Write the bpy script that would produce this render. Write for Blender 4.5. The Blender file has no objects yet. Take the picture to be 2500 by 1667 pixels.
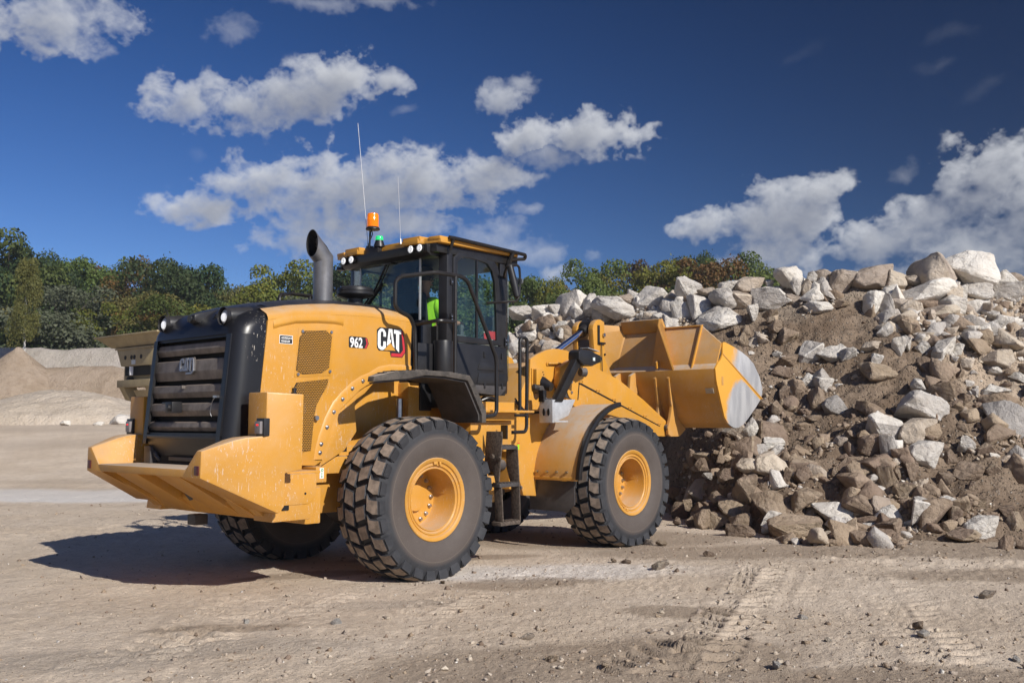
import bpy, bmesh, math, random
import numpy as np
from mathutils import Vector, Matrix, Euler

# ------------------------------------------------------------------ camera, sky, sun, exposure
SC = bpy.context.scene
COL = SC.collection
R = math.radians
CAM = Vector((-6.418, -7.887, 1.481)); YAW = 0.7174; PITCH = 0.08485
cam_d = bpy.data.cameras.new('camera'); cam_o = bpy.data.objects.new('camera', cam_d); COL.objects.link(cam_o)
cam_d.sensor_width = 36; cam_d.lens = 33.35; cam_d.clip_start = .1; cam_d.clip_end = 6000
FW3 = Vector((math.cos(YAW)*math.cos(PITCH), math.sin(YAW)*math.cos(PITCH), math.sin(PITCH)))
cam_o.location = CAM; cam_o.rotation_euler = FW3.to_track_quat('-Z', 'Y').to_euler()
SC.camera = cam_o
FX, FY = math.cos(YAW), math.sin(YAW)            # view heading on the ground, and to its right
RX, RY = math.sin(YAW), -math.cos(YAW)
def uv2xy(u, v): return (CAM.x + FX*v + RX*u, CAM.y + FY*v + RY*u)

SC.view_settings.view_transform = 'Standard'; SC.view_settings.look = 'None'
SC.view_settings.exposure = 0.06; SC.view_settings.gamma = 1; SC.view_settings.use_curve_mapping = False

SUN_DIR = Vector((-0.22, -1.53, 1.0)).normalized()      # towards the sun
SUN_EL = math.asin(SUN_DIR.z); SUN_AZ = math.atan2(SUN_DIR.x, SUN_DIR.y)
sun_d = bpy.data.lights.new('sun', 'SUN'); sun_o = bpy.data.objects.new('sun', sun_d); COL.objects.link(sun_o)
sun_d.energy = 5.0; sun_d.angle = R(.53); sun_d.color = (1.0, .95, .87)
sun_o.rotation_euler = SUN_DIR.to_track_quat('Z', 'Y').to_euler(); sun_o.location = (-10, -60, 45)

# ------------------------------------------------------------------ node helpers
class NT:
    def __init__(s, tree): s.t = tree; s.n = tree.nodes; s.l = tree.links
    def new(s, typ, **kw):
        n = s.n.new(typ)
        for k, v in kw.items(): setattr(n, k, v)
        return n
    def put(s, sock, v):
        if isinstance(v, bpy.types.NodeSocket): s.l.new(v, sock)
        elif isinstance(v, (tuple, list)) and len(v) == 3 and sock.type == 'RGBA': sock.default_value = (*v, 1)
        else: sock.default_value = v
    def math(s, op, a, b=None, c=None, clamp=False):
        n = s.new('ShaderNodeMath', operation=op); n.use_clamp = clamp
        s.put(n.inputs[0], a)
        if b is not None: s.put(n.inputs[1], b)
        if c is not None: s.put(n.inputs[2], c)
        return n.outputs[0]
    def vmath(s, op, a, b=None, scale=None):
        n = s.new('ShaderNodeVectorMath', operation=op); s.put(n.inputs[0], a)
        if b is not None: s.put(n.inputs[1], b)
        if scale is not None: s.put(n.inputs['Scale'], scale)
        return n.outputs['Value'] if op in ('DOT_PRODUCT', 'LENGTH') else n.outputs['Vector']
    def mix(s, fac, a, b, blend='MIX'):
        n = s.new('ShaderNodeMix', data_type='RGBA', blend_type=blend)
        s.put(n.inputs[0], fac); s.put(n.inputs[6], a); s.put(n.inputs[7], b)
        return n.outputs[2]
    def ramp(s, v, lo, hi, a=0., b=1., smooth=True):
        n = s.new('ShaderNodeMapRange', interpolation_type='SMOOTHSTEP' if smooth else 'LINEAR')
        s.put(n.inputs[0], v); s.put(n.inputs[1], lo); s.put(n.inputs[2], hi); s.put(n.inputs[3], a); s.put(n.inputs[4], b)
        return n.outputs[0]
    def noise(s, vec, scale=5, detail=4, rough=.55, dist=0., dim='3D'):
        n = s.new('ShaderNodeTexNoise', noise_dimensions=dim)
        if vec is not None: s.put(n.inputs['Vector'], vec)
        n.inputs['Scale'].default_value = scale; n.inputs['Detail'].default_value = detail
        n.inputs['Roughness'].default_value = rough; n.inputs['Distortion'].default_value = dist
        return n.outputs['Fac']
    def vor(s, vec, scale, feature='F1'):
        n = s.new('ShaderNodeTexVoronoi', feature=feature)
        if vec is not None: s.put(n.inputs['Vector'], vec)
        n.inputs['Scale'].default_value = scale
        return n.outputs['Distance']
    def mapping(s, vec, scale=(1, 1, 1), loc=(0, 0, 0), rot=(0, 0, 0)):
        n = s.new('ShaderNodeMapping'); s.put(n.inputs[0], vec)
        n.inputs['Scale'].default_value = scale; n.inputs['Location'].default_value = loc; n.inputs['Rotation'].default_value = rot
        return n.outputs[0]
    def sep(s, vec):
        n = s.new('ShaderNodeSeparateXYZ'); s.put(n.inputs[0], vec); return n.outputs
    def comb(s, x, y, z):
        n = s.new('ShaderNodeCombineXYZ'); s.put(n.inputs[0], x); s.put(n.inputs[1], y); s.put(n.inputs[2], z); return n.outputs[0]
    def bump(s, h, strength=.3, dist=.02):
        n = s.new('ShaderNodeBump'); s.put(n.inputs['Height'], h)
        n.inputs['Strength'].default_value = strength; n.inputs['Distance'].default_value = dist
        return n.outputs[0]

# ------------------------------------------------------------------ world: physical sky with drifting cumulus
W = bpy.data.worlds.new('World'); SC.world = W; W.use_nodes = True
w = NT(W.node_tree); w.n.clear()
sky = w.new('ShaderNodeTexSky', sky_type='NISHITA'); sky.sun_disc = False
sky.sun_elevation = SUN_EL; sky.sun_rotation = SUN_AZ; sky.altitude = 600; sky.air_density = 0.75; sky.dust_density = 0.03; sky.ozone_density = 2.5
gm = w.new('ShaderNodeGamma'); w.put(gm.inputs[0], sky.outputs[0]); gm.inputs[1].default_value = SKY_G = 1.0
hs = w.new('ShaderNodeHueSaturation'); w.put(hs.inputs['Color'], gm.outputs[0]); hs.inputs['Saturation'].default_value = 1.28; hs.inputs['Hue'].default_value = .514; hs.inputs['Value'].default_value = 2.45
tc = w.new('ShaderNodeTexCoord'); D = tc.outputs['Generated']
# seen through a polarising filter: darkest a right angle away from the sun
cg = w.vmath('DOT_PRODUCT', D, tuple(SUN_DIR)); cg2 = w.math('MULTIPLY', cg, cg)
dop = w.math('DIVIDE', w.math('SUBTRACT', 1.0, cg2), w.math('ADD', 1.0, cg2))
pol = w.math('SUBTRACT', 1.0, w.math('MULTIPLY', dop, .80)); skyc = w.vmath('SCALE', hs.outputs['Color'], scale=pol)
df = w.vmath('DOT_PRODUCT', D, (FX, FY, 0)); dr = w.vmath('DOT_PRODUCT', D, (RX, RY, 0)); dz = w.sep(D)[2]
az = w.math('ARCTAN2', dr, df)                    # azimuth from the heading, radians, positive to the right
el = w.math('ARCSINE', dz)
# ------------------------------------------------------------------ value noise for the terrain
def vnoise(x, y, seed=0):
    xi = np.floor(x).astype(np.int64); yi = np.floor(y).astype(np.int64); xf = x-xi; yf = y-yi
    u = xf*xf*xf*(xf*(xf*6-15)+10); v = yf*yf*yf*(yf*(yf*6-15)+10)
    def h(a, b):
        n = (a*374761393 + b*668265263 + seed*974634777) & 0xffffffff
        n = ((n ^ (n >> 13))*1274126177) & 0xffffffff; n = n ^ (n >> 16)
        return (n & 0xffff)/65535.
    return (h(xi, yi)*(1-u)+h(xi+1, yi)*u)*(1-v) + (h(xi, yi+1)*(1-u)+h(xi+1, yi+1)*u)*v - .5
def fbm(x, y, f, o=4, seed=0, g=.5):
    a = 1.; r = np.zeros_like(x, dtype=float)
    for i in range(o): r += a*vnoise(x*f, y*f, seed+i*17); f *= 2.03; a *= g
    return r
def sstep(a, b, x): t = np.clip((x-a)/(b-a), 0, 1); return t*t*(3-2*t)

BLOBS = [  # cumulus in view: azimuth, elevation, half width, half height (deg), tilt, weight
    (-19.35, 18.08, 2.30, 1.32, 0, 1.00),
    (-16.54, 18.04, 3.24, 1.19, 0, 1.00),
    (-17.78, 18.33, 1.85, 1.23, 0, 1.05),
    (-12.89, 18.80, 2.96, 1.33, 15, 1.00),
    (-10.45, 20.24, 2.49, 1.15, 0, 1.00),
    (-7.95, 20.18, 1.99, 0.63, -15, 0.80),
    (-18.22, 12.31, 2.90, 0.88, 8, 1.00),
    (-14.81, 13.64, 3.76, 1.79, 5, 1.10),
    (-9.96, 14.14, 4.94, 2.22, 0, 1.20),
    (-5.10, 14.04, 4.25, 1.79, -5, 1.10),
    (-1.50, 14.60, 2.54, 1.07, 0, 0.95),
    (-10.70, 11.58, 4.38, 1.40, 0, 0.90),
    (-7.06, 11.94, 3.42, 1.28, 0, 0.80),
    (-0.70, 19.25, 2.02, 0.99, 20, 0.80),
    (0.78, 20.24, 1.03, 0.54, 0, 0.70),
    (1.32, 17.13, 2.28, 1.20, 0, 1.00),
    (4.94, 17.08, 3.34, 1.30, 0, 1.00),
    (7.20, 17.14, 1.59, 0.65, 0, 0.90),
    (2.25, 15.99, 1.88, 0.76, 0, 0.70),
    (-27.47, 21.30, 4.57, 1.72, 10, 1.00),
    (-16.65, 22.32, 1.56, 0.69, 10, 0.55),
    (-12.22, 23.93, 2.61, 0.46, 0, 0.55),
    (-8.00, 24.33, 2.41, 0.42, 0, 0.55),
    (11.93, 11.53, 2.30, 1.07, 0, 1.00),
    (16.21, 11.82, 3.45, 1.87, 8, 1.10),
    (18.32, 13.16, 1.50, 1.03, 20, 1.00),
    (15.17, 9.61, 4.21, 1.13, 0, 0.90),
    (27.10, 13.52, 2.35, 1.83, 0, 1.10),
    (24.40, 11.22, 3.55, 1.89, 10, 1.10),
    (20.96, 10.16, 2.21, 1.27, 0, 1.10),
    (26.73, 9.38, 4.89, 1.87, 0, 1.10),
    (30.11, 11.13, 2.81, 2.70, 0, 1.00),
    (-0.43, 11.64, 2.00, 0.78, 0, 0.75),
    (0.96, 12.91, 0.96, 0.46, 0, 0.60),
    (1.70, 10.21, 2.92, 0.91, 0, 0.70),
    (2.76, 8.85, 1.32, 0.47, 0, 0.80),
    (17.55, 20.89, 1.24, 0.42, 15, 0.20),
    (24.93, 19.28, 1.01, 0.36, 0, 0.22),
    (25.88, 20.80, 1.78, 0.48, 0, 0.20),
    (22.68, 13.64, 1.03, 0.59, 25, 0.42),
    (27.06, 17.73, 1.08, 0.36, 25, 0.20),
    (-6.60, 18.40, 0.67, 0.35, 0, 0.40),
    (-12.47, 10.49, 3.31, 1.02, 0, 0.80),
    (-1.22, 10.73, 3.19, 1.04, 0, 0.75),
    (-18.66, 15.20, 0.48, 0.34, 0, 0.30),
]
def cloud_map(a0, a1, e0, e1, ppd, blobs):
    """optical depth of drifting cumulus over a window of sky and how much sun reaches each bit of it"""
    nx, ny = int((a1-a0)*ppd), int((e1-e0)*ppd); A, E = np.meshgrid(np.linspace(a0, a1, nx), np.linspace(e0, e1, ny))
    wa = A + .5*fbm(A, E, .2, 2, 401) + .5*fbm(A, E, .8, 5, 403); we = E + .3*fbm(A, E, .2, 2, 405) + .45*fbm(A, E, .9, 5, 407)
    F = np.full(A.shape, -1.2); WT = np.zeros(A.shape)
    for cx, cy, rx, ry, rot, wt in blobs:
        c, s_ = math.cos(R(rot)), math.sin(R(rot)); ax, ay = wa-cx, we-cy
        d = np.sqrt(((ax*c+ay*s_)/(rx*1.22))**2 + ((-ax*s_+ay*c)/(ry*1.22))**2); g = np.maximum(1-d, -1.2); WT = np.where(g > F, wt, WT)
        k = .18; h = np.clip(.5+.5*(F-g)/k, 0, 1); F = g*(1-h)+F*h+k*h*(1-h)
    gen = (fbm(A, E*1.7, .055, 3, 411)-.17)*4.5*sstep(34, 52, np.abs(A)); F = np.where(np.abs(A) > 34, np.maximum(F, gen-.2), F)
    bil = .42-np.abs(fbm(wa, we*1.15, .33, 5, 421, .55))*1.5                      # puffs
    wsp = fbm(A+.6*wa, E*1.6+.6*we, .5, 5, 431, .6)                              # torn, wispy rims
    D = F*1.15 + .50*bil + .62*wsp - .12
    soft = .75+1.1*sstep(-.25, .25, fbm(A, E, .12, 2, 441))
    WT = np.where(np.abs(A) > 34, np.maximum(WT, .9), WT); tau = np.clip(D, 0, None)**1.15*2.3/soft*np.clip(WT, 0, 1)**1.6
    tau = tau*sstep(-.30, .08, F)
    # march towards the light, up and to the right
    T = np.zeros_like(tau); st = .28
    for q in range(1, 9):
        dx, dy = int(round(q*st*.75*ppd)), int(round(q*st*.95*ppd)); T += np.pad(tau, ((0, dy), (0, dx)), mode='edge')[dy:, dx:][:ny, :nx]
    lit = np.exp(-T*st*.34)*(.72+.30*np.exp(-tau*.3)) + .10*np.clip(bil, -.3, .4)
    cov = (1-np.exp(-tau*.85))*np.clip(WT*1.15, 0, 1)**1.3
    img = bpy.data.images.new('clouds', nx, ny, float_buffer=True, is_data=True); px = np.ones((ny, nx, 4), np.float32); px[..., 0] = cov; px[..., 1] = np.clip(lit, 0, 1)
    img.pixels.foreach_set(px.ravel()); img.update(); img.pack()
    n = w.new('ShaderNodeTexImage'); n.image = img; n.interpolation = 'Linear'; n.extension = 'EXTEND'
    u_ = w.ramp(az, R(a0), R(a1), smooth=False); v_ = w.ramp(el, R(e0), R(e1), smooth=False); w.put(n.inputs[0], w.comb(u_, v_, 0.))
    sp = w.new('ShaderNodeSeparateColor'); w.put(sp.inputs[0], n.outputs[0]); return sp.outputs[0], sp.outputs[1]
ca, la = cloud_map(-38, 38, -1, 40, 20, BLOBS); cb, lb = cloud_map(-180, 180, -1, 90, 4, BLOBS)
inside = w.math('MULTIPLY', w.math('LESS_THAN', w.math('ABSOLUTE', az), R(37.5)), w.math('LESS_THAN', el, R(39.5)))
cover = w.math('ADD', w.math('MULTIPLY', ca, inside), w.math('MULTIPLY', cb, w.math('SUBTRACT', 1., inside)))
lit = w.math('ADD', w.math('MULTIPLY', la, inside), w.math('MULTIPLY', lb, w.math('SUBTRACT', 1., inside)))
ccol = w.mix(lit, (4.6, 5.0, 6.2), (14.6, 14.9, 15.5))
lo_fade = w.ramp(el, R(-1), R(3))
mixc = w.mix(w.math('MULTIPLY', w.math('MULTIPLY', cover, .97), lo_fade), skyc, ccol)
bg = w.new('ShaderNodeBackground'); w.put(bg.inputs[0], mixc); bg.inputs[1].default_value = 0.05
wo = w.new('ShaderNodeOutputWorld'); w.l.new(bg.outputs[0], wo.inputs[0])

# ------------------------------------------------------------------ materials
def mat(name):
    m = bpy.data.materials.new(name); m.use_nodes = True
    t = NT(m.node_tree); t.n.clear()
    o = t.new('ShaderNodeOutputMaterial'); b = t.new('ShaderNodeBsdfPrincipled'); t.l.new(b.outputs[0], o.inputs[0])
    return m, t, b
def simple(name, col, rough=.5, metal=0., var=.15, scale=12, spec=.5, bump=0., dust=0., dustcol=(.42, .34, .26)):
    m, t, b = mat(name)
    tc = t.new('ShaderNodeTexCoord'); v = tc.outputs['Object']
    n = t.noise(v, scale, 5, .6)
    c = t.mix(t.ramp(n, .3, .7), tuple(x*(1-var) for x in col), tuple(min(1, x*(1+var)) for x in col))
    if dust > 0:
        nz = t.sep(t.new('ShaderNodeNewGeometry').outputs['Normal'])[2]
        up = t.ramp(nz, .3, .95); n2 = t.noise(v, 7, 6, .65); n3 = t.noise(v, 45, 3, .6)
        d = t.math('MULTIPLY', t.math('ADD', t.math('MULTIPLY', up, 1.1), .22), t.ramp(t.math('ADD', n2, t.math('MULTIPLY', n3, .35)), .35, .95), clamp=True)
        c = t.mix(t.math('MULTIPLY', d, dust, clamp=True), c, dustcol)
        t.put(b.inputs['Roughness'], t.math('ADD', rough, t.math('MULTIPLY', d, (.9-rough)*dust), clamp=True))
    else: b.inputs['Roughness'].default_value = rough
    t.put(b.inputs['Base Color'], c); b.inputs['Metallic'].default_value = metal; b.inputs['Specular IOR Level'].default_value = spec
    if bump: t.put(b.inputs['Normal'], t.bump(t.noise(v, scale*6, 4, .6), bump, .005))
    return m
DUST = (.46, .37, .285)
def paint(name, col=(.565, .268, .030), dust=.5, streak=.6, rough=.36, wear=0., soil=.25):
    m, t, b = mat(name)
    v = t.new('ShaderNodeTexCoord').outputs['Object']
    big = t.noise(v, 1.7, 4, .6); fine = t.noise(v, 30, 4, .6)
    c = t.mix(t.ramp(big, .3, .7), tuple(x*.95 for x in col), tuple(x*1.04 for x in col))
    nrm = t.new('ShaderNodeNewGeometry').outputs['Normal']; nx, ny, nz = t.sep(nrm)
    up = t.ramp(nz, .2, .95)
    n2 = t.noise(v, 6, 7, .68)
    film = t.math('MULTIPLY', t.ramp(n2, .35, .8), .22)                      # thin dry dust film everywhere
    film = t.math('ADD', film, t.math('MULTIPLY', up, t.ramp(t.math('ADD', n2, t.math('MULTIPLY', fine, .3)), .35, .75, .35, 1.)))
    low = t.ramp(t.sep(v)[2], 2.1, .6, 0., .18); film = t.math('ADD', film, t.math('MULTIPLY', low, n2))
    c = t.mix(t.math('MULTIPLY', film, dust, clamp=True), c, DUST)
    # grime: rubbed-in soil and oily smears
    so = t.math('MULTIPLY', t.ramp(t.noise(t.mapping(v, (1, 1, .6), (7, 3, 1)), 1.4, 7, .68, .3), .50, .72), t.ramp(n2, .3, .7)); c = t.mix(t.math('MULTIPLY', so, soil, clamp=True), c, (.26, .185, .115))
    # pale run marks, splashes of dried mud and scratches
    s1 = t.ramp(t.noise(t.mapping(v, (30, 30, 4.5)), 1.7, 3, .7, .4), .60, .70)
    s2 = t.ramp(t.noise(t.mapping(v, (60, 60, 26), (1, 2, 3), (0, .5, 0)), 1.3, 2, .6, .8), .64, .70)
    s3 = t.ramp(t.noise(t.mapping(v, (16, 16, 90), (5, 1, 2), (0, -.6, 0)), 1.1, 3, .6, .6), .67, .71)
    patch = t.ramp(t.noise(v, 2.1, 3, .5), .38, .60); p3 = t.ramp(t.noise(v, 1.3, 3, .5), .50, .60)
    lowz = t.ramp(t.sep(v)[2], 2.45, 1.5, .35, 1.)
    st = t.math('MULTIPLY', t.math('MAXIMUM', t.math('MAXIMUM', t.math('MULTIPLY', s1, .8), s2), t.math('MULTIPLY', s3, p3)), t.math('MULTIPLY', t.math('MULTIPLY', patch, lowz), streak), clamp=True)
    c = t.mix(st, c, (.60, .48, .38))
    if wear:
        e = t.new('ShaderNodeNewGeometry').outputs['Pointiness']
        c = t.mix(t.math('MULTIPLY', t.ramp(e, .53, .58), wear), c, (.5, .42, .36))
    t.put(b.inputs['Base Color'], c)
    t.put(b.inputs['Roughness'], t.math('ADD', rough, t.math('MULTIPLY', t.math('ADD', film, st), .45), clamp=True))
    b.inputs['Specular IOR Level'].default_value = .45
    t.put(b.inputs['Normal'], t.bump(t.noise(v, 3.5, 3, .5), .06, .05))
    return m
M = {}
M['yellow'] = paint('yellow_paint')
M['yellow_worn'] = paint('yellow_paint_worn', streak=1.0, dust=.6)
M['yellow_dusty'] = paint('yellow_paint_dusty', (.55, .27, .045), dust=1.0, streak=.3, rough=.55, soil=.4)
M['yellow_bucket'] = paint('bucket_paint', (.53, .26, .045), dust=1.0, streak=.5, rough=.55, soil=.95)
M['black'] = simple('black_plastic', (.012, .012, .014), .4, 0, .25, 8, .5, 0, .12, (.2, .17, .14))
M['rail'] = simple('black_painted_tube', (.010, .0095, .010), .36, 0, .3, 20, .5, 0, .12, (.2, .15, .11))
M['dark'] = simple('dark_interior', (.005, .0045, .0045), .8, 0, .3, 5)
M['grey_dark'] = simple('dark_grey_panel', (.04, .038, .04), .5, 0, .25, 6, .5, 0, .6, (.26, .21, .17))
M['slat'] = simple('grille_slat_paint', (.145, .126, .112), .5, 0, .3, 10, .5, 0, .9, (.17, .13, .105))
M['rating'] = simple('rating_plate', (.42, .36, .27), .6)
M['mud'] = simple('mud_caked_steel', (.085, .066, .053), .85, 0, .55, 38, .3, .8, .8, (.2, .16, .125))
M['mudguard'] = simple('dusty_mudguard', (.028, .026, .025), .7, 0, .35, 25, .3, .3, .95, (.40, .335, .275))
M['steel'] = simple('bare_steel', (.45, .45, .46), .35, 1., .12, 20)
M['chrome'] = simple('chrome_rod', (.72, .74, .8), .12, 1., .05, 10)
M['exhaust'] = simple('exhaust_steel', (.20, .20, .21), .42, .6, .2, 6, .5, 0, .35, (.25, .22, .2))
M['alu'] = simple('aluminium_bracket', (.55, .56, .57), .5, .5, .12, 14, .5, 0, .3)
M['lamp_grey'] = simple('lamp_grey', (.22, .20, .20), .3, 0, .1, 40)
M['white'] = simple('lamp_white', (.8, .8, .8), .25, 0, .05, 40)
M['redlens'] = simple('dark_red_lens', (.09, .012, .014), .3, 0, .2, 30)
M['decal_black'] = simple('decal_black', (.02, .02, .022), .4, 0, .1, 30)
M['decal_white'] = simple('decal_white', (.78, .78, .76), .4, 0, .04, 30)
M['decal_red'] = simple('decal_red', (.52, .03, .04), .4, 0, .08, 30)
M['decal_green'] = simple('decal_green', (.05, .35, .08), .4, 0, .08, 30)
M['silver'] = simple('silver_emblem', (.32, .32, .34), .4, .7, .1, 30)
M['seat'] = simple('seat_fabric', (.02, .022, .028), .85, 0, .3, 30)
M['console'] = simple('console_plastic', (.10, .11, .12), .6, 0, .2, 12)
M['paper_red'] = simple('notice_red', (.5, .03, .03), .6, 0, .08, 20)
M['skin'] = simple('skin', (.42, .22, .15), .5, 0, .08, 10)
M['hivis'] = simple('hi_vis_cloth', (.30, .62, .02), .8, 0, .12, 14)
M['navy'] = simple('navy_cloth', (.02, .03, .07), .85, 0, .2, 14)
M['hair'] = simple('brown_hair', (.04, .025, .015), .7, 0, .3, 60)
M['khaki'] = simple('khaki_machine_paint', (.30, .235, .12), .55, 0, .15, 1.5, .4, 0, .9, (.5, .41, .31))
M['wire'] = simple('antenna_wire', (.45, .45, .45), .4, .5, .05, 10)
def glow(name, col, strength, base):
    m, t, b = mat(name); v = t.new('ShaderNodeTexCoord').outputs['Object']
    t.put(b.inputs['Base Color'], t.mix(t.noise(t.mapping(v, (1, 1, 30)), 3, 2), tuple(x*.8 for x in base), base)); b.inputs['Roughness'].default_value = .15
    t.put(b.inputs['Emission Color'], col); b.inputs['Emission Strength'].default_value = strength
    return m
M['amber'] = glow('amber_beacon', (1, .22, .0), .35, (.85, .2, .005))
M['greenlamp'] = glow('green_beacon', (.02, .9, .25), .45, (.03, .5, .16))
M['led'] = glow('white_lens_glow', (1, 1, 1), .55, (.8, .8, .8))  # white lamp lenses; weak glow added for the sun's bright reflection
M['redled'] = glow('red_led', (1, .02, .02), 1.0, (.5, .02, .02))
def glass():
    m = bpy.data.materials.new('tinted_glass'); m.use_nodes = True; t = NT(m.node_tree); t.n.clear()
    o = t.new('ShaderNodeOutputMaterial'); tr = t.new('ShaderNodeBsdfTransparent'); gl = t.new('ShaderNodeBsdfGlossy')
    v = t.new('ShaderNodeTexCoord').outputs['Object']
    t.put(tr.inputs[0], t.mix(t.noise(v, 2, 2), (.88, .935, .91), (.90, .95, .925))); gl.inputs['Roughness'].default_value = .02; gl.inputs['Color'].default_value = (.9, .95, .95, 1)
    fr = t.new('ShaderNodeFresnel'); bf = t.new('ShaderNodeNewGeometry').outputs['Backfacing']; t.put(fr.inputs[0], t.math('SUBTRACT', 1.5, t.math('MULTIPLY', bf, 1.5-1/1.5))); mx = t.new('ShaderNodeMixShader'); t.put(mx.inputs[0], t.math('MULTIPLY', fr.outputs[0], 1.0, clamp=True))
    t.l.new(tr.outputs[0], mx.inputs[1]); t.l.new(gl.outputs[0], mx.inputs[2]); t.l.new(mx.outputs[0], o.inputs[0])
    return m
M['glass'] = glass()
def rubber(name, ring):
    m, t, b = mat(name); v = t.new('ShaderNodeTexCoord').outputs['Object']; x, y, z = t.sep(v)
    r = t.math('SQRT', t.math('ADD', t.math('MULTIPLY', x, x), t.math('MULTIPLY', z, z)))
    n = t.noise(v, 6, 6, .65); f = t.noise(v, 40, 4, .6)
    dusty = t.math('MULTIPLY', t.ramp(t.math('ADD', r, t.math('MULTIPLY', n, .06)), .67, .61), ring)
    c = t.mix(t.ramp(n, .35, .7), (.022, .023, .027), (.040, .041, .046))
    c = t.mix(dusty, c, t.mix(n, (.085, .066, .056), (.12, .096, .08)))
    line = t.ramp(t.math('ABSOLUTE', t.math('SUBTRACT', r, .585)), .0, .006, 1., 0.)
    c = t.mix(t.math('MULTIPLY', line, .35), c, (.2, .16, .13))
    sc = t.ramp(t.noise(t.mapping(v, (14, 14, 60)), 1.5, 4, .7, .6), .62, .72)
    c = t.mix(t.math('MULTIPLY', sc, .8), c, (.13, .115, .10))
    t.put(b.inputs['Base Color'], c); b.inputs['Roughness'].default_value = .72
    t.put(b.inputs['Normal'], t.bump(t.math('ADD', f, n), .25, .006))
    return m
M['rubber'] = rubber('tyre_rubber', .75)
M['tread'] = simple('tread_dust', (.25, .20, .158), .85, 0, .3, 16, .3, .2)

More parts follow.
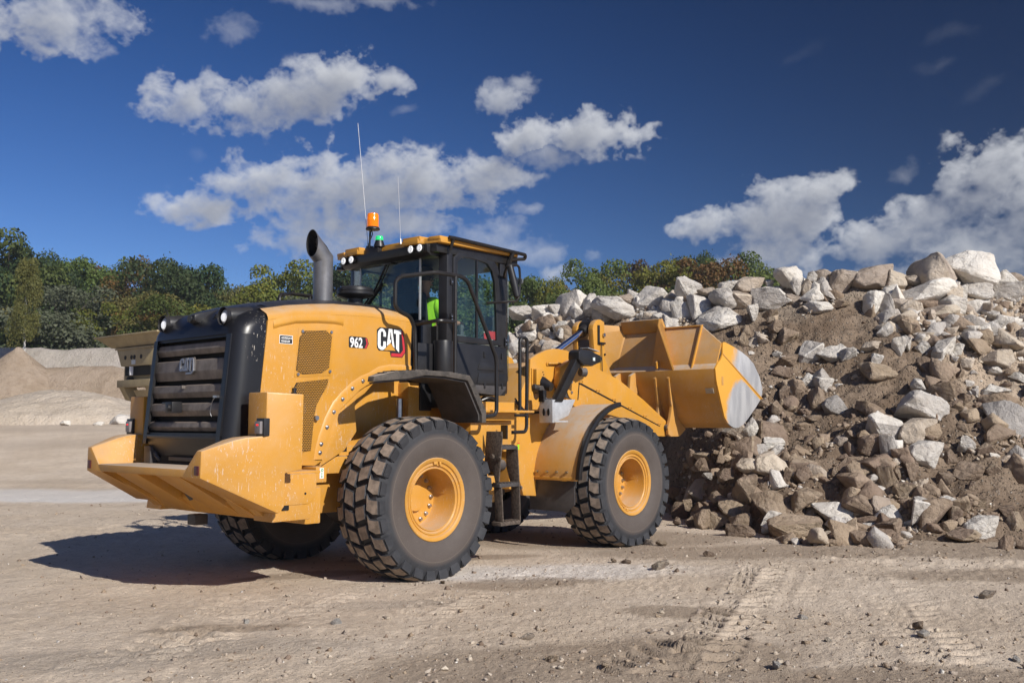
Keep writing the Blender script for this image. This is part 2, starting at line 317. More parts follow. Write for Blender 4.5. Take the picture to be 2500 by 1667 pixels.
# ------------------------------------------------------------------ mesh helpers
def link(name, me, parent=None, mats=(), loc=None):
    o = bpy.data.objects.new(name, me); COL.objects.link(o)
    for m in mats:
        if m is not None: me.materials.append(m)
    if parent: o.parent = parent
    if loc: o.location = loc
    return o
class MB:
    """collects solids, builds ONE mesh"""
    def __init__(s): s.v = []; s.f = []; s.mi = []
    def add(s, v, f, mi=0):
        o = len(s.v); s.v += [tuple(p) for p in v]; s.f += [tuple(i+o for i in q) for q in f]; s.mi += [mi]*len(f); return s
    def box(s, c, d, rz=0, mi=0, rot=None):
        cx, cy, cz = c; a, b, h = (q/2 for q in d)
        pts = [Vector((x, y, z)) for z in (-h, h) for x, y in ((-a, -b), (a, -b), (a, b), (-a, b))]
        if rot is None: rot = Euler((0, 0, rz))
        m = rot.to_matrix() if isinstance(rot, Euler) else rot
        pts = [m @ p + Vector(c) for p in pts]
        return s.add(pts, [(3, 2, 1, 0), (4, 5, 6, 7), (0, 1, 5, 4), (1, 2, 6, 5), (2, 3, 7, 6), (3, 0, 4, 7)], mi)
    def bx(s, x0, x1, y0, y1, z0, z1, mi=0):
        return s.box(((x0+x1)/2, (y0+y1)/2, (z0+z1)/2), (x1-x0, y1-y0, z1-z0), mi=mi)
    def prism(s, pts, y0, y1, mi=0):
        """polygon in x,z extruded along y; y0, y1 number or f(x,z)"""
        f0 = y0 if callable(y0) else (lambda x, z: y0); f1 = y1 if callable(y1) else (lambda x, z: y1)
        n = len(pts); v = [(x, f0(x, z), z) for x, z in pts] + [(x, f1(x, z), z) for x, z in pts]
        f = [tuple(range(n)), tuple(range(2*n-1, n-1, -1))] + [(i, i+n, (i+1) % n+n, (i+1) % n) for i in range(n)]
        return s.add(v, f, mi)
    def prism_z(s, pts, z0, z1, mi=0):
        n = len(pts); v = [(x, y, z0) for x, y in pts] + [(x, y, z1) for x, y in pts]
        f = [tuple(range(n)), tuple(range(2*n-1, n-1, -1))] + [(i, i+n, (i+1) % n+n, (i+1) % n) for i in range(n)]
        return s.add(v, f, mi)
    def ring(s, outer, inner, y0, y1, mi=0):
        n = len(outer); v = [(x, y, z) for y in (y0, y1) for P in (outer, inner) for x, z in P]; f = []
        for i in range(n):
            j = (i+1) % n
            f += [(i, j, n+j, n+i), (2*n+i, 3*n+i, 3*n+j, 2*n+j), (i, 2*n+i, 2*n+j, j), (n+i, n+j, 3*n+j, 3*n+i)]
        return s.add(v, f, mi)
    def cyl(s, p0, p1, r0, r1=None, n=16, mi=0, cap=True):
        p0, p1 = Vector(p0), Vector(p1); r1 = r0 if r1 is None else r1
        d = (p1-p0).normalized(); a = d.orthogonal().normalized(); b = d.cross(a)
        v = []; 
        for p, r in ((p0, r0), (p1, r1)):
            for i in range(n):
                t = 2*math.pi*i/n; v.append(p + a*(r*math.cos(t)) + b*(r*math.sin(t)))
        f = [(i, (i+1) % n, n+(i+1) % n, n+i) for i in range(n)]
        if cap: f += [tuple(range(n-1, -1, -1)), tuple(range(n, 2*n))]
        return s.add(v, f, mi)
    def tube(s, pts, r, n=8, fillet=.06, mi=0):
        P = [Vector(p) for p in pts]; Q = [P[0]]
        for i in range(1, len(P)-1):
            a, b, c = P[i-1], P[i], P[i+1]; k = min(fillet, (a-b).length*.45, (c-b).length*.45)
            s0 = b+(a-b).normalized()*k; s1 = b+(c-b).normalized()*k
            for t in (0, .33, .67, 1): Q.append(s0*(1-t)**2 + b*(2*t*(1-t)) + s1*t*t)
        Q.append(P[-1]); v = []; a = None
        for i, q in enumerate(Q):
            d = (Q[min(i+1, len(Q)-1)]-Q[max(i-1, 0)]).normalized()
            a = d.orthogonal() if a is None else a-d*a.dot(d); a.normalize(); b = d.cross(a)
            v += [q + a*(r*math.cos(2*math.pi*k/n)) + b*(r*math.sin(2*math.pi*k/n)) for k in range(n)]
        f = [(i*n+k, i*n+(k+1) % n, (i+1)*n+(k+1) % n, (i+1)*n+k) for i in range(len(Q)-1) for k in range(n)]
        f += [tuple(range(n-1, -1, -1)), tuple(range(len(v)-n, len(v)))]
        return s.add(v, f, mi)
    def lathe(s, prof, axis='z', c=(0, 0, 0), n=32, mi=0, close=False):
        """prof: (radius, height along axis)"""
        v = []
        for r, h in prof:
            for i in range(n):
                t = 2*math.pi*i/n; a, b = r*math.cos(t), r*math.sin(t)
                p = {'z': (a, b, h), 'y': (a, h, b), 'x': (h, a, b)}[axis]
                v.append((p[0]+c[0], p[1]+c[1], p[2]+c[2]))
        m = len(prof); f = [(k*n+i, k*n+(i+1) % n, (k+1)*n+(i+1) % n, (k+1)*n+i) for k in range(m-1) for i in range(n)]
        if not close: f += [tuple(range(n-1, -1, -1)), tuple(range((m-1)*n, m*n))]
        return s.add(v, f, mi)
    def grid(s, rows, mi=0, wrap=False):
        n = len(rows[0]); v = [p for r in rows for p in r]
        f = [(k*n+i, k*n+(i+1) % n, (k+1)*n+(i+1) % n, (k+1)*n+i) for k in range(len(rows)-1) for i in range(n if wrap else n-1)]
        return s.add(v, f, mi)
    def build(s, name, mats, parent=None, bevel=0., smooth=True, seg=2, loc=None, fix=True, ang=35):
        me = bpy.data.meshes.new(name); me.from_pydata(s.v, [], s.f)
        if not isinstance(mats, (list, tuple)): mats = [mats]
        me.polygons.foreach_set('material_index', s.mi)
        o = link(name, me, parent, mats, loc)
        bm = bmesh.new(); bm.from_mesh(me)
        if fix: bmesh.ops.recalc_face_normals(bm, faces=bm.faces)
        if bevel:
            es = [e for e in bm.edges if len(e.link_faces) == 2 and e.calc_face_angle(0) > .35]
            try: bmesh.ops.bevel(bm, geom=es, offset=bevel, segments=seg, profile=.6, affect='EDGES', clamp_overlap=True)
            except Exception: pass
        if smooth:
            for f in bm.faces: f.smooth = True
            for e in bm.edges:
                if len(e.link_faces) == 2 and e.calc_face_angle(0) > R(ang): e.smooth = False
        bm.to_mesh(me); bm.free()
        return o
def empty(name, label=None, cat=None, loc=(0, 0, 0), rz=0, group=None, parent=None):
    o = bpy.data.objects.new(name, None); COL.objects.link(o); o.location = loc; o.rotation_euler = (0, 0, rz); o.empty_display_size = .2
    if label: tag(o, label, cat, group)
    if parent: o.parent = parent
    return o
def tag(o, label=None, cat=None, group=None, kind=None):
    if label: o['label'] = label
    if cat: o['category'] = cat
    if group: o['group'] = group
    if kind: o['kind'] = kind
    return o
def copy_tree(o, parent=None):
    c = o.copy(); COL.objects.link(c)
    if parent: c.parent = parent
    for ch in list(o.children): copy_tree(ch, c)
    return c
def S(sy, pts):  # mirror a list of points in y when sy=+1 (points are written for the near, -y side)
    return [(x, -sy*y, z) for x, y, z in pts]

# ================================================================== the land
def to_uv(x, y):
    dx, dy = x-CAM.x, y-CAM.y
    return dx*RX+dy*RY, dx*FX+dy*FY
def rise(u, v):                                       # the pit floor climbs gently towards the far piles
    return 1.42*sstep(18.5, 38, v) + 1.1*sstep(46, 75, v) + .6*sstep(80, 140, v)
TRACKS = [  # tyre prints: (x0, y0, x1, y1, half width, depth, phase)
    (3.16, -3.19, -1.35, -4.89, 0.20, 0.085, 0.00),
    (4.09, -3.29, 0.95, -4.45, 0.20, 0.014, 0.10),
    (1.03, -1.61, -1.50, -2.59, 0.25, 0.035, 0.05),
    (-0.92, -1.16, -3.16, -2.20, 0.24, 0.030, 0.07),
    (3.10, -4.38, -0.29, -6.10, 0.22, 0.035, 0.02),
    (-0.58, -4.47, -1.87, -4.63, 0.24, 0.060, 0.08),
    (-1.54, -0.76, -3.57, -2.33, 0.24, 0.028, 0.00),
]
def ground_relief(x, y):
    u, v = to_uv(x, y)
    z = .05*fbm(x, y, .35, 3, 3) + .022*fbm(x, y, 1.6, 3, 5) + .011*fbm(x, y, 7, 3, 9)
    rough = sstep(-.05, .25, fbm(x, y, .5, 3, 21))
    z += rough*.034*np.abs(fbm(x, y, 9, 3, 31)) + rough*.014*fbm(x, y, 24, 2, 41) + .009*fbm(x, y, 28, 2, 43)
    near = np.exp(-((x-1.7)/3.2)**2-((y)/2.2)**2)       # level where the machine stands
    z *= 1-.8*near; z -= .014*near
    for x0, y0, x1, y1, hw, dep, ph in TRACKS:
        dx, dy = x1-x0, y1-y0; L = math.hypot(dx, dy); ax, ay = dx/L, dy/L
        s_ = (x-x0)*ax+(y-y0)*ay; q = -(x-x0)*ay+(y-y0)*ax
        m = sstep(0, .25, s_)*sstep(0, .4, L-s_)*(1-sstep(hw*.9, hw*1.15, np.abs(q))); 
        brk = sstep(-.42, -.05, fbm(x, y, 1.3, 2, 77))
        st = (s_ + .45*np.abs(q) + .5*.19*(q > 0) + ph)/.19; fr = st-np.floor(st)
        lug = sstep(.02, .14, fr)*(1-sstep(.42, .52, fr))*sstep(.01, .04, np.abs(q))
        z += m*brk*(-dep*1.0*lug + dep*.35) + dep*.18*brk*sstep(0, .3, s_)*sstep(0, .4, L-s_)*np.exp(-((np.abs(q)-hw*1.2)/.06)**2)
    return z
# heap of blasted rock: foot line, crest line and crest height along u
UU = np.array([-6, -3.5, -2, .4, 1.8, 2.4, 2.75, 3.35, 4.2, 5.2, 6.5, 8, 12, 16.])
V0 = np.array([23, 20.5, 18.5, 17.4, 17.0, 16.4, 15.0, 12.5, 12.3, 12.0, 11.9, 12.0, 12.6, 14.])
UC = np.array([-6, -3.5, -2, .4, 2.2, 3.7, 5.2, 6.6, 9.7, 13, 16.])
VC = np.array([26, 24, 22.5, 21, 20, 19, 18.5, 18, 18, 18.5, 19.])
HC = np.array([.3, 1.6, 2.9, 3.72, 3.86, 3.98, 4.10, 4.16, 4.08, 3.9, 3.6])
def heap_h(x, y, lumps=True):
    u, v = to_uv(x, y)
    v0 = np.interp(u, UU, V0) + (.35*fbm(u, u*0, .9, 2, 8) if lumps else 0); vc = np.interp(u, UC, VC); hc = np.interp(u, UC, HC)
    s_ = (v-v0)/(vc-v0); t = np.clip(s_, -.2, 1)
    h = hc*np.where(t < 0, t*.6, np.abs(t)**1.12*(1-.06*np.sin(np.pi*np.clip(t, 0, 1))))
    back = np.clip(v-vc, 0, None); h = h - .10*back - .55*np.clip(back-4, 0, None)
    edge = sstep(15.5, 11., u)*sstep(-5.5, -2.5, u); h = h*(.15+.85*edge)-.4*(1-edge)
    if lumps:
        a = sstep(.0, .15, t)
        h = h + a*(.30*fbm(x, y, .8, 3, 51) + .26*np.abs(fbm(x, y+h, 2.1, 3, 61)) + .10*fbm(x, y+h*2, 6, 3, 71) + .05*np.abs(fbm(x, y, 15, 2, 81)) - .10)
        h = h - .0
    return h
# ---- ground sheet: one fan of quads, fine near the camera, out to the horizon
vv = [3.2]
while vv[-1] < 26: vv.append(vv[-1]*1.0052)
while vv[-1] < 3500: vv.append(vv[-1]*1.035)
vv = np.array(vv); aa = np.linspace(-1.15, 1.15, 820)
A, V = np.meshgrid(aa, vv); U = np.tan(A*.86)*V
GX = CAM.x+FX*V+RX*U; GY = CAM.y+FY*V+RY*U
GZ = np.where(V < 60, ground_relief(GX, GY), 0)*np.clip(1-(V-30)/30, 0, 1) + rise(U, V)
nr, nc = GX.shape
def grid_mesh(name, X, Y, Z):
    nr, nc = X.shape; me = bpy.data.meshes.new(name)
    co = np.stack([X, Y, Z], -1).reshape(-1, 3).astype(np.float32)
    i = np.arange(nr*nc).reshape(nr, nc); q = np.stack([i[:-1, :-1], i[:-1, 1:], i[1:, 1:], i[1:, :-1]], -1).reshape(-1, 4)
    me.vertices.add(len(co)); me.vertices.foreach_set('co', co.ravel()); me.loops.add(q.size); me.loops.foreach_set('vertex_index', q.ravel().astype(np.int32))
    me.polygons.add(len(q)); me.polygons.foreach_set('loop_start', np.arange(0, q.size, 4, dtype=np.int32)); me.polygons.foreach_set('loop_total', np.full(len(q), 4, np.int32))
    me.polygons.foreach_set('use_smooth', np.ones(len(q), bool)); me.update(); me.validate(); return me
def attr(me, name, arr):
    a = me.attributes.new(name, 'FLOAT', 'POINT'); a.data.foreach_set('value', np.asarray(arr, np.float32).ravel())
me = grid_mesh('ground', GX, GY, GZ)
def ell(u, v, cu, cv, ru, rv, rot=0):
    c, s_ = math.cos(R(rot)), math.sin(R(rot)); a = (u-cu)*c+(v-cv)*s_; b = -(u-cu)*s_+(v-cv)*c
    return np.clip(1-np.sqrt((a/ru)**2+(b/rv)**2), 0, 1)
wob = .22*fbm(GX, GY, 1.1, 4, 91)
damp = np.zeros_like(U)  # damp soil, plus the lug shadows painted into the prints
for e in ((.55, 6.0, 2.0, .75, 12), (2.4, 5.7, 1.4, .4, 0), (.1, 8.9, .9, .35, 15), (1.35, 7.6, .6, .3, 0), (1.0, 12.2, 2.4, 1.3, 0), (3.2, 11.0, 3.5, .8, 0), (6, 11.3, 5, 1.1, 0), (5.2, 9.4, 2.2, .6, 8), (-2.0, 9.4, .9, .25, 20), (-.7, 10.6, 1.5, .3, 15), (-2.1, 6.9, .7, .2, 10)): damp = np.maximum(damp, sstep(.05, .42, ell(U, V, *e)+wob*.9))
for x0, y0, x1, y1, hw, dep, ph in TRACKS:            # lug shadows painted into the deep prints, with their darker compacted soil
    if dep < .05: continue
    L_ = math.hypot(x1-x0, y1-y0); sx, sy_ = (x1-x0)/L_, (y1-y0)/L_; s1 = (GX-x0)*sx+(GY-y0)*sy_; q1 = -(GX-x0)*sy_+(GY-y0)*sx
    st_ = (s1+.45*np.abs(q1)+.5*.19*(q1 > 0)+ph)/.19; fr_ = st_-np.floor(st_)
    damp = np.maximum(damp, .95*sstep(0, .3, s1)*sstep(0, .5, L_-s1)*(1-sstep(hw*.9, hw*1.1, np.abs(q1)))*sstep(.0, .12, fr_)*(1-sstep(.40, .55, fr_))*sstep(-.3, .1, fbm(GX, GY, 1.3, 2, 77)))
grey = np.zeros_like(U)
for e in ((-2.6, 6.0, 1.2, .40, 12), (-1.7, 6.3, 1.0, .30, 10), (-1.0, 7.9, .9, .3, 8)): grey = np.maximum(grey, sstep(.05, .5, ell(U, V, *e)+wob*.8))
pale = np.maximum(sstep(.1, .5, ell(U, V, -14, 19.4, 13, 2.0, -2)*1.5+wob*.4), .55*sstep(.1, .6, ell(U, V, .2, 9.6, 2.6, .8, 5)+wob))
stripe = sstep(.0, .35, fbm(U*.12, V*.9, 1.0, 3, 15))*sstep(15, 22, V)
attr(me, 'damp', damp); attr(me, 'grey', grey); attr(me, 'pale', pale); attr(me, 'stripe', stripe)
def ground_mat():
    m, t, b = mat('quarry_floor'); v = t.new('ShaderNodeTexCoord').outputs['Object']
    at = lambda n: t.new('ShaderNodeAttribute', attribute_name=n).outputs['Fac']
    n1 = t.noise(v, .55, 6, .62); n2 = t.noise(v, 7, 6, .65); n3 = t.noise(v, 60, 3, .6); sp = t.vor(v, 46); sp2 = t.vor(v, 120)
    c = t.mix(t.ramp(n1, .3, .7), (.58, .47, .355), (.68, .57, .45))
    c = t.mix(t.math('MULTIPLY', t.ramp(n2, .45, .75), .5), c, (.42, .33, .245))
    c = t.mix(at('pale'), c, (.80, .76, .71)); c = t.mix(t.math('MULTIPLY', at('stripe'), .45), c, (.42, .34, .265))
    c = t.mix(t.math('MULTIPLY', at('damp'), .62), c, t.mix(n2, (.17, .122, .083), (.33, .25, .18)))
    g = t.mix(t.ramp(n3, .4, .65), (.13, .115, .10), (.40, .35, .30)); c = t.mix(t.math('MULTIPLY', at('grey'), .32), c, g)
    pe = t.ramp(sp, .10, .22, 1., 0.); pr = t.ramp(t.noise(v, 23, 2), .52, .6)
    c = t.mix(t.math('MULTIPLY', t.math('MULTIPLY', pe, pr), .7), c, t.mix(n3, (.26, .2, .15), (.66, .59, .51)))
    c = t.mix(t.math('MULTIPLY', t.ramp(sp2, .12, .3, 1., 0.), .30), c, (.24, .185, .14))
    sp3 = t.vor(v, 250); c = t.mix(t.math('MULTIPLY', t.ramp(sp3, .10, .26, 1., 0.), t.math('MULTIPLY', t.ramp(n2, .4, .65), .5)), c, t.mix(n3, (.2, .15, .11), (.74, .67, .58)))
    t.put(b.inputs['Base Color'], c); b.inputs['Roughness'].default_value = .95; b.inputs['Specular IOR Level'].default_value = .15
    h = t.math('ADD', t.math('MULTIPLY', t.noise(v, 22, 6, .68), .9), t.math('MULTIPLY', pe, .35)); h = t.math('ADD', h, t.math('MULTIPLY', t.noise(v, 130, 2), .25))
    t.put(b.inputs['Normal'], t.bump(h, 1.0, .030)); return m
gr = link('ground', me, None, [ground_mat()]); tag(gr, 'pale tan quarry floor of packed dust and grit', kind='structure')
# the same floor behind and beside the camera
b = MB(); Rg = 3400
for k in range(24):
    a0, a1 = 2*math.pi*k/24, 2*math.pi*(k+1)/24
    b.add([(CAM.x+r*math.cos(a), CAM.y+r*math.sin(a), -.20-.02*r if r < 60 else -1.4) for r in (0, 60, Rg) for a in (a0, a1)], [(0, 2, 3), (2, 4, 5, 3)])
o = b.build('ground_beyond', gr.data.materials[0]); tag(o, 'quarry floor going on round the working area', kind='structure')

# ---- rock heap body
hu = np.arange(-6.2, 16.2, .05); hv = np.arange(11.2, 28, .05); Ug, Vg = np.meshgrid(hu, hv)
HX = CAM.x+FX*Vg+RX*Ug; HY = CAM.y+FY*Vg+RY*Ug; HZ = heap_h(HX, HY)
me = grid_mesh('rubble_mound', HX, HY, HZ)
sand = sstep(.15, .6, ell(Ug, Vg, 9.6, 16.4, 3.2, 2.6, 0)*1.6+.25*fbm(HX, HY, .9, 3, 33)); fresh = sstep(.0, .5, ell(Ug, Vg, 4.6, 15.6, 2.0, 3.2, 0)*1.6+.4*fbm(HX, HY, 1.1, 3, 35))
chalk = sstep(.2, .8, (HZ-2.9)/1.2+.5*fbm(HX, HY, 1.2, 3, 37))
attr(me, 'sand', sand); attr(me, 'fresh', fresh); attr(me, 'chalk', chalk)
def heap_mat():
    m, t, b = mat('rubble_earth'); v = t.new('ShaderNodeTexCoord').outputs['Object']
    at = lambda n: t.new('ShaderNodeAttribute', attribute_name=n).outputs['Fac']
    n1 = t.noise(v, 1.3, 6, .65); n2 = t.noise(v, 9, 6, .68); sp = t.vor(v, 17); sp2 = t.vor(v, 40)
    c = t.mix(t.ramp(n1, .3, .7), (.165, .117, .080), (.285, .215, .155))
    c = t.mix(t.math('MULTIPLY', at('chalk'), .45), c, (.42, .36, .29))
    c = t.mix(at('sand'), c, t.mix(n2, (.40, .31, .225), (.52, .42, .32)))
    c = t.mix(t.math('MULTIPLY', t.ramp(n2, .5, .7), .5), c, (.12, .085, .058))
    pe = t.ramp(sp, .16, .36, 1., 0.); c = t.mix(t.math('MULTIPLY', pe, t.ramp(t.noise(v, 6, 2), .5, .62)), c, t.mix(n2, (.26, .2, .15), (.52, .46, .39)))
    pe2 = t.ramp(sp2, .12, .3, 1., 0.); c = t.mix(t.math('MULTIPLY', pe2, .3), c, (.36, .29, .22))
    t.put(b.inputs['Base Color'], c); b.inputs['Roughness'].default_value = .96; b.inputs['Specular IOR Level'].default_value = .1
    h = t.math('ADD', t.math('MULTIPLY', n2, 1.2), t.math('ADD', t.math('MULTIPLY', pe, .7), t.math('MULTIPLY', pe2, .3)))
    t.put(b.inputs['Normal'], t.bump(h, 1.0, .06)); return m
hp = link('rubble_mound', me, None, [heap_mat()]); tag(hp, 'brown earth body of the heap the blasted rocks lie on', kind='structure')

# ---- distant gravel banks on the left
def mound(name, cu, cv, ru, rv, h, base, prof, col, label, seed, cut=None, n=90):
    us = np.linspace(-1.25, 1.25, n); U_, V_ = np.meshgrid(us, us)
    r = np.sqrt(U_**2+V_**2); hh = h*prof(U_, V_, r)
    x = CAM.x+FX*(cv+V_*rv)+RX*(cu+U_*ru); y = CAM.y+FY*(cv+V_*rv)+RY*(cu+U_*ru)
    amp = np.clip(hh*2, 0, 1)
    z = base-.5+hh+amp*(.30*fbm(x, y, .35, 4, seed)+.12*np.abs(fbm(x, y, 1.3, 3, seed+5)))+.5*np.clip(hh*3, 0, 1)
    o = link(name, grid_mesh(name, x, y, z), None, [col]); tag(o, label, kind='structure'); return o
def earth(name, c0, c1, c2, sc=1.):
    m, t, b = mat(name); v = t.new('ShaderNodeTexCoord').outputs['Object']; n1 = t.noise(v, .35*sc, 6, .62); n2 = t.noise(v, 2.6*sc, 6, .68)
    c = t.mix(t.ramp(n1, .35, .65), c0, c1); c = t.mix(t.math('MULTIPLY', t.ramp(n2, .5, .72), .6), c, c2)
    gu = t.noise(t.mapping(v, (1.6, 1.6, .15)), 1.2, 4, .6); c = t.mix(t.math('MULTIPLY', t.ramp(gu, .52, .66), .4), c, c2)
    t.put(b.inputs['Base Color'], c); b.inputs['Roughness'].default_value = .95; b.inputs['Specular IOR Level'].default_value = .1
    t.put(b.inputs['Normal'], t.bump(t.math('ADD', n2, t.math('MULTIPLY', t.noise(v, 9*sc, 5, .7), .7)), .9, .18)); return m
E1 = earth('pale_sand', (.56, .47, .37), (.62, .53, .43), (.45, .365, .275)); E2 = earth('gravel_bank', (.34, .26, .185), (.42, .33, .25), (.27, .20, .14)); E3 = earth('grey_gravel', (.40, .36, .31), (.47, .42, .37), (.30, .26, .22))
dome = lambda U, V, r: np.clip(1-r**1.7, 0, 1)**1.1
def bankf(U, V, r):
    a = sstep(-.95, -.35, V)*(1-sstep(.4, 1.0, V)); return a*sstep(-1.2, -.9, U)*(1-sstep(.97, 1.05, U))
mound('sand_hill', -19.0, 40, 6.4, 4.5, 1.45, 1.32, dome, E1, 'low pale sand hill at the far edge of the pit floor', 3)
mound('gravel_hill', -32.2, 66, 11.2, 8, 3.2, 1.9, bankf, E2, 'brown gravel bank behind the low sand hill', 13)
mound('grey_gravel_hill', -33, 72, 13, 7, 4.85, 2.0, bankf, E3, 'grey gravel bank along the foot of the wood', 23)
mound('sand_cone_hill', -32.6, 62.5, 5.4, 5.4, 4.7, 1.8, lambda U, V, r: np.clip(1.02-r, 0, 1), E2, 'cone of tan sand at the left end of the gravel bank', 33)
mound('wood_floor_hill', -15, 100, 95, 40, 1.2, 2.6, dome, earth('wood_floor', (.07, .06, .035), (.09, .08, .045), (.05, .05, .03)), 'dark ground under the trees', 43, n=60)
# ================================================================== the wheel loader
# machine frame = world: x forward, y left, z up, origin on the ground under the rear axle
LD = empty('wheel_loader', 'yellow wheel loader with black cab digging its raised bucket into the rock heap', 'wheel loader')
Y = M['yellow']; K = M['black']

# ---- chassis
b = MB()
b.bx(-1.25, .95, -.52, .52, .62, 1.25); b.bx(-1.25, 1.15, -.70, -.52, 1.0, 1.16); b.bx(-1.25, 1.15, .52, .70, 1.0, 1.16)
b.bx(.95, 1.75, -.40, .40, .62, 1.5)
b.build('rear_frame', Y, LD, .015)
b = MB(); b.bx(-1.5, -.55, -.66, .66, 1.2, 2.35); b.bx(-.55, .2, -.58, .58, 2.0, 2.35); b.build('engine_bay', M['dark'], LD)
b = MB(); b.bx(1.7, 2.15, -.3, .3, .62, .85); b.bx(1.7, 2.15, -.28, .28, 1.15, 1.4); b.cyl((1.95, 0, .55), (1.95, 0, 1.5), .13); b.build('articulation_hitch', M['grey_dark'], LD, .01)
b = MB(); b.cyl((1.1, -.33, .98), (2.5, -.42, .98), .065); b.cyl((1.1, .33, .98), (2.5, .42, .98), .065); b.build('steering_cylinders', M['grey_dark'], LD)
for x in (0, 3.35):
    b = MB(); b.cyl((x, -.98, .75), (x, .98, .75), .17, n=20); b.lathe([(.2, -.95), (.24, -.6), (.16, -.4), (.2, -.3), (.33, 0), (.2, .3), (.16, .4), (.24, .6), (.2, .95)], 'y', (x, 0, .75), 20)
    b.build('axle', M['grey_dark'], LD)
# wheel-house wall, hydraulic tank under the cab
b = MB(); b.prism([(-.95, 1.1), (-.5, 1.65), (-.3, 1.85), (.2, 1.98), (1.0, 1.98), (1.0, 1.2), (.4, 1.1)], -.44, .44); b.build('wheel_house', Y, LD, .01)
b = MB(); b.bx(.30, .62, -.60, -.40, 1.3, 1.9); b.build('hydraulic_tank', Y, LD, .03)
b = MB(); b.cyl((.12, -.66, 1.72), (.12, -.66, 1.46), .035); b.cyl((.62, -.68, 1.5), (.80, -.68, 1.36), .02); b.build('hose_coupling', M['steel'], LD)

# ---- hood
XS = [-1.53, -1.40, -1.26, -1.0, -.72, -.36, -.1, .06, .2]
ZB = np.interp(XS, [-1.53, -1.26, -.72, -.36, .0, .2], [2.385, 2.448, 2.499, 2.513, 2.508, 2.50])
ZE = np.interp(XS, [-1.53, -1.18, -.73, -.34, .05, .2], [2.497, 2.568, 2.616, 2.629, 2.623, 2.612])
for sy in (-1, 1):
    side = [(-1.53, 2.385), (-1.26, 2.448), (-.72, 2.499), (-.36, 2.513), (0, 2.508), (.20, 2.50), (.185, 2.006), (-.086, 1.998), (-.20, 1.945), (-.298, 1.879),
            (-.40, 1.838), (-.489, 1.788), (-.617, 1.684), (-.714, 1.605), (-.795, 1.494), (-.83, 1.41), (-.86, 1.319), (-.895, 1.22), (-.91, 1.125), (-.99, 1.084), (-1.13, 1.09), (-1.6, 1.09), (-1.597, 1.72)]
    b = MB(); b.prism(side, sy*.72, sy*.75); b.build('hood_side', M['yellow_worn'], LD, .006)
    rows = [[(x, sy*.75, zb), (x, sy*.742, zb+.03), (x, sy*.72, zb+.06), (x, sy*.62, ze), (x, sy*.60, ze+.003)] for x, zb, ze in zip(XS, ZB, ZE)]
    b = MB(); b.grid(rows); b.build('hood_shoulder', Y, LD, fix=True, ang=50)
    # long pressed ridge above the grilles
    b = MB()
    rows = []
    for x, z0 in ((-1.475, 2.318), (-1.40, 2.345), (-1.24, 2.385), (-1.0, 2.408), (-.80, 2.415), (-.72, 2.41), (-.69, 2.40)):
        k = .012 if x in (-1.475, -.69) else .035
        rows.append([(x, sy*.7495, z0-.012), (x, sy*(.7495+k*.15), z0-.004), (x, sy*(.75+k*.55), z0+.008), (x, sy*(.75+k*.62), z0+.025), (x, sy*(.75+k*.2), z0+.055), (x, sy*.7495, z0+.075)])
    b.grid(rows); b.build('hood_ridge', Y, LD, ang=60)
    # bolted wheel-arch flange and the fixed panel inside it
    ino = [(.185, 2.006), (-.086, 1.998), (-.20, 1.945), (-.298, 1.879), (-.40, 1.838), (-.489, 1.788), (-.617, 1.684), (-.714, 1.605), (-.795, 1.494), (-.86, 1.319), (-.895, 1.22), (-.905, 1.14)]
    out = [(.185, 2.06), (-.10, 2.055), (-.24, 2.03), (-.36, 1.965), (-.47, 1.925), (-.575, 1.865), (-.70, 1.765), (-.80, 1.665), (-.885, 1.53), (-.955, 1.36), (-.995, 1.23), (-1.01, 1.14)]
    b = MB(); n = len(ino); v = [(x, sy*.7505, z) for x, z in out]+[(x, sy*.764, z) for x, z in [((a*3+c)/4, (q*3+e)/4) for (a, q), (c, e) in zip(out, ino)]]+[(x, sy*.764, z) for x, z in ino]+[(x, sy*.72, z) for x, z in ino]
    b.add(v, [(k*n+i, k*n+i+1, (k+1)*n+i+1, (k+1)*n+i) for k in range(3) for i in range(n-1)]); b.build('arch_flange', Y, LD, ang=50)
    arch = ino[2:] + [(-.93, 1.07), (-.64, 1.216), (-.496, 1.393), (-.522, 1.652), (-.508, 1.697), (-.40, 1.76)]
    b = MB(); b.prism([(x, z) for x, z in arch], sy*.70, sy*.735); b.build('arch_panel', M['yellow_worn'], LD, .004)
    for x, z in [(-.314, 1.919), (-.451, 1.878), (-.580, 1.803), (-.696, 1.699), (-.797, 1.578), (-.874, 1.436), (-.937, 1.281), (-.950, 1.202)]:
        b = MB(); b.cyl((x, sy*.762, z), (x, sy*.772, z), .019, n=12); b.cyl((x, sy*.772, z), (x, sy*.784, z), .012, n=6); b.build('bolt', M['steel'], LD)
# black crowned top
rows = [[(x, y, ze + (c-ze)*(1-(y/.62)**2)) for y in np.linspace(-.62, .62, 13)] for x, ze, c in zip(XS, ZE, ZE+np.interp(XS, [-1.53, -.8, -.3], [.06, .085, .10]))]
b = MB(); b.grid(rows); b.build('hood_top', K, LD, ang=60)
b = MB(); b.bx(.17, .2, -.745, .745, 1.98, 2.50); b.build('hood_bulkhead', K, LD)

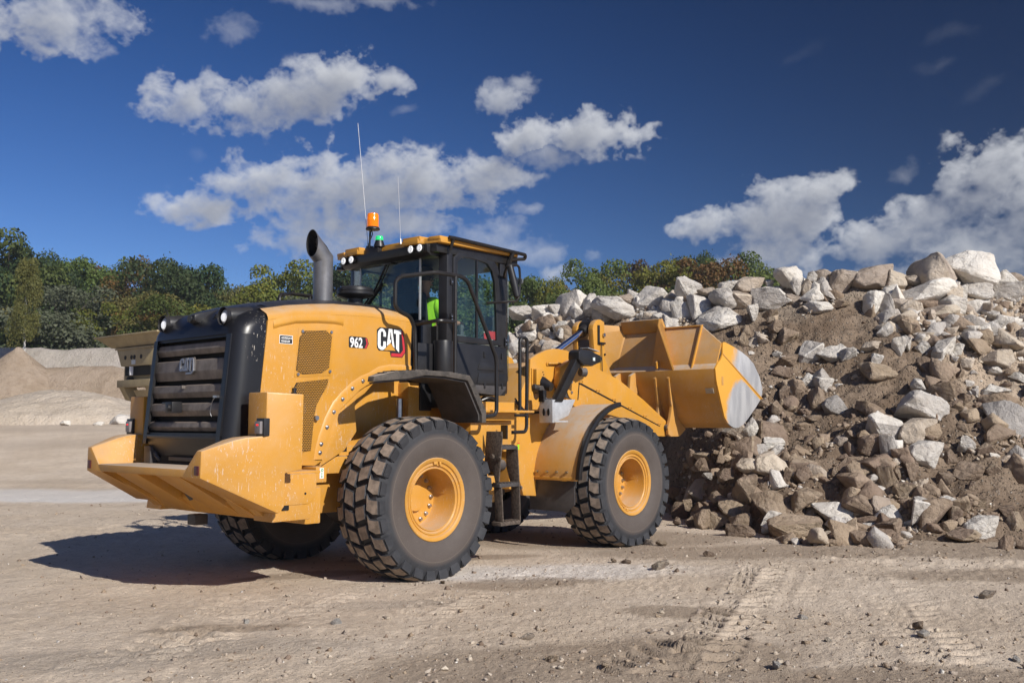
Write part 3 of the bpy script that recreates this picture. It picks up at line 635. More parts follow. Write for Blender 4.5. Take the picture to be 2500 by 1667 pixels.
# perforated engine panels: real hexagonal perforation over a black backing that paints the hollow's shade
def inpoly(x, z, P):
    c = False; j = len(P)-1
    for i in range(len(P)):
        if (P[i][1] > z) != (P[j][1] > z) and x < (P[j][0]-P[i][0])*(z-P[i][1])/(P[j][1]-P[i][1])+P[i][0]: c = not c
        j = i
    return c
def perforated(poly, y, sy, pitch=.0185, hole=.0086):
    P = MB(); xs = [p[0] for p in poly]; zs = [p[1] for p in poly]; rowh = pitch*.866; k = 0; z = min(zs)
    R6 = pitch/math.sqrt(3)
    while z < max(zs):
        x = min(xs) + (pitch/2 if k % 2 else 0)
        while x < max(xs):
            if inpoly(x, z, poly):
                o = [(x+R6*math.cos(R(30+60*i)), y, z+R6*math.sin(R(30+60*i))) for i in range(6)]
                q = [(x+hole*math.cos(R(30+60*i)), y, z+hole*math.sin(R(30+60*i))) for i in range(6)]
                P.add(o+q, [(i, (i+1) % 6, 6+(i+1) % 6, 6+i) for i in range(6)])
            x += pitch
        z += rowh; k += 1
    return P
PANEL1 = [(-1.136, 2.316), (-.895, 2.336), (-.825, 2.290), (-.854, 1.988), (-.941, 1.935), (-1.153, 1.916), (-1.225, 1.951), (-1.193, 2.253)]
PANEL2 = [(-1.216, 1.839), (-.858, 1.883), (-.871, 1.822), (-.989, 1.645), (-1.013, 1.537), (-1.046, 1.225), (-1.124, 1.215), (-1.3, 1.215), (-1.3, 1.7)]
for sy in (-1, 1):
    b = MB(); b.prism([(-1.20, 2.345), (-.80, 2.352), (-.825, 1.915), (-1.24, 1.885)], sy*.748, sy*.7535); b.build('access_panel', Y, LD, .003)
    for poly in (PANEL1, PANEL2):
        b = MB(); b.prism(poly, sy*.749, sy*.7555); bk = b.build('panel_backing', M['dark'], LD)
        perforated(poly, sy*.7615, sy).build('perforated_grille', Y, bk, smooth=False, fix=False)
    for x, z in ((-1.165, 2.31), (-.835, 2.325), (-.845, 1.955), (-1.205, 1.915)):
        b = MB(); b.cyl((x, sy*.752, z), (x, sy*.766, z), .014, n=8); b.build('bolt', M['steel'], LD)
    b = MB(); b.bx(-1.265, -1.235, sy*.75, sy*.785, 1.70, 1.79); b.build('panel_latch', K, LD, .005)
    b = MB(); b.cyl((-1.0, sy*.75, 1.52), (-1.0, sy*.785, 1.52), .022); b.build('panel_lock', M['steel'], LD)

# ---- black rear end with the slatted radiator grille
LV = [(1.28, -1.93, .745, .15), (1.36, -1.925, .75, .16), (1.80, -1.885, .752, .16), (2.25, -1.842, .75, .16), (2.31, -1.832, .747, .17), (2.37, -1.805, .735, .19), (2.42, -1.765, .71, .21),
      (2.47, -1.70, .66, .24), (2.51, -1.63, .60, .26), (2.545, -1.56, .52, .27), (2.575, -1.47, .40, .25)]
def loop(z, xr, wd, r, gap):
    xf = -1.56 if z > 2.38 else -1.54 - .06*(2.38-z)/.66
    xf = max(xf, -1.61); xf = -1.44 if z > 2.40 else xf
    half = [(xr, gap)] + [(xr, wd-r)] + [(xr+r-r*math.cos(t), wd-r+r*math.sin(t)) for t in np.linspace(.25, math.pi/2, 6)] + [((xr+r+xf)/2, wd+.001), (xf, wd)]
    return [(x, y, z) for x, y in half]
for sy in (-1, 1):
    pass
rowsU = [loop(z, xr, wd, r, 0.) for z, xr, wd, r in LV[3:]]
rowsL = [loop(z, xr, wd, r, .655) for z, xr, wd, r in LV[:4]]
b = MB()
for rr in (rowsU, rowsL):
    for sy in (-1, 1): b.grid([[(x, sy*y, z) for x, y, z in r] for r in rr])
# inner returns of the opening
def gx(z): return -1.836-.0938*(2.252-z)
for sy in (-1, 1): b.add([(gx(z)+dx, sy*.655, z) for z in (1.28, 2.25) for dx in (-.005, .09)], [(0, 1, 3, 2)])
b.add([(gx(2.25), -.655, 2.25), (gx(2.25), .655, 2.25), (gx(2.25)+.09, .655, 2.25), (gx(2.25)+.09, -.655, 2.25)], [(0, 1, 2, 3)])
def black_scuffed():
    m, t, bs = mat('black_plastic_splashed'); v = t.new('ShaderNodeTexCoord').outputs['Object']; x, y, z = t.sep(v)
    c = t.mix(t.noise(v, 6, 4), (.008, .008, .010), (.013, .013, .015))
    s = t.ramp(t.noise(t.mapping(v, (60, 60, 22), (0, 0, 0), (0, .5, 0)), 1.2, 2, .6, 1.2), .655, .70)
    zone = t.math('MULTIPLY', t.ramp(t.math('ADD', x, t.math('MULTIPLY', t.noise(v, 3, 3), .16)), -1.70, -1.52), t.ramp(t.noise(v, 2.5, 3), .38, .55))
    c = t.mix(t.math('MULTIPLY', s, zone), c, (.55, .5, .42))
    t.put(bs.inputs['Base Color'], c); bs.inputs['Roughness'].default_value = .34
    return m
M['black_splash'] = black_scuffed()
shroud = b.build('rear_shroud', M['black_splash'], LD, ang=60)
b = MB(); b.add([(gx(z)+.10, y, z) for z in (1.1, 2.27) for y in (-.66, .66)], [(0, 1, 3, 2)]); b.build('radiator_core', M['dark'], LD)
b = MB(); b.prism([(-1.92, 1.335), (-1.80, 1.335), (-1.74, 1.10), (-1.80, 1.10)], -.62, .62); b.prism([(-1.925, 1.37), (-1.80, 1.37), (-1.80, 1.33), (-1.925, 1.33)], -.655, .655); b.build('grille_apron', K, LD, .008)
grille = MB().ring([(-.655, 1.365), (.655, 1.365), (.652, 2.25), (-.652, 2.25)], [(-.632, 1.385), (.632, 1.385), (.63, 2.228), (-.63, 2.228)], 0, .03)
grille.v = [(gx(z)+.012+y, x, z) for x, y, z in grille.v]
grille = grille.build('radiator_grille', K, LD)
for z0, z1 in ((2.095, 2.205), (1.862, 2.052), (1.702, 1.822), (1.535, 1.657), (1.40, 1.488)):
    b = MB(); h = z1-z0
    b.prism([(gx(z1)+.055, z1), (gx(z1-.02)+.028, z1-.012), (gx(z0+h*.42)+.022, z0+h*.42), (gx(z0)+.05, z0), (gx(z0)+.075, z0+.006), (gx(z1)+.085, z1-.004)], -.628, .628)
    b.build('slat', M['slat'], grille, .004)
# emblem on the second slat: silver letters on a hexagon
def rear_pt(y, z, d): return (gx(z)+.024-d, y, z)
def rear_poly(mb, P, d0, d1, mi=0):
    n = len(P); mb.add([rear_pt(y, z, d0) for y, z in P]+[rear_pt(y, z, d1) for y, z in P], [tuple(range(n)), tuple(range(2*n-1, n-1, -1))]+[(i, i+n, (i+1) % n+n, (i+1) % n) for i in range(n)], mi)
# letter outlines in a unit box (u to the right, v up)
LET_C = [(.30, .62), (.30, .80), (.24, .94), (.15, 1.0), (.09, .97), (.02, .86), (0, .74), (0, .22), (.03, .08), (.11, 0), (.20, 0), (.30, .12), (.30, .40), (.205, .40), (.205, .22), (.19, .165), (.155, .15), (.12, .17), (.105, .22), (.105, .78), (.12, .84), (.155, .86), (.19, .84), (.205, .78), (.205, .62)]
LET_A = [(.335, .20), (.405, 1.0), (.535, 1.0), (.63, .12), (.59, .17), (.545, .245), (.505, .62), (.485, .86), (.468, .86), (.445, .50), (.487, .50), (.492, .40), (.47, .33), (.415, .28)]
LET_T = [(.60, 1.0), (.60, .80), (.685, .80), (.685, .10), (.735, .02), (.80, -.07), (.80, .80), (.875, .80), (.875, 1.0)]
TRI = [(.235, .0), (.475, .36), (.665, .0)]
BACK = [(-.02, .10), (.05, -.04), (.45, -.04), (.47, -.10), (.50, -.30), (.93, -.30), (1.07, -.02), (1.03, .42), (.95, .95), (.90, 1.04), (.08, 1.04), (-.03, .92)]
HEXR = [(.50, -.27), (.905, -.27), (1.04, -.015), (1.0, .42), (.93, .93), (.885, .97), (.925, .42), (.955, .06), (.86, -.12), (.52, -.12)]
emb = MB(); em = lambda P: [(.160-u*.245, 1.947+v*.118) for u, v in P]
for P_ in (LET_C, LET_A, LET_T, TRI, HEXR): rear_poly(emb, em(P_), .012, .022)
back = MB(); rear_poly(back, em(BACK), -.002, .012)
eb = back.build('emblem', M['grey_dark'], LD); emb.build('emblem_letters', M['silver'], eb)
# camera bracket, latch and stop on the grille
b = MB(); b.box((gx(1.62)-.04, .10, 1.615), (.10, .12, .10)); b.box((gx(1.65)-.02, .20, 1.655), (.06, .2, .018)); b.cyl((gx(1.6)-.09, .07, 1.61), (gx(1.6)-.12, .07, 1.61), .03); b.build('grille_camera', K, LD, .006)
b = MB(); b.box((gx(1.7)-.01, -.555, 1.702), (.05, .06, .02)); b.tube([(gx(1.7)-.02, -.54, 1.70), (gx(1.65)-.02, -.50, 1.66), (gx(1.56)-.02, -.485, 1.56), (gx(1.52)-.01, -.50, 1.53)], .004, 6); b.build('grille_latch', M['steel'], LD)
b = MB(); b.box((gx(1.82)+.012, .07, 1.80), (.04, .035, .03)); b.build('grille_stop', M['slat'], LD, .005)
# rear work lamps in eyebrow housings, and the camera between them
for y in (-.517, .517):
    b = MB(); b.cyl((-1.56, y, 2.43), (-1.80, y, 2.41), .088, .078, 20); b.cyl((-1.80, y, 2.41), (-1.845, y, 2.412), .078, .080, 20, cap=False); lh = b.build('rear_work_lamp', K, LD, .01)
    b = MB(); b.lathe([(.068, -1.806), (.066, -1.816), (.05, -1.826), (.0001, -1.83)], 'x', (0, y, 2.405), 20); b.build('lens', M['alu'], lh)
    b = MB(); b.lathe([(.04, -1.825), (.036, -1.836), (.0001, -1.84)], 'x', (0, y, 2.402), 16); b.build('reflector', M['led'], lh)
b = MB(); b.prism([(-1.60, 2.53), (-1.80, 2.475), (-1.85, 2.455), (-1.85, 2.40), (-1.80, 2.38), (-1.55, 2.40)], -.07, .07); ch = b.build('rear_camera', K, LD, .015)
b = MB(); b.cyl((-1.85, 0, 2.425), (-1.862, 0, 2.424), .032, n=16); b.build('lens', M['decal_black'], ch)
for i in range(5):
    b = MB(); b.box((-1.775-.008*i+.02, -.27, 2.41-.018*(i-2)), (.012, .05-.012*abs(i-2), .008), rot=Euler((0, -.9, 0))); b.build('sensor_slot', M['dark'], LD)

# ---- counterweight: flared wings, uprights with the tail lamps, open ribbed underside
def wing_out(sy): return lambda x, z: sy*(1.16+.354*(x+1.8))
for sy in (-1, 1):
    def inner(x, z, sy=sy): return sy*(.914 - (1.25-z)*1.046 if x < -2.2 else (.89 if x < -1.75 else .86)) if z > 1.0 else sy*.80
    wing = [(-2.295, 1.25), (-2.298, 1.033), (-1.69, .722), (-1.648, .784), (-1.647, 1.056), (-1.512, 1.085), (-1.508, 1.718), (-1.807, 1.732), (-1.807, 1.368), (-1.96, 1.356), (-2.05, 1.335)]
    b = MB(); b.prism(wing, wing_out(sy), inner); cw = b.build('counterweight_wing', M['yellow_worn'], LD, .014)
    # tail lamp let into the rear corner of the upright
    yo = wing_out(sy)(-1.79, 0)
    b = MB(); b.bx(-1.832, -1.76, min(yo-.09*-sy*-1 if 0 else yo, yo-sy*.115)+0, max(yo, yo-sy*.115), 1.365, 1.515); b.v = [(x, y+sy*.004, z) for x, y, z in b.v]
    tl = b.build('tail_lamp', M['decal_black'], LD, .006)
    b = MB(); b.bx(-1.856, -1.82, min(yo-sy*.022, yo-sy*.10), max(yo-sy*.022, yo-sy*.10), 1.385, 1.49); b.build('lens', M['lamp_grey'], tl, .006)
    b = MB(); b.bx(-1.859, -1.85, min(yo-sy*.045, yo-sy*.075), max(yo-sy*.045, yo-sy*.075), 1.452, 1.466); b.build('red_light', M['redled'], tl)
    b = MB(); b.bx(-2.304, -2.285, min(sy*.90, sy*.965), max(sy*.90, sy*.965), 1.055, 1.13); b.build('reflector', M['redlens'], LD, .004)
    # lower side box behind the wing
    box = [(-1.60, 1.04), (-1.21, 1.035), (-1.20, .88), (-1.24, .68), (-1.27, .64), (-1.66, .64), (-1.64, .76)]
    b = MB(); b.prism(box, sy*.78, sy*1.06); b.build('side_box', M['yellow_worn'], LD, .012)
    b = MB(); b.prism([(-1.575, 1.0), (-1.245, .995), (-1.245, .80), (-1.30, .775), (-1.575, .775)], sy*1.058, sy*1.066); b.build('side_box_cover', M['yellow_worn'], LD, .003)
    b = MB(); b.bx(-1.57, -1.50, min(sy*1.055, sy*1.07), max(sy*1.055, sy*1.07), .735, .775); b.build('tie_down_slot', M['dark'], LD)
    b = MB(); b.cyl((-1.33, sy*1.06, .865), (-1.33, sy*1.069, .865), .011, n=10); b.build('drain_hole', M['dark'], LD)
    # back side of the hood foot
    b = MB(); b.bx(-1.50, -1.12, min(sy*.70, sy*1.0), max(sy*.70, sy*1.0), 1.03, 1.055); b.build('side_ledge', Y, LD, .004)
b = MB()
b.prism([(-2.297, 1.098), (-2.297, 1.033), (-1.9, 1.0), (-1.3, 1.03), (-1.3, 1.098)], -.79, .79); b.build('counterweight_deck', M['yellow_dusty'], LD, .01)
for y0, y1 in ((.16, .56), (-.56, -.16), (.72, .80), (-.80, -.72)):
    b = MB(); b.prism([(-2.25, 1.035), (-1.66, .68), (-1.2, .60), (-1.1, .60), (-1.1, 1.03)], y0, y1); b.build('counterweight_rib', Y, LD, .012)
b = MB(); b.prism([(-1.80, .80), (-1.62, .655), (-1.2, .58), (-1.05, .58), (-1.05, .9), (-1.75, .9)], -.92, .92); b.build('counterweight_belly', Y, LD, .012)
b = MB(); b.bx(-1.5, -1.36, .42, .56, .50, .6); b.build('drain_guard', M['grey_dark'], LD, .01)
b = MB(); b.cyl((-1.72, 0, .80), (-1.72, 0, .95), .03); b.bx(-1.80, -1.66, -.03, .12, .86, .9); b.build('tow_pin', M['grey_dark'], LD, .01)
for y in (.36, -.36, 0): 
    b = MB(); b.cyl((-1.83, y, .86), (-1.78, y, .80), .035, n=10); b.build('bolt', M['grey_dark'], LD)
b = MB(); b.bx(-1.9, -1.75, .56, .68, 1.1, 1.26); b.tube([(-1.86, .55, 1.2), (-1.86, .5, 1.15), (-1.8, .5, 1.1)], .02); b.bx(-1.86, -1.82, -.5, .3, 1.13, 1.165); b.build('lower_radiator_bracket', M['grey_dark'], LD, .008)

# ---- exhaust, air intake
cx = -.36; ra = .101; n = 28; rows = []
for k in range(5):
    row = []
    for i in range(n):
        t = 2*math.pi*i/n; ox, oy = ra*math.cos(t), ra*math.sin(t)
        zm = 3.17+.43*ox
        if k == 0: p = (cx+ox, oy, 2.68)
        elif k == 1: p = (cx+ox, oy, zm)
        else:
            q = Vector((cx+ox, oy, zm)); d = Vector((-.71, 0, .70)); s_ = (q.x+.512+.04*(q.z-3.3))/.71; q2 = q+d*max(s_, .02)
            ctr = Vector((-.512, 0, 3.303))
            p = tuple(q2) if k == 2 else (tuple(ctr+(q2-ctr)*.95) if k == 3 else tuple(ctr+(q2-ctr)*.94+Vector((.15, 0, -.13))))
        row.append(p)
    rows.append(row)
b = MB(); b.grid(rows[:4], wrap=True); ex = b.build('exhaust_stack', M['exhaust'], LD, ang=25)
b = MB(); b.grid(rows[3:], wrap=True); b.build('bore', M['dark'], ex)
b = MB(); b.lathe([(.118, 2.64), (.113, 2.70), (.106, 2.725)], 'z', (cx, 0, 0), 24); b.build('base_collar', M['exhaust'], ex)
b = MB(); b.lathe([(.08, 2.68), (.08, 2.775), (.10, 2.782), (.183, 2.80), (.197, 2.815), (.197, 2.835), (.191, 2.84), (.191, 2.848), (.195, 2.853), (.184, 2.882), (.15, 2.896), (.04, 2.903)], 'z', (-.02, -.11, 0), 32); b.build('air_precleaner', K, LD, ang=30)
b = MB(); b.cyl((-.015, -.79, 2.72), (-.015, -.79, 2.745), .001); 

# ---- cab
cab = empty('cab', parent=LD)
foot = [(.60, -.50), (.70, -.80), (1.60, -.80), (1.74, -.72), (1.88, -.42), (1.92, 0), (1.88, .42), (1.74, .72), (1.60, .80), (.70, .80), (.60, .50)]
b = MB()
sidep = [(.60, 2.33), (1.60, 2.33), (1.62, 2.30), (1.645, 1.96), (1.59, 1.84), (1.50, 1.775), (1.07, 1.80), (.85, 1.63), (.60, 1.63)]
b.prism(sidep, -.80, .80); b.prism_z([(1.58, -.78), (1.74, -.70), (1.88, -.42), (1.92, 0), (1.88, .42), (1.74, .70), (1.58, .78)], 1.80, 2.32); b.bx(.45, .62, -.62, .62, 1.6, 2.56)
b.build('lower_body', K, cab, .025)
for x0, x1, z0, z1 in ((1.13, 1.56, 2.05, 2.13), (1.12, 1.58, 1.90, 2.02)):
    b = MB(); b.prism([(x0, z0), (x1, z0), (x1, z1), (x0+.03, z1)], -.808, -.79); b.build('body_panel', K, cab, .006)
for x in (1.24, 1.53):
    for z in (2.22, 1.885):
        b = MB(); b.bx(x-.012, x+.012, -.812, -.80, z-.035, z+.035); b.build('panel_latch', K, cab, .004)
b = MB(); b.prism([(1.09, 1.80), (1.50, 1.775), (1.59, 1.84), (1.60, 1.88), (1.1, 1.885)], -.803, -.79); b.build('body_skid', M['grey_dark'], cab, .004)
# roof
b = MB()
roofp = [(.50, -.86), (.47, -.64), (.41, -.60), (.40, -.38), (.50, -.30), (.52, 0), (.50, .30), (.40, .38), (.41, .60), (.47, .64), (.50, .86), (1.74, .86), (1.88, .70), (1.93, .3), (1.93, -.3), (1.88, -.70), (1.74, -.86)]
b.prism_z(roofp, 3.365, 3.425)
for s in (-1, 1):
    b.prism_z([(.42, s*.62), (.41, s*.36), (.9, s*.36), (.9, s*.62)], 3.40, 3.45)
    b.prism_z([(.49, s*.855), (.47, s*.70), (1.0, s*.70), (1.0, s*.855)], 3.40, 3.438)
b.prism_z([(.6, -.6), (.6, .6), (1.7, .6), (1.7, -.6)], 3.42, 3.47)
b.build('roof', M['yellow'], cab, .012)
b = MB(); b.prism_z([(.50, -.80), (.45, -.6), (.45, .6), (.50, .80), (1.78, .82), (1.9, .4), (1.9, -.4), (1.78, -.82)], 3.27, 3.365)
b.prism([(.43, 3.36), (.62, 3.36), (.62, 3.235), (.50, 3.235), (.44, 3.27)], -.72, .72); b.build('roof_underside', M['rail'], cab, .01)
for s in (-1, 1):
    b = MB(); b.tube([(.60, s*.885, 3.425), (.66, s*.89, 3.427), (1.84, s*.89, 3.402), (1.86, s*.86, 3.36), (1.63, s*.84, 3.325)], .021, 8, .04)
    b.tube([(.66, s*.89, 3.427), (.66, s*.84, 3.30)], .018); b.tube([(1.62, s*.89, 3.405), (1.60, s*.83, 3.25)], .026); b.build('roof_rail', M['rail'], cab)
# pillars, door
for s in (-1, 1):
    b = MB(); b.prism_z([(.625, s*.70), (.655, s*.80), (.735, s*.805), (.735, s*.765), (.69, s*.74)], 2.3, 3.29); b.build('rear_pillar', K, cab, .008)
    b = MB(); b.prism_z([(1.50, s*.80), (1.60, s*.80), (1.66, s*.775), (1.64, s*.74), (1.50, s*.765)], 2.3, 3.29); b.build('front_pillar', K, cab, .008)
    outer = [(.735, 2.335), (1.08, 2.335), (1.525, 2.335), (1.525, 2.7), (1.51, 3.05), (1.45, 3.22), (1.37, 3.30), (1.22, 3.31), (.98, 3.31), (.82, 3.30), (.74, 3.24), (.735, 2.8)]
    innr = [(.79, 2.405), (1.08, 2.398), (1.435, 2.388), (1.425, 2.7), (1.40, 3.05), (1.355, 3.17), (1.28, 3.235), (1.18, 3.252), (.98, 3.262), (.87, 3.255), (.805, 3.20), (.79, 2.8)]
    dr_ = MB().ring(outer, innr, s*.812, s*.775).build('door', K, cab, .004)
    b = MB(); b.prism(innr, s*.792, s*.798); b.build('window', M['glass'], dr_)
    b = MB(); b.bx(1.105, 1.13, min(s*.785, s*.808), max(s*.785, s*.808), 2.395, 3.25); b.build('window_bar', K, dr_)
    for x, zz in ((.715, (2.57, 2.60, 2.97)), (1.585, (2.36, 2.40))):
        for z in zz:
            b = MB(); b.bx(x-.02, x+.02, min(s*.80, s*.82), max(s*.80, s*.82), z-.03, z+.03); h = b.build('hinge', K, cab, .004)
            b = MB(); b.cyl((x, s*.819, z), (x, s*.825, z), .009, n=8); b.build('hinge_bolt', M['steel'], h)
b = MB(); b.cyl((.60, -.80, 2.335), (.60, -.80, 2.0), .10, n=20); b.cyl((.60, -.80, 2.0), (.60, -.80, 1.96), .115, n=20); b.bx(.3, .75, -.74, -.5, 1.95, 2.3); b.build('air_reservoir', K, cab, .01)
# glass: rear pane, chamfered corners, curved front
b = MB(); b.bx(.548, .556, -.49, .49, 2.55, 3.235); b.build('rear_window', M['glass'], cab)
for s in (-1, 1):
    b = MB(); b.prism_z([(.552, s*.497), (.652, s*.775), (.659, s*.772), (.559, s*.494)], 2.40, 3.235); b.build('corner_window', M['glass'], cab)
    b = MB(); b.prism_z([(.542, s*.488), (.548, s*.506), (.562, s*.502), (.556, s*.484)], 2.40, 3.235); b.build('window_seal', M['alu'], cab)
    b = MB(); b.prism_z([(.64, s*.735), (.652, s*.775), (.68, s*.775), (.665, s*.73)], 2.4, 3.24); b.build('window_post', M['console'], cab)
for (a, c) in zip(foot[2:8], foot[3:9]):
    b = MB(); b.prism_z([(a[0], a[1]), (c[0], c[1]), (c[0]-.01, c[1]*.993), (a[0]-.01, a[1]*.993)], 1.95, 3.27); b.build('windscreen', M['glass'], cab)
b = MB(); b.bx(.55, .57, -.50, .50, 3.22, 3.28); b.bx(.545, .57, -.5, .5, 2.50, 2.56); b.build('rear_window_frame', K, cab, .005)
b = MB(); b.tube([(.535, .02, 3.25), (.53, .20, 2.98), (.53, .43, 2.78)], .012); b.tube([(.53, -.04, 3.25), (.525, .14, 2.98)], .008); b.tube([(.535, .10, 3.02), (.535, .43, 2.72)], .022, 6); b.box((.53, 0, 3.25), (.05, .16, .06)); b.build('rear_wiper', M['rail'], cab, .002)
# inside
b = MB(); b.bx(.62, 1.62, -.77, .77, 1.78, 1.84); b.bx(.60, .66, -.7, .7, 1.8, 2.5); b.build('cab_floor', M['dark'], cab)
b = MB(); b.box((1.12, .0, 2.30), (.50, .50, .14)); b.box((.87, .0, 2.62), (.14, .48, .62), rot=Euler((0, -.12, 0))); b.box((.82, .0, 3.0), (.10, .28, .18), rot=Euler((0, -.12, 0))); b.bx(.92, 1.3, -.2, .2, 1.84, 2.25); b.build('driver_seat', M['seat'], cab, .04)
b = MB(); b.box((1.15, -.36, 2.42), (.42, .12, .10)); b.box((1.32, -.36, 2.52), (.06, .06, .14)); b.bx(.95, 1.3, -.45, -.30, 1.84, 2.38); b.build('armrest_console', M['console'], cab, .02)
b = MB(); b.cyl((1.72, 0, 1.85), (1.50, 0, 2.50), .05); b.lathe([(.19, -.012), (.205, 0), (.19, .012), (.175, 0), (.19, -.012)], 'z', (0, 0, 0), 28, close=True)
nv = 28*5; rotm = Matrix.Rotation(R(-25), 3, 'Y'); b.v = b.v[:-nv] + [tuple(rotm @ Vector(p) + Vector((1.48, 0, 2.56))) for p in b.v[-nv:]]
for k in range(3):
    d = rotm @ Vector((.18*math.cos(k*2.1), .18*math.sin(k*2.1), 0)); b.cyl((1.48, 0, 2.56), tuple(Vector((1.48, 0, 2.56))+d), .014, n=6)
b.build('steering_wheel', M['console'], cab)
b = MB(); b.box((1.72, -.52, 2.62), (.03, .22, .16), rz=.5); b.cyl((1.72, -.52, 2.0), (1.72, -.52, 2.56), .02); b.build('display_screen', M['console'], cab, .006)
b = MB(); b.box((1.35, -.785, 2.445), (.20, .006, .09)); nt = b.build('safety_notice', M['paper_red'], cab)
b = MB(); b.box((1.285, -.786, 2.475), (.07, .008, .045), rot=Euler((0, .5, 0))); b.build('notice_corner', M['decal_white'], nt)
b = MB(); b.bx(1.0, 1.3, .25, .62, 3.12, 3.2); b.build('headliner_console', M['console'], cab, .02)
# roof lamps, beacon, aerials
for s in (-1, 1):
    for y in (.493, .632):
        b = MB(); b.cyl((.52, s*y, 3.315), (.435, s*y, 3.315), .038, .046, 18); b.cyl((.435, s*y, 3.315), (.41, s*y, 3.317), .047, .048, 18); lp = b.build('roof_work_lamp', K, cab)
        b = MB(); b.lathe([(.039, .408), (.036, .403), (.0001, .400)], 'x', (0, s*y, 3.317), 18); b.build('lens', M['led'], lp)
        for k in range(6):
            b = MB(); b.cyl((.401, s*y+.024*math.cos(k*1.047), 3.317+.024*math.sin(k*1.047)), (.396, s*y+.024*math.cos(k*1.047), 3.317+.024*math.sin(k*1.047)), .0075, n=8); b.build('led_cell', M['white'], lp)
b = MB(); b.cyl((.50, .79, 3.235), (.50, .79, 3.27), .05, n=14); b.build('side_lamp', K, cab)
bc = empty('amber_beacon', parent=LD)
b = MB(); b.cyl((.50, .29, 3.38), (.50, .275, 3.63), .012); b.tube([(.50, .26, 3.64), (.505, .235, 3.60), (.50, .28, 3.52)], .006); b.box((.50, .28, 3.41), (.06, .06, .10)); b.box((.50, .2, 3.38), (.09, .22, .09)); b.build('pole', M['rail'], bc, .002)
b = MB(); b.lathe([(.076, 3.638), (.081, 3.645), (.079, 3.655), (.064, 3.672)], 'z', (.5, .232, 0), 24); b.build('base', K, bc)
b = MB(); b.lathe([(.064, 3.67), (.066, 3.675), (.065, 3.74), (.067, 3.745), (.067, 3.75), (.065, 3.755), (.064, 3.80), (.059, 3.822), (.036, 3.828)], 'z', (.5, .232, 0), 28); b.build('dome', M['amber'], bc)
gc = empty('green_beacon', parent=LD)
b = MB(); b.lathe([(.063, 3.43), (.061, 3.45), (.047, 3.49), (.043, 3.505)], 'z', (.5, .118, 0), 20); b.build('base', K, gc)
b = MB(); b.lathe([(.042, 3.50), (.045, 3.51), (.041, 3.545), (.036, 3.552)], 'z', (.5, .118, 0), 20); b.build('dome', M['greenlamp'], gc)
b = MB(); b.cyl((.5, .30, 3.42), (.5, .315, 3.50), .012, .006, 8); b.cyl((.5, .315, 3.50), (.5, .519, 4.93), .0035, .003, 6); b.build('whip_aerial', M['wire'], LD)
b = MB(); b.cyl((.5, -.235, 3.42), (.5, -.233, 3.48), .012, .006, 8); b.cyl((.5, -.233, 3.48), (.5, -.18, 4.18), .003, .0025, 6); b.build('whip_aerial', M['wire'], LD)
# mirror on its bracket
mr = empty('mirror', parent=LD)
b = MB(); b.tube([(1.58, -.80, 3.12), (1.50, -.86, 3.14), (1.42, -.98, 3.22), (1.55, -1.0, 3.24), (1.60, -1.0, 3.22), (1.615, -1.0, 3.1), (1.60, -1.0, 2.88), (1.54, -1.0, 2.825), (1.40, -.95, 2.81), (1.30, -.83, 2.80), (1.28, -.80, 2.80)], .014, 8, .04); b.build('bracket', M['rail'], mr)
b = MB(); b.lathe([(.01, -.19), (.045, -.17), (.055, 0), (.045, .17), (.01, .19)], 'z', (0, 0, 0), 16); b.v = [(x*.8, y*.75, z*1.05) for x, y, z in b.v]; mm = Euler((0, R(-13), R(-42))).to_matrix(); b.v = [tuple(mm @ Vector(p)+Vector((1.50, -1.0, 3.05))) for p in b.v]; b.build('housing', K, mr)
b = MB(); b.cyl((1.60, -1.0, 3.06), (1.63, -1.0, 3.06), .04, .035, 14); b.build('lamp', M['console'], mr)
b = MB(); b.box((1.567, -1.0, 2.90), (.012, .03, .09), rot=Euler((0, R(-20), R(28)))); b.build('green_tab', M['hivis'], mr)

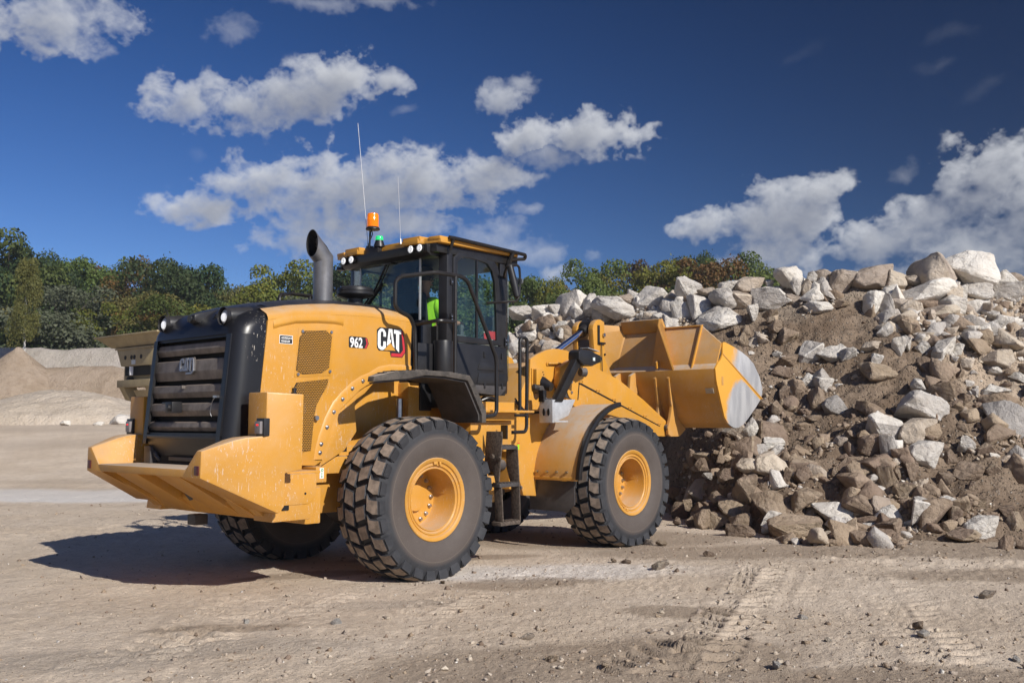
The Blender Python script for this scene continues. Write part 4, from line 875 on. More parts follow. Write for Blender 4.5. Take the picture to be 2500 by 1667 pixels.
# ---- mudguard and access platform over the rear wheel, handrails, ladder (both sides)
for s in (-1, 1):
    top = [(-.79, 1.895), (-.54, 1.948), (-.18, 1.975), (.20, 1.972), (.46, 1.945), (.535, 1.85), (.70, 1.60), (.70, 1.475), (.635, 1.475), (.635, 1.56), (.475, 1.825), (.425, 1.895), (.10, 1.924), (-.16, 1.926), (-.38, 1.885), (-.805, 1.845)]
    fin = lambda x, z, s=s: s*float(np.interp(x, [-.80, .02], [1.25, .76]))     # the rear edge runs slantwise, clear of the hood
    b = MB(); b.prism(top, fin, s*1.33); gd = b.build('mudguard', M['mudguard'], LD, .008)
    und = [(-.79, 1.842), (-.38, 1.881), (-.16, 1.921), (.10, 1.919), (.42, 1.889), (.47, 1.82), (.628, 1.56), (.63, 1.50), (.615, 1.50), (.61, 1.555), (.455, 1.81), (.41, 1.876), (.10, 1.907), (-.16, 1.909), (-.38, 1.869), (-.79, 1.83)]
    b = MB(); b.prism(und, lambda x, z: fin(x, z)+s*.012, s*1.30); b.build('shaded_liner', M['grey_dark'], gd)  # yellow underside painted dark grey, its shade put into the colour
    for i in range(5):
        yi = abs(fin(-.62+.13*i, 0))+.05; b = MB(); b.box((-.62+.13*i, s*(yi+1.29)/2, (1.932, 1.952, 1.961, 1.971, 1.976)[i]+.003), (.035, 1.29-yi, .012), rot=Euler((0, R(-5), 0))); b.build('grip_strip', M['mudguard'], LD, .003)
    b = MB(); b.tube([(.12, s*.90, 1.96), (.10, s*.90, 2.42), (.02, s*.92, 2.53), (-.16, s*.95, 2.57), (-.215, s*.955, 2.62), (-.22, s*.96, 2.86), (-.17, s*.99, 2.91), (.08, s*1.19, 2.955), (.12, s*1.20, 2.96), (.47, s*1.20, 2.96), (.56, s*1.20, 2.92), (.985, s*1.20, 2.17), (1.0, s*1.20, 2.10), (1.0, s*1.20, 1.60), (.97, s*1.20, 1.555), (.84, s*1.18, 1.54)], .0215, 10, .05)
    b.tube([(.375, s*1.20, 2.96), (.375, s*1.20, 1.97)], .021, 10); b.tube([(.10, s*.90, 2.46), (.15, s*1.17, 2.485), (.19, s*1.2, 2.487), (.375, s*1.20, 2.487)], .02, 10, .04); b.build('handrail', M['rail'], LD)
    b = MB(); b.tube([(1.90, s*.75, 1.60), (1.90, s*.75, 2.42), (1.93, s*.75, 2.455), (2.0, s*.75, 2.46), (2.03, s*.75, 2.43), (2.02, s*.75, 1.42), (1.99, s*.75, 1.37), (1.73, s*.75, 1.365)], .021, 10, .04); b.tube([(1.80, s*.75, 1.56), (2.02, s*.75, 1.56)], .018); b.build('grab_rail', M['rail'], LD)
    b = MB(); b.bx(.80, 1.52, min(s*.62, s*1.0), max(s*.62, s*1.0), 1.50, 1.70); b.bx(.82, 1.72, min(s*.62, s*1.12), max(s*.62, s*1.12), 1.585, 1.61); b.bx(.90, 1.56, min(s*.60, s*.92), max(s*.60, s*.92), 1.16, 1.50); b.build('access_platform', Y, LD, .01)
    b = MB(); b.bx(1.29, 1.31, min(s*1.0, s*1.085), max(s*1.0, s*1.085), 1.3, 1.45); b.build('platform_latch', M['rail'], LD)
    b = MB(); b.cyl((1.28, s*.76, 1.72), (1.42, s*.76, 1.72), .05); b.tube([(1.20, s*.8, 1.72), (1.3, s*.84, 1.76), (1.45, s*.82, 1.70), (1.6, s*.74, 1.68)], .014); b.tube([(1.25, s*.78, 1.66), (1.4, s*.83, 1.7), (1.62, s*.76, 1.66)], .012); b.build('hydraulic_hoses', M['rail'], LD)
    # ladder: mud-caked stiles, three treads
    def ladder_plate(x0, P): return MB().add([(x, s*y, z) for x in (x0, x0+.014) for y, z in P], [tuple(range(len(P))), tuple(range(2*len(P)-1, len(P)-1, -1))]+[(i, i+len(P), (i+1) % len(P)+len(P), (i+1) % len(P)) for i in range(len(P))])
    lad = empty('ladder', parent=LD)
    ladder_plate(1.08, [(.98, 1.385), (1.20, 1.385), (1.205, 1.30), (1.16, .86), (1.115, .83), (1.08, .95), (.95, 1.0)]).build('stile', M['mud'], lad, .004)
    ladder_plate(1.12, [(1.05, .84), (1.16, .83), (1.185, .42), (1.17, .40), (1.075, .42)]).build('stile', M['mud'], lad, .004)
    ladder_plate(1.40, [(.98, 1.23), (1.14, 1.22), (1.17, .80), (1.18, .42), (1.06, .40), (1.05, .80), (.98, 1.0)]).build('stile', M['mud'], lad, .004)
    b = MB(); b.cyl((1.08, s*1.18, 1.10), (1.06, s*1.18, 1.10), .02, n=8); b.cyl((1.08, s*1.08, 1.12), (1.05, s*1.08, 1.12), .024, n=8); b.cyl((1.41, s*1.17, .78), (1.43, s*1.17, .78), .022, n=8); b.build('stile_bolts', M['mud'], lad)
    for z, y in ((1.21, 1.13), (.815, 1.165), (.415, 1.18)):
        b = MB(); b.bx(1.09, 1.41, min(s*(y-.13), s*y), max(s*(y-.13), s*y), z-.02, z+.02)
        for i in range(6): b.bx(1.12+.048*i, 1.135+.048*i, min(s*(y-.13), s*(y+.004)), max(s*(y-.13), s*(y+.004)), z+.018, z+.03)
        b.build('tread', M['mud'] if z < .5 else M['grey_dark'], lad, .004)
    b = MB(); b.bx(1.10, 1.35, min(s*.6, s*.9), max(s*.6, s*.9), .62, .9); b.build('step_bracket', Y, LD, .01)

# ---- front frame, lift arms, bellcrank
for s in (-1, 1):
    tower = [(2.26, 1.62), (2.30, 1.75), (2.33, 2.24), (2.45, 2.30), (2.633, 2.365), (2.76, 2.39), (2.882, 2.395), (3.05, 2.385), (3.204, 2.34), (3.45, 1.95), (3.65, 1.2), (3.6, .62), (3.0, .55), (2.2, .62), (2.16, .73), (1.99, 1.10), (1.96, 1.30), (1.96, 1.541), (2.0, 1.70), (2.12, 1.72), (2.16, 1.62)]
    b = MB(); b.prism(tower, s*.50, s*.55); b.build('front_frame_plate', Y, LD, .012)
    arm = [(2.78, 2.16), (3.0, 2.26), (3.3, 2.24), (4.03, 2.052), (4.626, 1.79), (5.16, 1.52), (5.262, 1.45), (5.285, 1.38), (5.262, 1.32), (5.18, 1.28), (5.0, 1.285), (4.3, 1.50), (3.8, 1.58), (3.2, 1.62), (2.9, 1.75), (2.75, 1.95)]
    b = MB(); b.prism(arm, s*.565, s*.655); b.build('lift_arm', Y, LD, .012)
    b = MB(); b.prism([(3.16, 1.983), (4.95, 1.455), (5.02, 1.435), (5.02, 1.425), (3.14, 1.969)], s*.655, s*.664); b.prism([(3.15, 1.975), (3.165, 1.975), (3.135, 1.76), (3.12, 1.76)], s*.655, s*.66); b.build('line_guard_seam', M['dark'], LD)
    for k in range(6):
        t = k/5; x, z = 3.19+t*1.82, 1.985-t*.535
        b = MB(); b.bx(x-.035, x+.035, min(s*.655, s*.668), max(s*.655, s*.668), z-.012, z+.022); b.cyl((x-.014, s*.668, z+.012), (x-.014, s*.678, z+.012), .008, n=6); b.cyl((x+.018, s*.668, z+.012), (x+.018, s*.678, z+.012), .008, n=6); b.build('guard_clip', Y, LD, .002)
    b = MB(); b.cyl((2.92, s*.50, 1.90), (2.92, s*.672, 1.90), .125, n=28); b.build('arm_pivot', M['grey_dark'], LD, .01)
    b = MB(); b.lathe([(.06, .672*s), (.09, .684*s), (.0001, .684*s)], 'y', (2.96, 0, 1.91), 20); b.v = [(2.96+(x-2.96)*.95, y, 1.91+(z-1.91)*1.5) for x, y, z in b.v]; b.build('pivot_cover', Y, LD)
    for dz in (-.06, .07):
        b = MB(); b.cyl((2.96, s*.684, 1.91+dz), (2.96, s*.696, 1.91+dz), .018, n=8); b.build('bolt', M['steel'], LD)
    b = MB(); b.cyl((5.18, s*.52, 1.40), (5.18, s*.70, 1.40), .05, n=16); b.build('bucket_pin', M['grey_dark'], LD)
    # lift cylinder under the arm
    b = MB(); b.cyl((2.75, s*.70, 1.05), (3.5, s*.62, 1.35), .085, n=18); b.build('lift_cylinder', Y, LD)
    # front-frame fittings
    b = MB(); b.bx(2.36, 2.46, min(s*.55, s*.62), max(s*.55, s*.62), 1.93, 2.12); b.bx(2.34, 2.62, min(s*.55, s*.565), max(s*.55, s*.565), 1.92, 2.13); b.build('frame_box', Y, LD, .006)
    for x, z in ((2.56, 2.06), (2.59, 2.02), (2.545, 1.99), (2.60, 1.97), (2.57, 1.945), (2.545, 2.09)):
        b = MB(); b.cyl((x, s*.565, z), (x, s*.572, z), .008, n=6); b.build('bolt', M['dark'], LD)
    b = MB(); b.cyl((2.42, s*.56, 1.87), (2.42, s*.66, 1.87), .05, n=16); b.box((2.42, s*.58, 1.91), (.15, .06, .05)); b.build('hose_port', M['grey_dark'], LD, .004)
    b = MB(); b.tube([(2.65, s*.55, 2.198), (2.65, s*.585, 2.20), (2.88, s*.585, 2.21), (2.88, s*.55, 2.21)], .011, 8, .02); b.cyl((2.65, s*.55, 2.198), (2.65, s*.565, 2.198), .028, n=10); b.cyl((2.88, s*.55, 2.21), (2.88, s*.565, 2.21), .028, n=10); b.build('lift_handle', Y, LD)
    b = MB(); b.tube([(2.02, s*.57, 1.76), (2.15, s*.60, 1.62), (2.3, s*.60, 1.60), (2.5, s*.62, 1.61)], .010); b.tube([(2.02, s*.57, 1.73), (2.15, s*.61, 1.60), (2.3, s*.61, 1.585), (2.5, s*.62, 1.60)], .010); b.build('wiring_loom', M['rail'], LD)
b = MB(); b.prism([(2.0, .7), (2.0, 1.5), (2.4, 2.15), (2.9, 2.25), (3.3, 1.9), (3.5, 1.1), (3.4, .6)], -.5, .5); b.build('front_frame', Y, LD, .02)
b = MB(); b.cyl((3.9, -.56, 1.85), (3.9, .56, 1.85), .11, n=20); b.bx(3.75, 4.05, -.56, .56, 1.68, 1.86); b.build('arm_cross_tube', Y, LD, .01)
for y0, y1 in ((-.185, -.10), (.10, .185)):
    b = MB(); b.prism([(4.10, 2.76), (4.12, 2.82), (4.17, 2.875), (4.23, 2.90), (4.29, 2.903), (4.374, 2.876), (4.385, 2.36), (4.59, 2.08), (4.42, 1.55), (4.25, 1.20), (4.13, 1.18), (4.06, 1.26), (4.02, 1.75), (4.10, 2.2), (4.13, 2.5)], y0, y1); b.build('bellcrank', Y, LD, .012)
b = MB(); b.bx(4.14, 4.36, -.10, .10, 2.0, 2.62); b.build('bellcrank_web', M['grey_dark'], LD, .01)
b = MB(); b.bx(4.205, 4.25, -.198, -.184, 2.55, 2.82); b.build('crank_slot', M['dark'], LD)
b = MB(); b.cyl((4.345, -.19, 2.69), (4.345, -.21, 2.69), .028, n=10); b.build('bolt', M['steel'], LD)
b = MB(); b.bx(4.22, 4.36, -.215, -.185, 2.56, 2.585); b.cyl((4.27, -.21, 2.57), (4.28, -.21, 2.18), .007, n=6); b.cyl((4.28, -.21, 2.18), (4.28, -.185, 2.15), .02, n=8); b.build('level_indicator_rod', M['rail'], LD)
b = MB(); b.cyl((4.37, -.19, 2.42), (4.37, -.20, 2.42), .016, n=8); b.build('grease_hole', M['dark'], LD)
b = MB(); b.cyl((4.245, -.17, 2.80), (4.245, .17, 2.80), .055, n=16); b.cyl((4.245, -.085, 2.80), (4.245, .085, 2.80), .10, n=20); b.cyl((4.21, 0, 2.79), (4.10, 0, 2.72), .075, n=16); b.build('rod_eye', M['rail'], LD)
b = MB(); b.cyl((4.12, 0, 2.735), (3.1, 0, 2.20), .047, n=20); b.build('tilt_cylinder_rod', M['chrome'], LD)
b = MB(); b.cyl((3.25, 0, 2.28), (2.5, 0, 1.90), .10, n=20); b.build('tilt_cylinder', Y, LD)
b = MB(); b.cyl((4.16, 0, 1.27), (5.1, 0, 1.62), .06, n=14); b.build('tilt_link', Y, LD)

# ---- front mudguards, flaps, lamp arms
def arc(cx, cz, r, a0, a1, n): return [(cx+r*math.cos(R(a)), cz+r*math.sin(R(a))) for a in np.linspace(a0, a1, n)]
for s in (-1, 1):
    o_ = arc(3.35, .75, .965, 174, 98, 16); i_ = arc(3.35, .75, .945, 174, 98, 16)
    bot = [(2.385, .80)]
    b = MB(); P_ = [(2.40, .80)]+o_+i_[::-1]+[(2.42, .80)]
    b.prism(P_, s*.47, s*1.19); fd = b.build('front_mudguard', M['yellow_dusty'], LD, .004, ang=25)  # heavy dust, its colour also standing for the tan cast of low sun
    b = MB(); P_ = arc(3.35, .75, .985, 176, 97, 16)+arc(3.35, .75, .925, 176, 97, 16)[::-1]; b.prism(P_, s*1.185, s*1.245); b.build('rubber_edge', M['rail'], fd, .01)
    b = MB(); b.prism(arc(3.35, .75, .967, 173, 99, 16)+arc(3.35, .75, .955, 173, 99, 16)[::-1], s*1.17, s*1.186); b.build('edge_bead', Y, fd)
    for k in range(4):
        y = .60+.15*k; b = MB(); b.cyl((2.395, s*y, .90), (2.372, s*y, .90), .016, n=8); b.build('bolt', M['steel'], fd)
    b = MB(); P2 = [(s*.47, .82), (s*1.02, .795), (s*1.15, .815), (s*1.15, .845), (s*.47, .845)]
    b.add([(x, y, z) for x in (2.385, 2.41) for y, z in P2], [(0, 1, 2, 3, 4), (9, 8, 7, 6, 5)]+[(i, i+5, (i+1) % 5+5, (i+1) % 5) for i in range(5)]); b.build('lower_lip', Y, fd, .004)
    b = MB(); P2 = [(s*.45, .80), (s*1.13, .80), (s*1.13, .53), (s*1.02, .44), (s*.45, .44)]
    b.add([(x, y, z) for x in (2.43, 2.445) for y, z in P2], [(0, 1, 2, 3, 4), (9, 8, 7, 6, 5)]+[(i, i+5, (i+1) % 5+5, (i+1) % 5) for i in range(5)]); b.build('rubber_flap', M['grey_dark'], fd, .003)
    # wheel-chock holder box and the headlamp arm standing beside the frame
    b = MB(); b.bx(2.29, 2.33, min(s*.72, s*.92), max(s*.72, s*.92), 1.475, 1.745); b.prism([(2.33, 1.48), (2.33, 1.745), (2.56, 1.75), (2.74, 1.755), (2.60, 1.56)], s*.895, s*.915); b.prism([(2.33, 1.48), (2.33, 1.745), (2.52, 1.745), (2.52, 1.50)], s*.72, s*.735); b.bx(2.33, 2.60, min(s*.72, s*.91), max(s*.72, s*.91), 1.48, 1.50); b.bx(2.42, 2.435, min(s*.73, s*.90), max(s*.73, s*.90), 1.5, 1.735)
    bb = b.build('lamp_bracket_box', M['alu'], LD, .004)
    for yy in (.79, .86):
        b = MB(); b.lathe([(.02, 0), (.02, -.006)], 'x', (2.289, 0, 0), 12); b.v = [(x, s*yy+y*.9, 1.60+z*2.2) for x, y, z in b.v]; b.build('oval_hole', M['dark'], bb)
    b = MB(); b.tube([(2.29, s*.74, 1.75), (2.31, s*.78, 1.77), (2.34, s*.82, 1.75), (2.33, s*.88, 1.765), (2.30, s*.90, 1.75)], .007); b.build('twisted_wire', M['steel'], bb)
    b = MB(); b.prism([(2.33, 1.72), (2.47, 1.72), (2.84, 2.20), (2.84, 2.34), (2.77, 2.34), (2.74, 2.24)], s*.84, s*.93); b.build('headlamp_arm', M['rail'], LD, .008)
    b = MB(); b.prism([(2.74, 2.24), (2.745, 2.33), (2.80, 2.365), (2.98, 2.365), (3.10, 2.33), (3.20, 2.31), (3.225, 2.27), (3.21, 2.23), (3.09, 2.19), (3.01, 2.165), (2.93, 2.175), (2.85, 2.17)], s*.80, s*.97); hl = b.build('headlamp', K, LD, .02)
    b = MB(); b.cyl((3.14, s*.972, 2.255), (3.17, s*.985, 2.255), .045, n=16); b.build('lens', M['glass'], hl)
    b = MB(); b.cyl((3.03, s*.968, 2.258), (3.03, s*.98, 2.258), .028, n=14); b.build('lens', M['glass'], hl)
    b = MB(); b.bx(3.02, 3.06, min(s*.965, s*.98), max(s*.965, s*.98), 2.235, 2.275); b.build('reflector', M['white'], hl)
    b = MB(); b.box((3.06, s*.90, 2.375), (.24, .12, .008), rot=Euler((0, R(8), 0))); b.build('sun_shield', M['alu'], hl)
    b = MB(); b.cyl((2.86, s*.90, 2.09), (2.93, s*.92, 2.09), .05, .058, 18); b.cyl((2.86, s*.88, 2.14), (2.85, s*.88, 2.2), .02); b.build('turn_signal', M['grey_dark'], LD)
    b = MB(); b.cyl((2.50, s*.58, 1.95), (2.52, s*.72, 1.90), .09, .05, 18); b.build('horn', M['rail'], LD)
    b = MB(); b.bx(2.27, 2.33, min(s*.72, s*.80), max(s*.72, s*.80), 1.72, 1.86); b.build('arm_clamp', M['rail'], LD, .008)

# ---- bucket
bk = empty('bucket', parent=LD)
def bucket_side():
    m, t, bs = mat('bucket_side_worn'); v = t.new('ShaderNodeTexCoord').outputs['Object']; x, y, z = t.sep(v)
    yel = t.mix(t.noise(v, 3, 4), (.66, .32, .04), (.70, .35, .05)); n1 = t.noise(v, 11, 6, .7)
    # bright worn steel above and below the wear-plate weld
    dl = t.math('ADD', t.math('MULTIPLY', t.math('SUBTRACT', x, 5.387), .461), t.math('MULTIPLY', t.math('SUBTRACT', z, 2.418), .887))   # height over the weld
    al = t.math('SUBTRACT', t.math('MULTIPLY', t.math('SUBTRACT', x, 5.387), .887), t.math('MULTIPLY', t.math('SUBTRACT', z, 2.418), .461))
    up = t.math('MULTIPLY', t.ramp(dl, 0, .004), t.ramp(t.math('ADD', al, t.math('MULTIPLY', n1, .26)), .34, .56))
    ex = t.math('DIVIDE', t.math('SUBTRACT', x, 6.02), .58); ez = t.math('DIVIDE', t.math('SUBTRACT', z, 1.60), .52)
    d2 = t.math('SQRT', t.math('ADD', t.math('MULTIPLY', ex, ex), t.math('MULTIPLY', ez, ez)))
    lowm = t.math('MULTIPLY', t.ramp(dl, -.025, -.045), t.ramp(t.math('ADD', d2, t.math('MULTIPLY', n1, .34)), 1.20, 1.02))
    worn = t.math('MAXIMUM', up, lowm)
    st = t.noise(t.mapping(v, (5, 1, 1.2), (0, 0, 0), (0, R(32), 0)), 1.5, 3, .5)
    met = t.mix(t.ramp(st, .35, .65), (.42, .42, .43), (.58, .575, .57)); met = t.mix(t.ramp(t.noise(v, 40, 3), .68, .72), met, (.75, .73, .7))
    t.put(bs.inputs['Base Color'], t.mix(worn, yel, met)); t.put(bs.inputs['Metallic'], t.math('MULTIPLY', worn, .35)); t.put(bs.inputs['Roughness'], t.mix(worn, (.4, .4, .4), (.5, .5, .5)))
    return m
M['bucket_side'] = bucket_side()
shell_o = [(5.254, 2.291), (5.175, 2.212), (5.20, 2.05), (5.288, 1.828), (5.35, 1.68), (5.405, 1.553), (5.50, 1.465), (5.608, 1.42), (5.70, 1.40), (5.767, 1.40), (6.20, 1.60), (6.48, 1.79)]
shell_i = [(5.275, 2.27), (5.215, 2.205), (5.235, 2.07), (5.32, 1.85), (5.385, 1.70), (5.44, 1.585), (5.52, 1.505), (5.62, 1.46), (5.70, 1.443), (5.76, 1.445), (6.19, 1.64), (6.47, 1.81)]
b = MB(); b.prism(shell_o+shell_i[::-1], -1.44, 1.44); b.build('shell', M['yellow_bucket'], bk, .006, ang=25)
endp = [(5.459, 2.594), (5.40, 2.585), (5.387, 2.418), (5.335, 2.345), (5.254, 2.291), (5.175, 2.212), (5.20, 2.05), (5.288, 1.828), (5.35, 1.68), (5.405, 1.553), (5.50, 1.465), (5.608, 1.42), (5.70, 1.40), (5.80, 1.402), (5.95, 1.45), (6.073, 1.516), (6.35, 1.70), (6.514, 1.825), (6.56, 1.92), (6.552, 2.001), (6.48, 2.15), (6.307, 2.327), (6.13, 2.42), (5.949, 2.481), (5.70, 2.545)]
for s in (-1, 1):
    b = MB(); b.prism(endp, s*1.435, s*1.465); b.build('end_plate', M['bucket_side'], bk, .005)
    b = MB(); b.prism([(5.395, 2.41), (6.54, 1.815), (6.55, 1.83), (5.40, 2.43)], s*1.463, s*1.472); b.build('weld_seam', M['yellow_bucket'], bk, .002)
b = MB(); b.prism([(6.44, 1.775), (6.585, 1.86), (6.585, 1.88), (6.44, 1.80)], -1.43, 1.43); b.build('cutting_edge', M['steel'], bk, .004)
# spill guard: raised in the middle, dropping to the end plates
def upx(z): return 5.254+(z-2.291)*.475
up_prof = [(1.44, 2.577), (1.06, 2.855), (.42, 2.86), (.40, 2.98), (-.22, 2.98), (-.24, 2.86), (-1.06, 2.855), (-1.44, 2.577)]
P_ = up_prof+[(-1.44, 2.27), (1.44, 2.27)]
n = len(P_); b = MB(); b.add([(upx(z)+d, y, z) for d in (0, .03) for y, z in P_], [tuple(range(n)), tuple(range(2*n-1, n-1, -1))]+[(i, i+n, (i+1) % n+n, (i+1) % n) for i in range(n)]); b.build('spill_guard', M['yellow_bucket'], bk, .004)
b = MB(); b.prism([(upx(2.86)-.03, 2.845), (upx(2.86)-.03, 2.865), (upx(2.86)+.05, 2.875), (upx(2.86)+.05, 2.855)], -1.06, 1.06); b.build('guard_lip', M['yellow_bucket'], bk, .003)
# upper flange leaning back over the hitch in the centre
b = MB(); b.prism([(upx(2.80), 2.80), (upx(2.8)-.02, 2.81), (upx(2.9)-.13, 2.985), (upx(2.9)-.10, 2.995), (upx(2.86)+.02, 2.86)], -.46, .26); b.build('guard_flange', M['yellow_bucket'], bk, .003)
def gusset(y_base, y_top, y_att, x_edge_top, x_edge_base=5.18, zt=2.95, th=.022):
    P3 = [Vector((x_edge_base, y_base, 2.212)), Vector((x_edge_top, y_top, zt-.10)), Vector((x_edge_top+.03, y_top, zt)), Vector((upx(2.92), y_att, 2.93)), Vector((upx(2.29), y_att, 2.291))]
    nrm = (P3[1]-P3[0]).cross(P3[3]-P3[0]).normalized()*th/2
    return MB().add([p+nrm for p in P3]+[p-nrm for p in P3], [(0, 1, 2, 3, 4), (9, 8, 7, 6, 5)]+[(i, i+5, (i+1) % 5+5, (i+1) % 5) for i in range(5)])
gusset(-.80, -.62, -.40, 5.08).build('gusset', M['yellow_bucket'], bk, .003)
gusset(.60, .55, .22, 5.06).build('gusset', M['yellow_bucket'], bk, .003)
for y in (-1.075, 1.075):
    b = MB(); b.prism([(5.185, 2.215), (5.49, 2.862), (upx(2.86)+.01, 2.862), (upx(2.29)+.01, 2.285)], y-.012, y+.012); b.build('gusset', Y, bk, .003)
for y in (-.48, -.70, .48, .70):
    b = MB(); b.prism([(5.20, 2.15), (5.178, 2.10), (5.225, 1.80), (5.25, 1.70), (5.20, 1.52), (5.14, 1.40), (5.15, 1.31), (5.22, 1.28), (5.45, 1.28), (5.62, 1.38), (5.5, 1.47), (5.40, 1.56), (5.29, 1.83)], y-.022, y+.022); b.build('hinge_plate', M['yellow_bucket'], bk, .004)
for y in (-.13, .13):
    b = MB(); b.prism([(5.18, 2.20), (5.06, 2.15), (5.0, 1.75), (5.04, 1.58), (5.14, 1.55), (5.30, 1.80)], y-.025, y+.025); b.build('link_plate', M['yellow_bucket'], bk, .004)
b = MB(); b.prism([(5.15, 2.24), (5.14, 2.33), (5.17, 2.36), (5.20, 2.34), (5.19, 2.25)], -.545, -.52); b.build('lifting_eye', Y, bk, .004)
b = MB(); b.box((5.245, -1.33, 1.912), (.012, .125, .075), rot=Euler((0, R(-21), 0))); b.build('rating_plate', M['rating'], bk, .001)
b = MB(); b.bx(5.35, 5.36, -1.469, -1.464, 2.0, 2.08); b.bx(5.335, 5.39, -1.468, -1.464, 1.99, 2.11); b.build('cast_mark', M['yellow_bucket'], bk, .003)

# ---- decals on the hood (near side carries them all; the far side repeats the logo)
def flat(P, y0, y1): return MB().prism([(x, z) for x, z in P], y0, y1)
for s in (-1, 1):
    def X(u): return (-.258+u*.352) if s < 0 else (.10-u*.352)
    mp = lambda P: [(X(u), 2.195+v*.215) for u, v in P]
    lg = flat(mp(BACK), s*.7505, s*.7525).build('logo_decal', M['decal_black'], LD)
    for P_, mm_, nm in ((LET_C, 'decal_white', 'letter'), (LET_A, 'decal_white', 'letter'), (LET_T, 'decal_white', 'letter'), (TRI, 'yellow', 'triangle'), (HEXR, 'decal_red', 'red_band')):
        flat(mp(P_), s*.7526, s*.7545).build(nm, M[mm_], lg)
    q = [(-.06, .05), (-.02, -.05), (.80, -.06), (.93, -.05), (1.05, .45), (.96, 1.0), (.85, 1.07), (.02, 1.07), (-.06, .95)]
    def X2(u): return (-.605+u*.222) if s < 0 else (-.38-u*.222)
    m2 = lambda P: [(X2(u), 2.20+v*.098) for u, v in P]
    nb = flat(m2(q), s*.7505, s*.7525).build('number_decal', M['decal_black'], LD)
    flat(m2([(.80, -.02), (.91, -.02), (1.0, .45), (.93, .95), (.86, .98), (.92, .45), (.84, .05)]), s*.7526, s*.7545).build('red_band', M['decal_red'], nb)
def text(body, size, loc, s, mat_, parent, offset=0., sx=1., shear=0., name='lettering'):
    c = bpy.data.curves.new(name, 'FONT'); c.body = body; c.size = size; c.extrude = .0008; c.offset = offset; c.shear = shear; c.resolution_u = 3
    o = bpy.data.objects.new(name, c); COL.objects.link(o); c.materials.append(mat_); o.parent = parent; o.location = loc
    o.rotation_euler = (R(90), 0, 0 if s < 0 else R(180)); o.scale = (sx, 1, 1)
    me = bpy.data.meshes.new_from_object(o); p = bpy.data.objects.new(name, me); COL.objects.link(p); p.parent = parent; p.location = loc; p.rotation_euler = o.rotation_euler.copy(); p.scale = o.scale.copy()
    bpy.data.objects.remove(o); return p
num = [c for c in LD.children if c.name.startswith('number_decal')]
for o, s in zip(sorted(num, key=lambda o: o.data.vertices[0].co.y), (-1, 1)):
    text('962', .135, (-.607 if s < 0 else -.378, s*.7535, 2.201), s, M['decal_white'], o, .0035, .78)
for s in (-1, 1):
    x0 = -1.40 if s < 0 else -1.27
    pl = MB().bx(-1.405, -1.27, min(s*.7505, s*.7522), max(s*.7505, s*.7522), 2.188, 2.258).build('handler_label', M['decal_black'], LD)
    bd = MB().ring([(-1.409, 2.184), (-1.266, 2.184), (-1.266, 2.262), (-1.409, 2.262)], [(-1.404, 2.189), (-1.271, 2.189), (-1.271, 2.257), (-1.404, 2.257)], s*.7504, s*.7524).build('label_border', M['decal_white'], pl)
    text('AGGREGATE', .026, (x0+(.008 if s < 0 else -.008), s*.7528, 2.228), s, M['decal_white'], pl, .0005, .80, .25)
    text('HANDLER', .026, (x0+(.008 if s < 0 else -.008), s*.7528, 2.199), s, M['decal_white'], pl, .0005, .80, .25)
st = MB().bx(-1.06, -1.015, -.912, -.908, .975, 1.07).build('filter_sticker', M['decal_white'], LD)
MB().lathe([(.013, -.914), (.0075, -.914)], 'y', (-1.035, 0, 1.05), 16, close=True).build('green_ring', M['decal_green'], st)
b = MB(); b.bx(-1.042, -1.030, -.9135, -.912, .985, 1.00); b.bx(-1.040, -1.033, -.9135, -.912, 1.005, 1.03); b.build('green_figure', M['decal_green'], st)
b = MB(); b.bx(-1.1, -.98, -.908, -.70, .94, 1.08); b.build('frame_tab', Y, LD, .005)
wl = MB().bx(2.085, 2.12, -.553, -.551, 1.16, 1.24).build('warning_sticker', M['hivis'], LD)
MB().bx(2.085, 2.12, -.5545, -.553, 1.225, 1.24).build('sticker_band', M['decal_red'], wl)

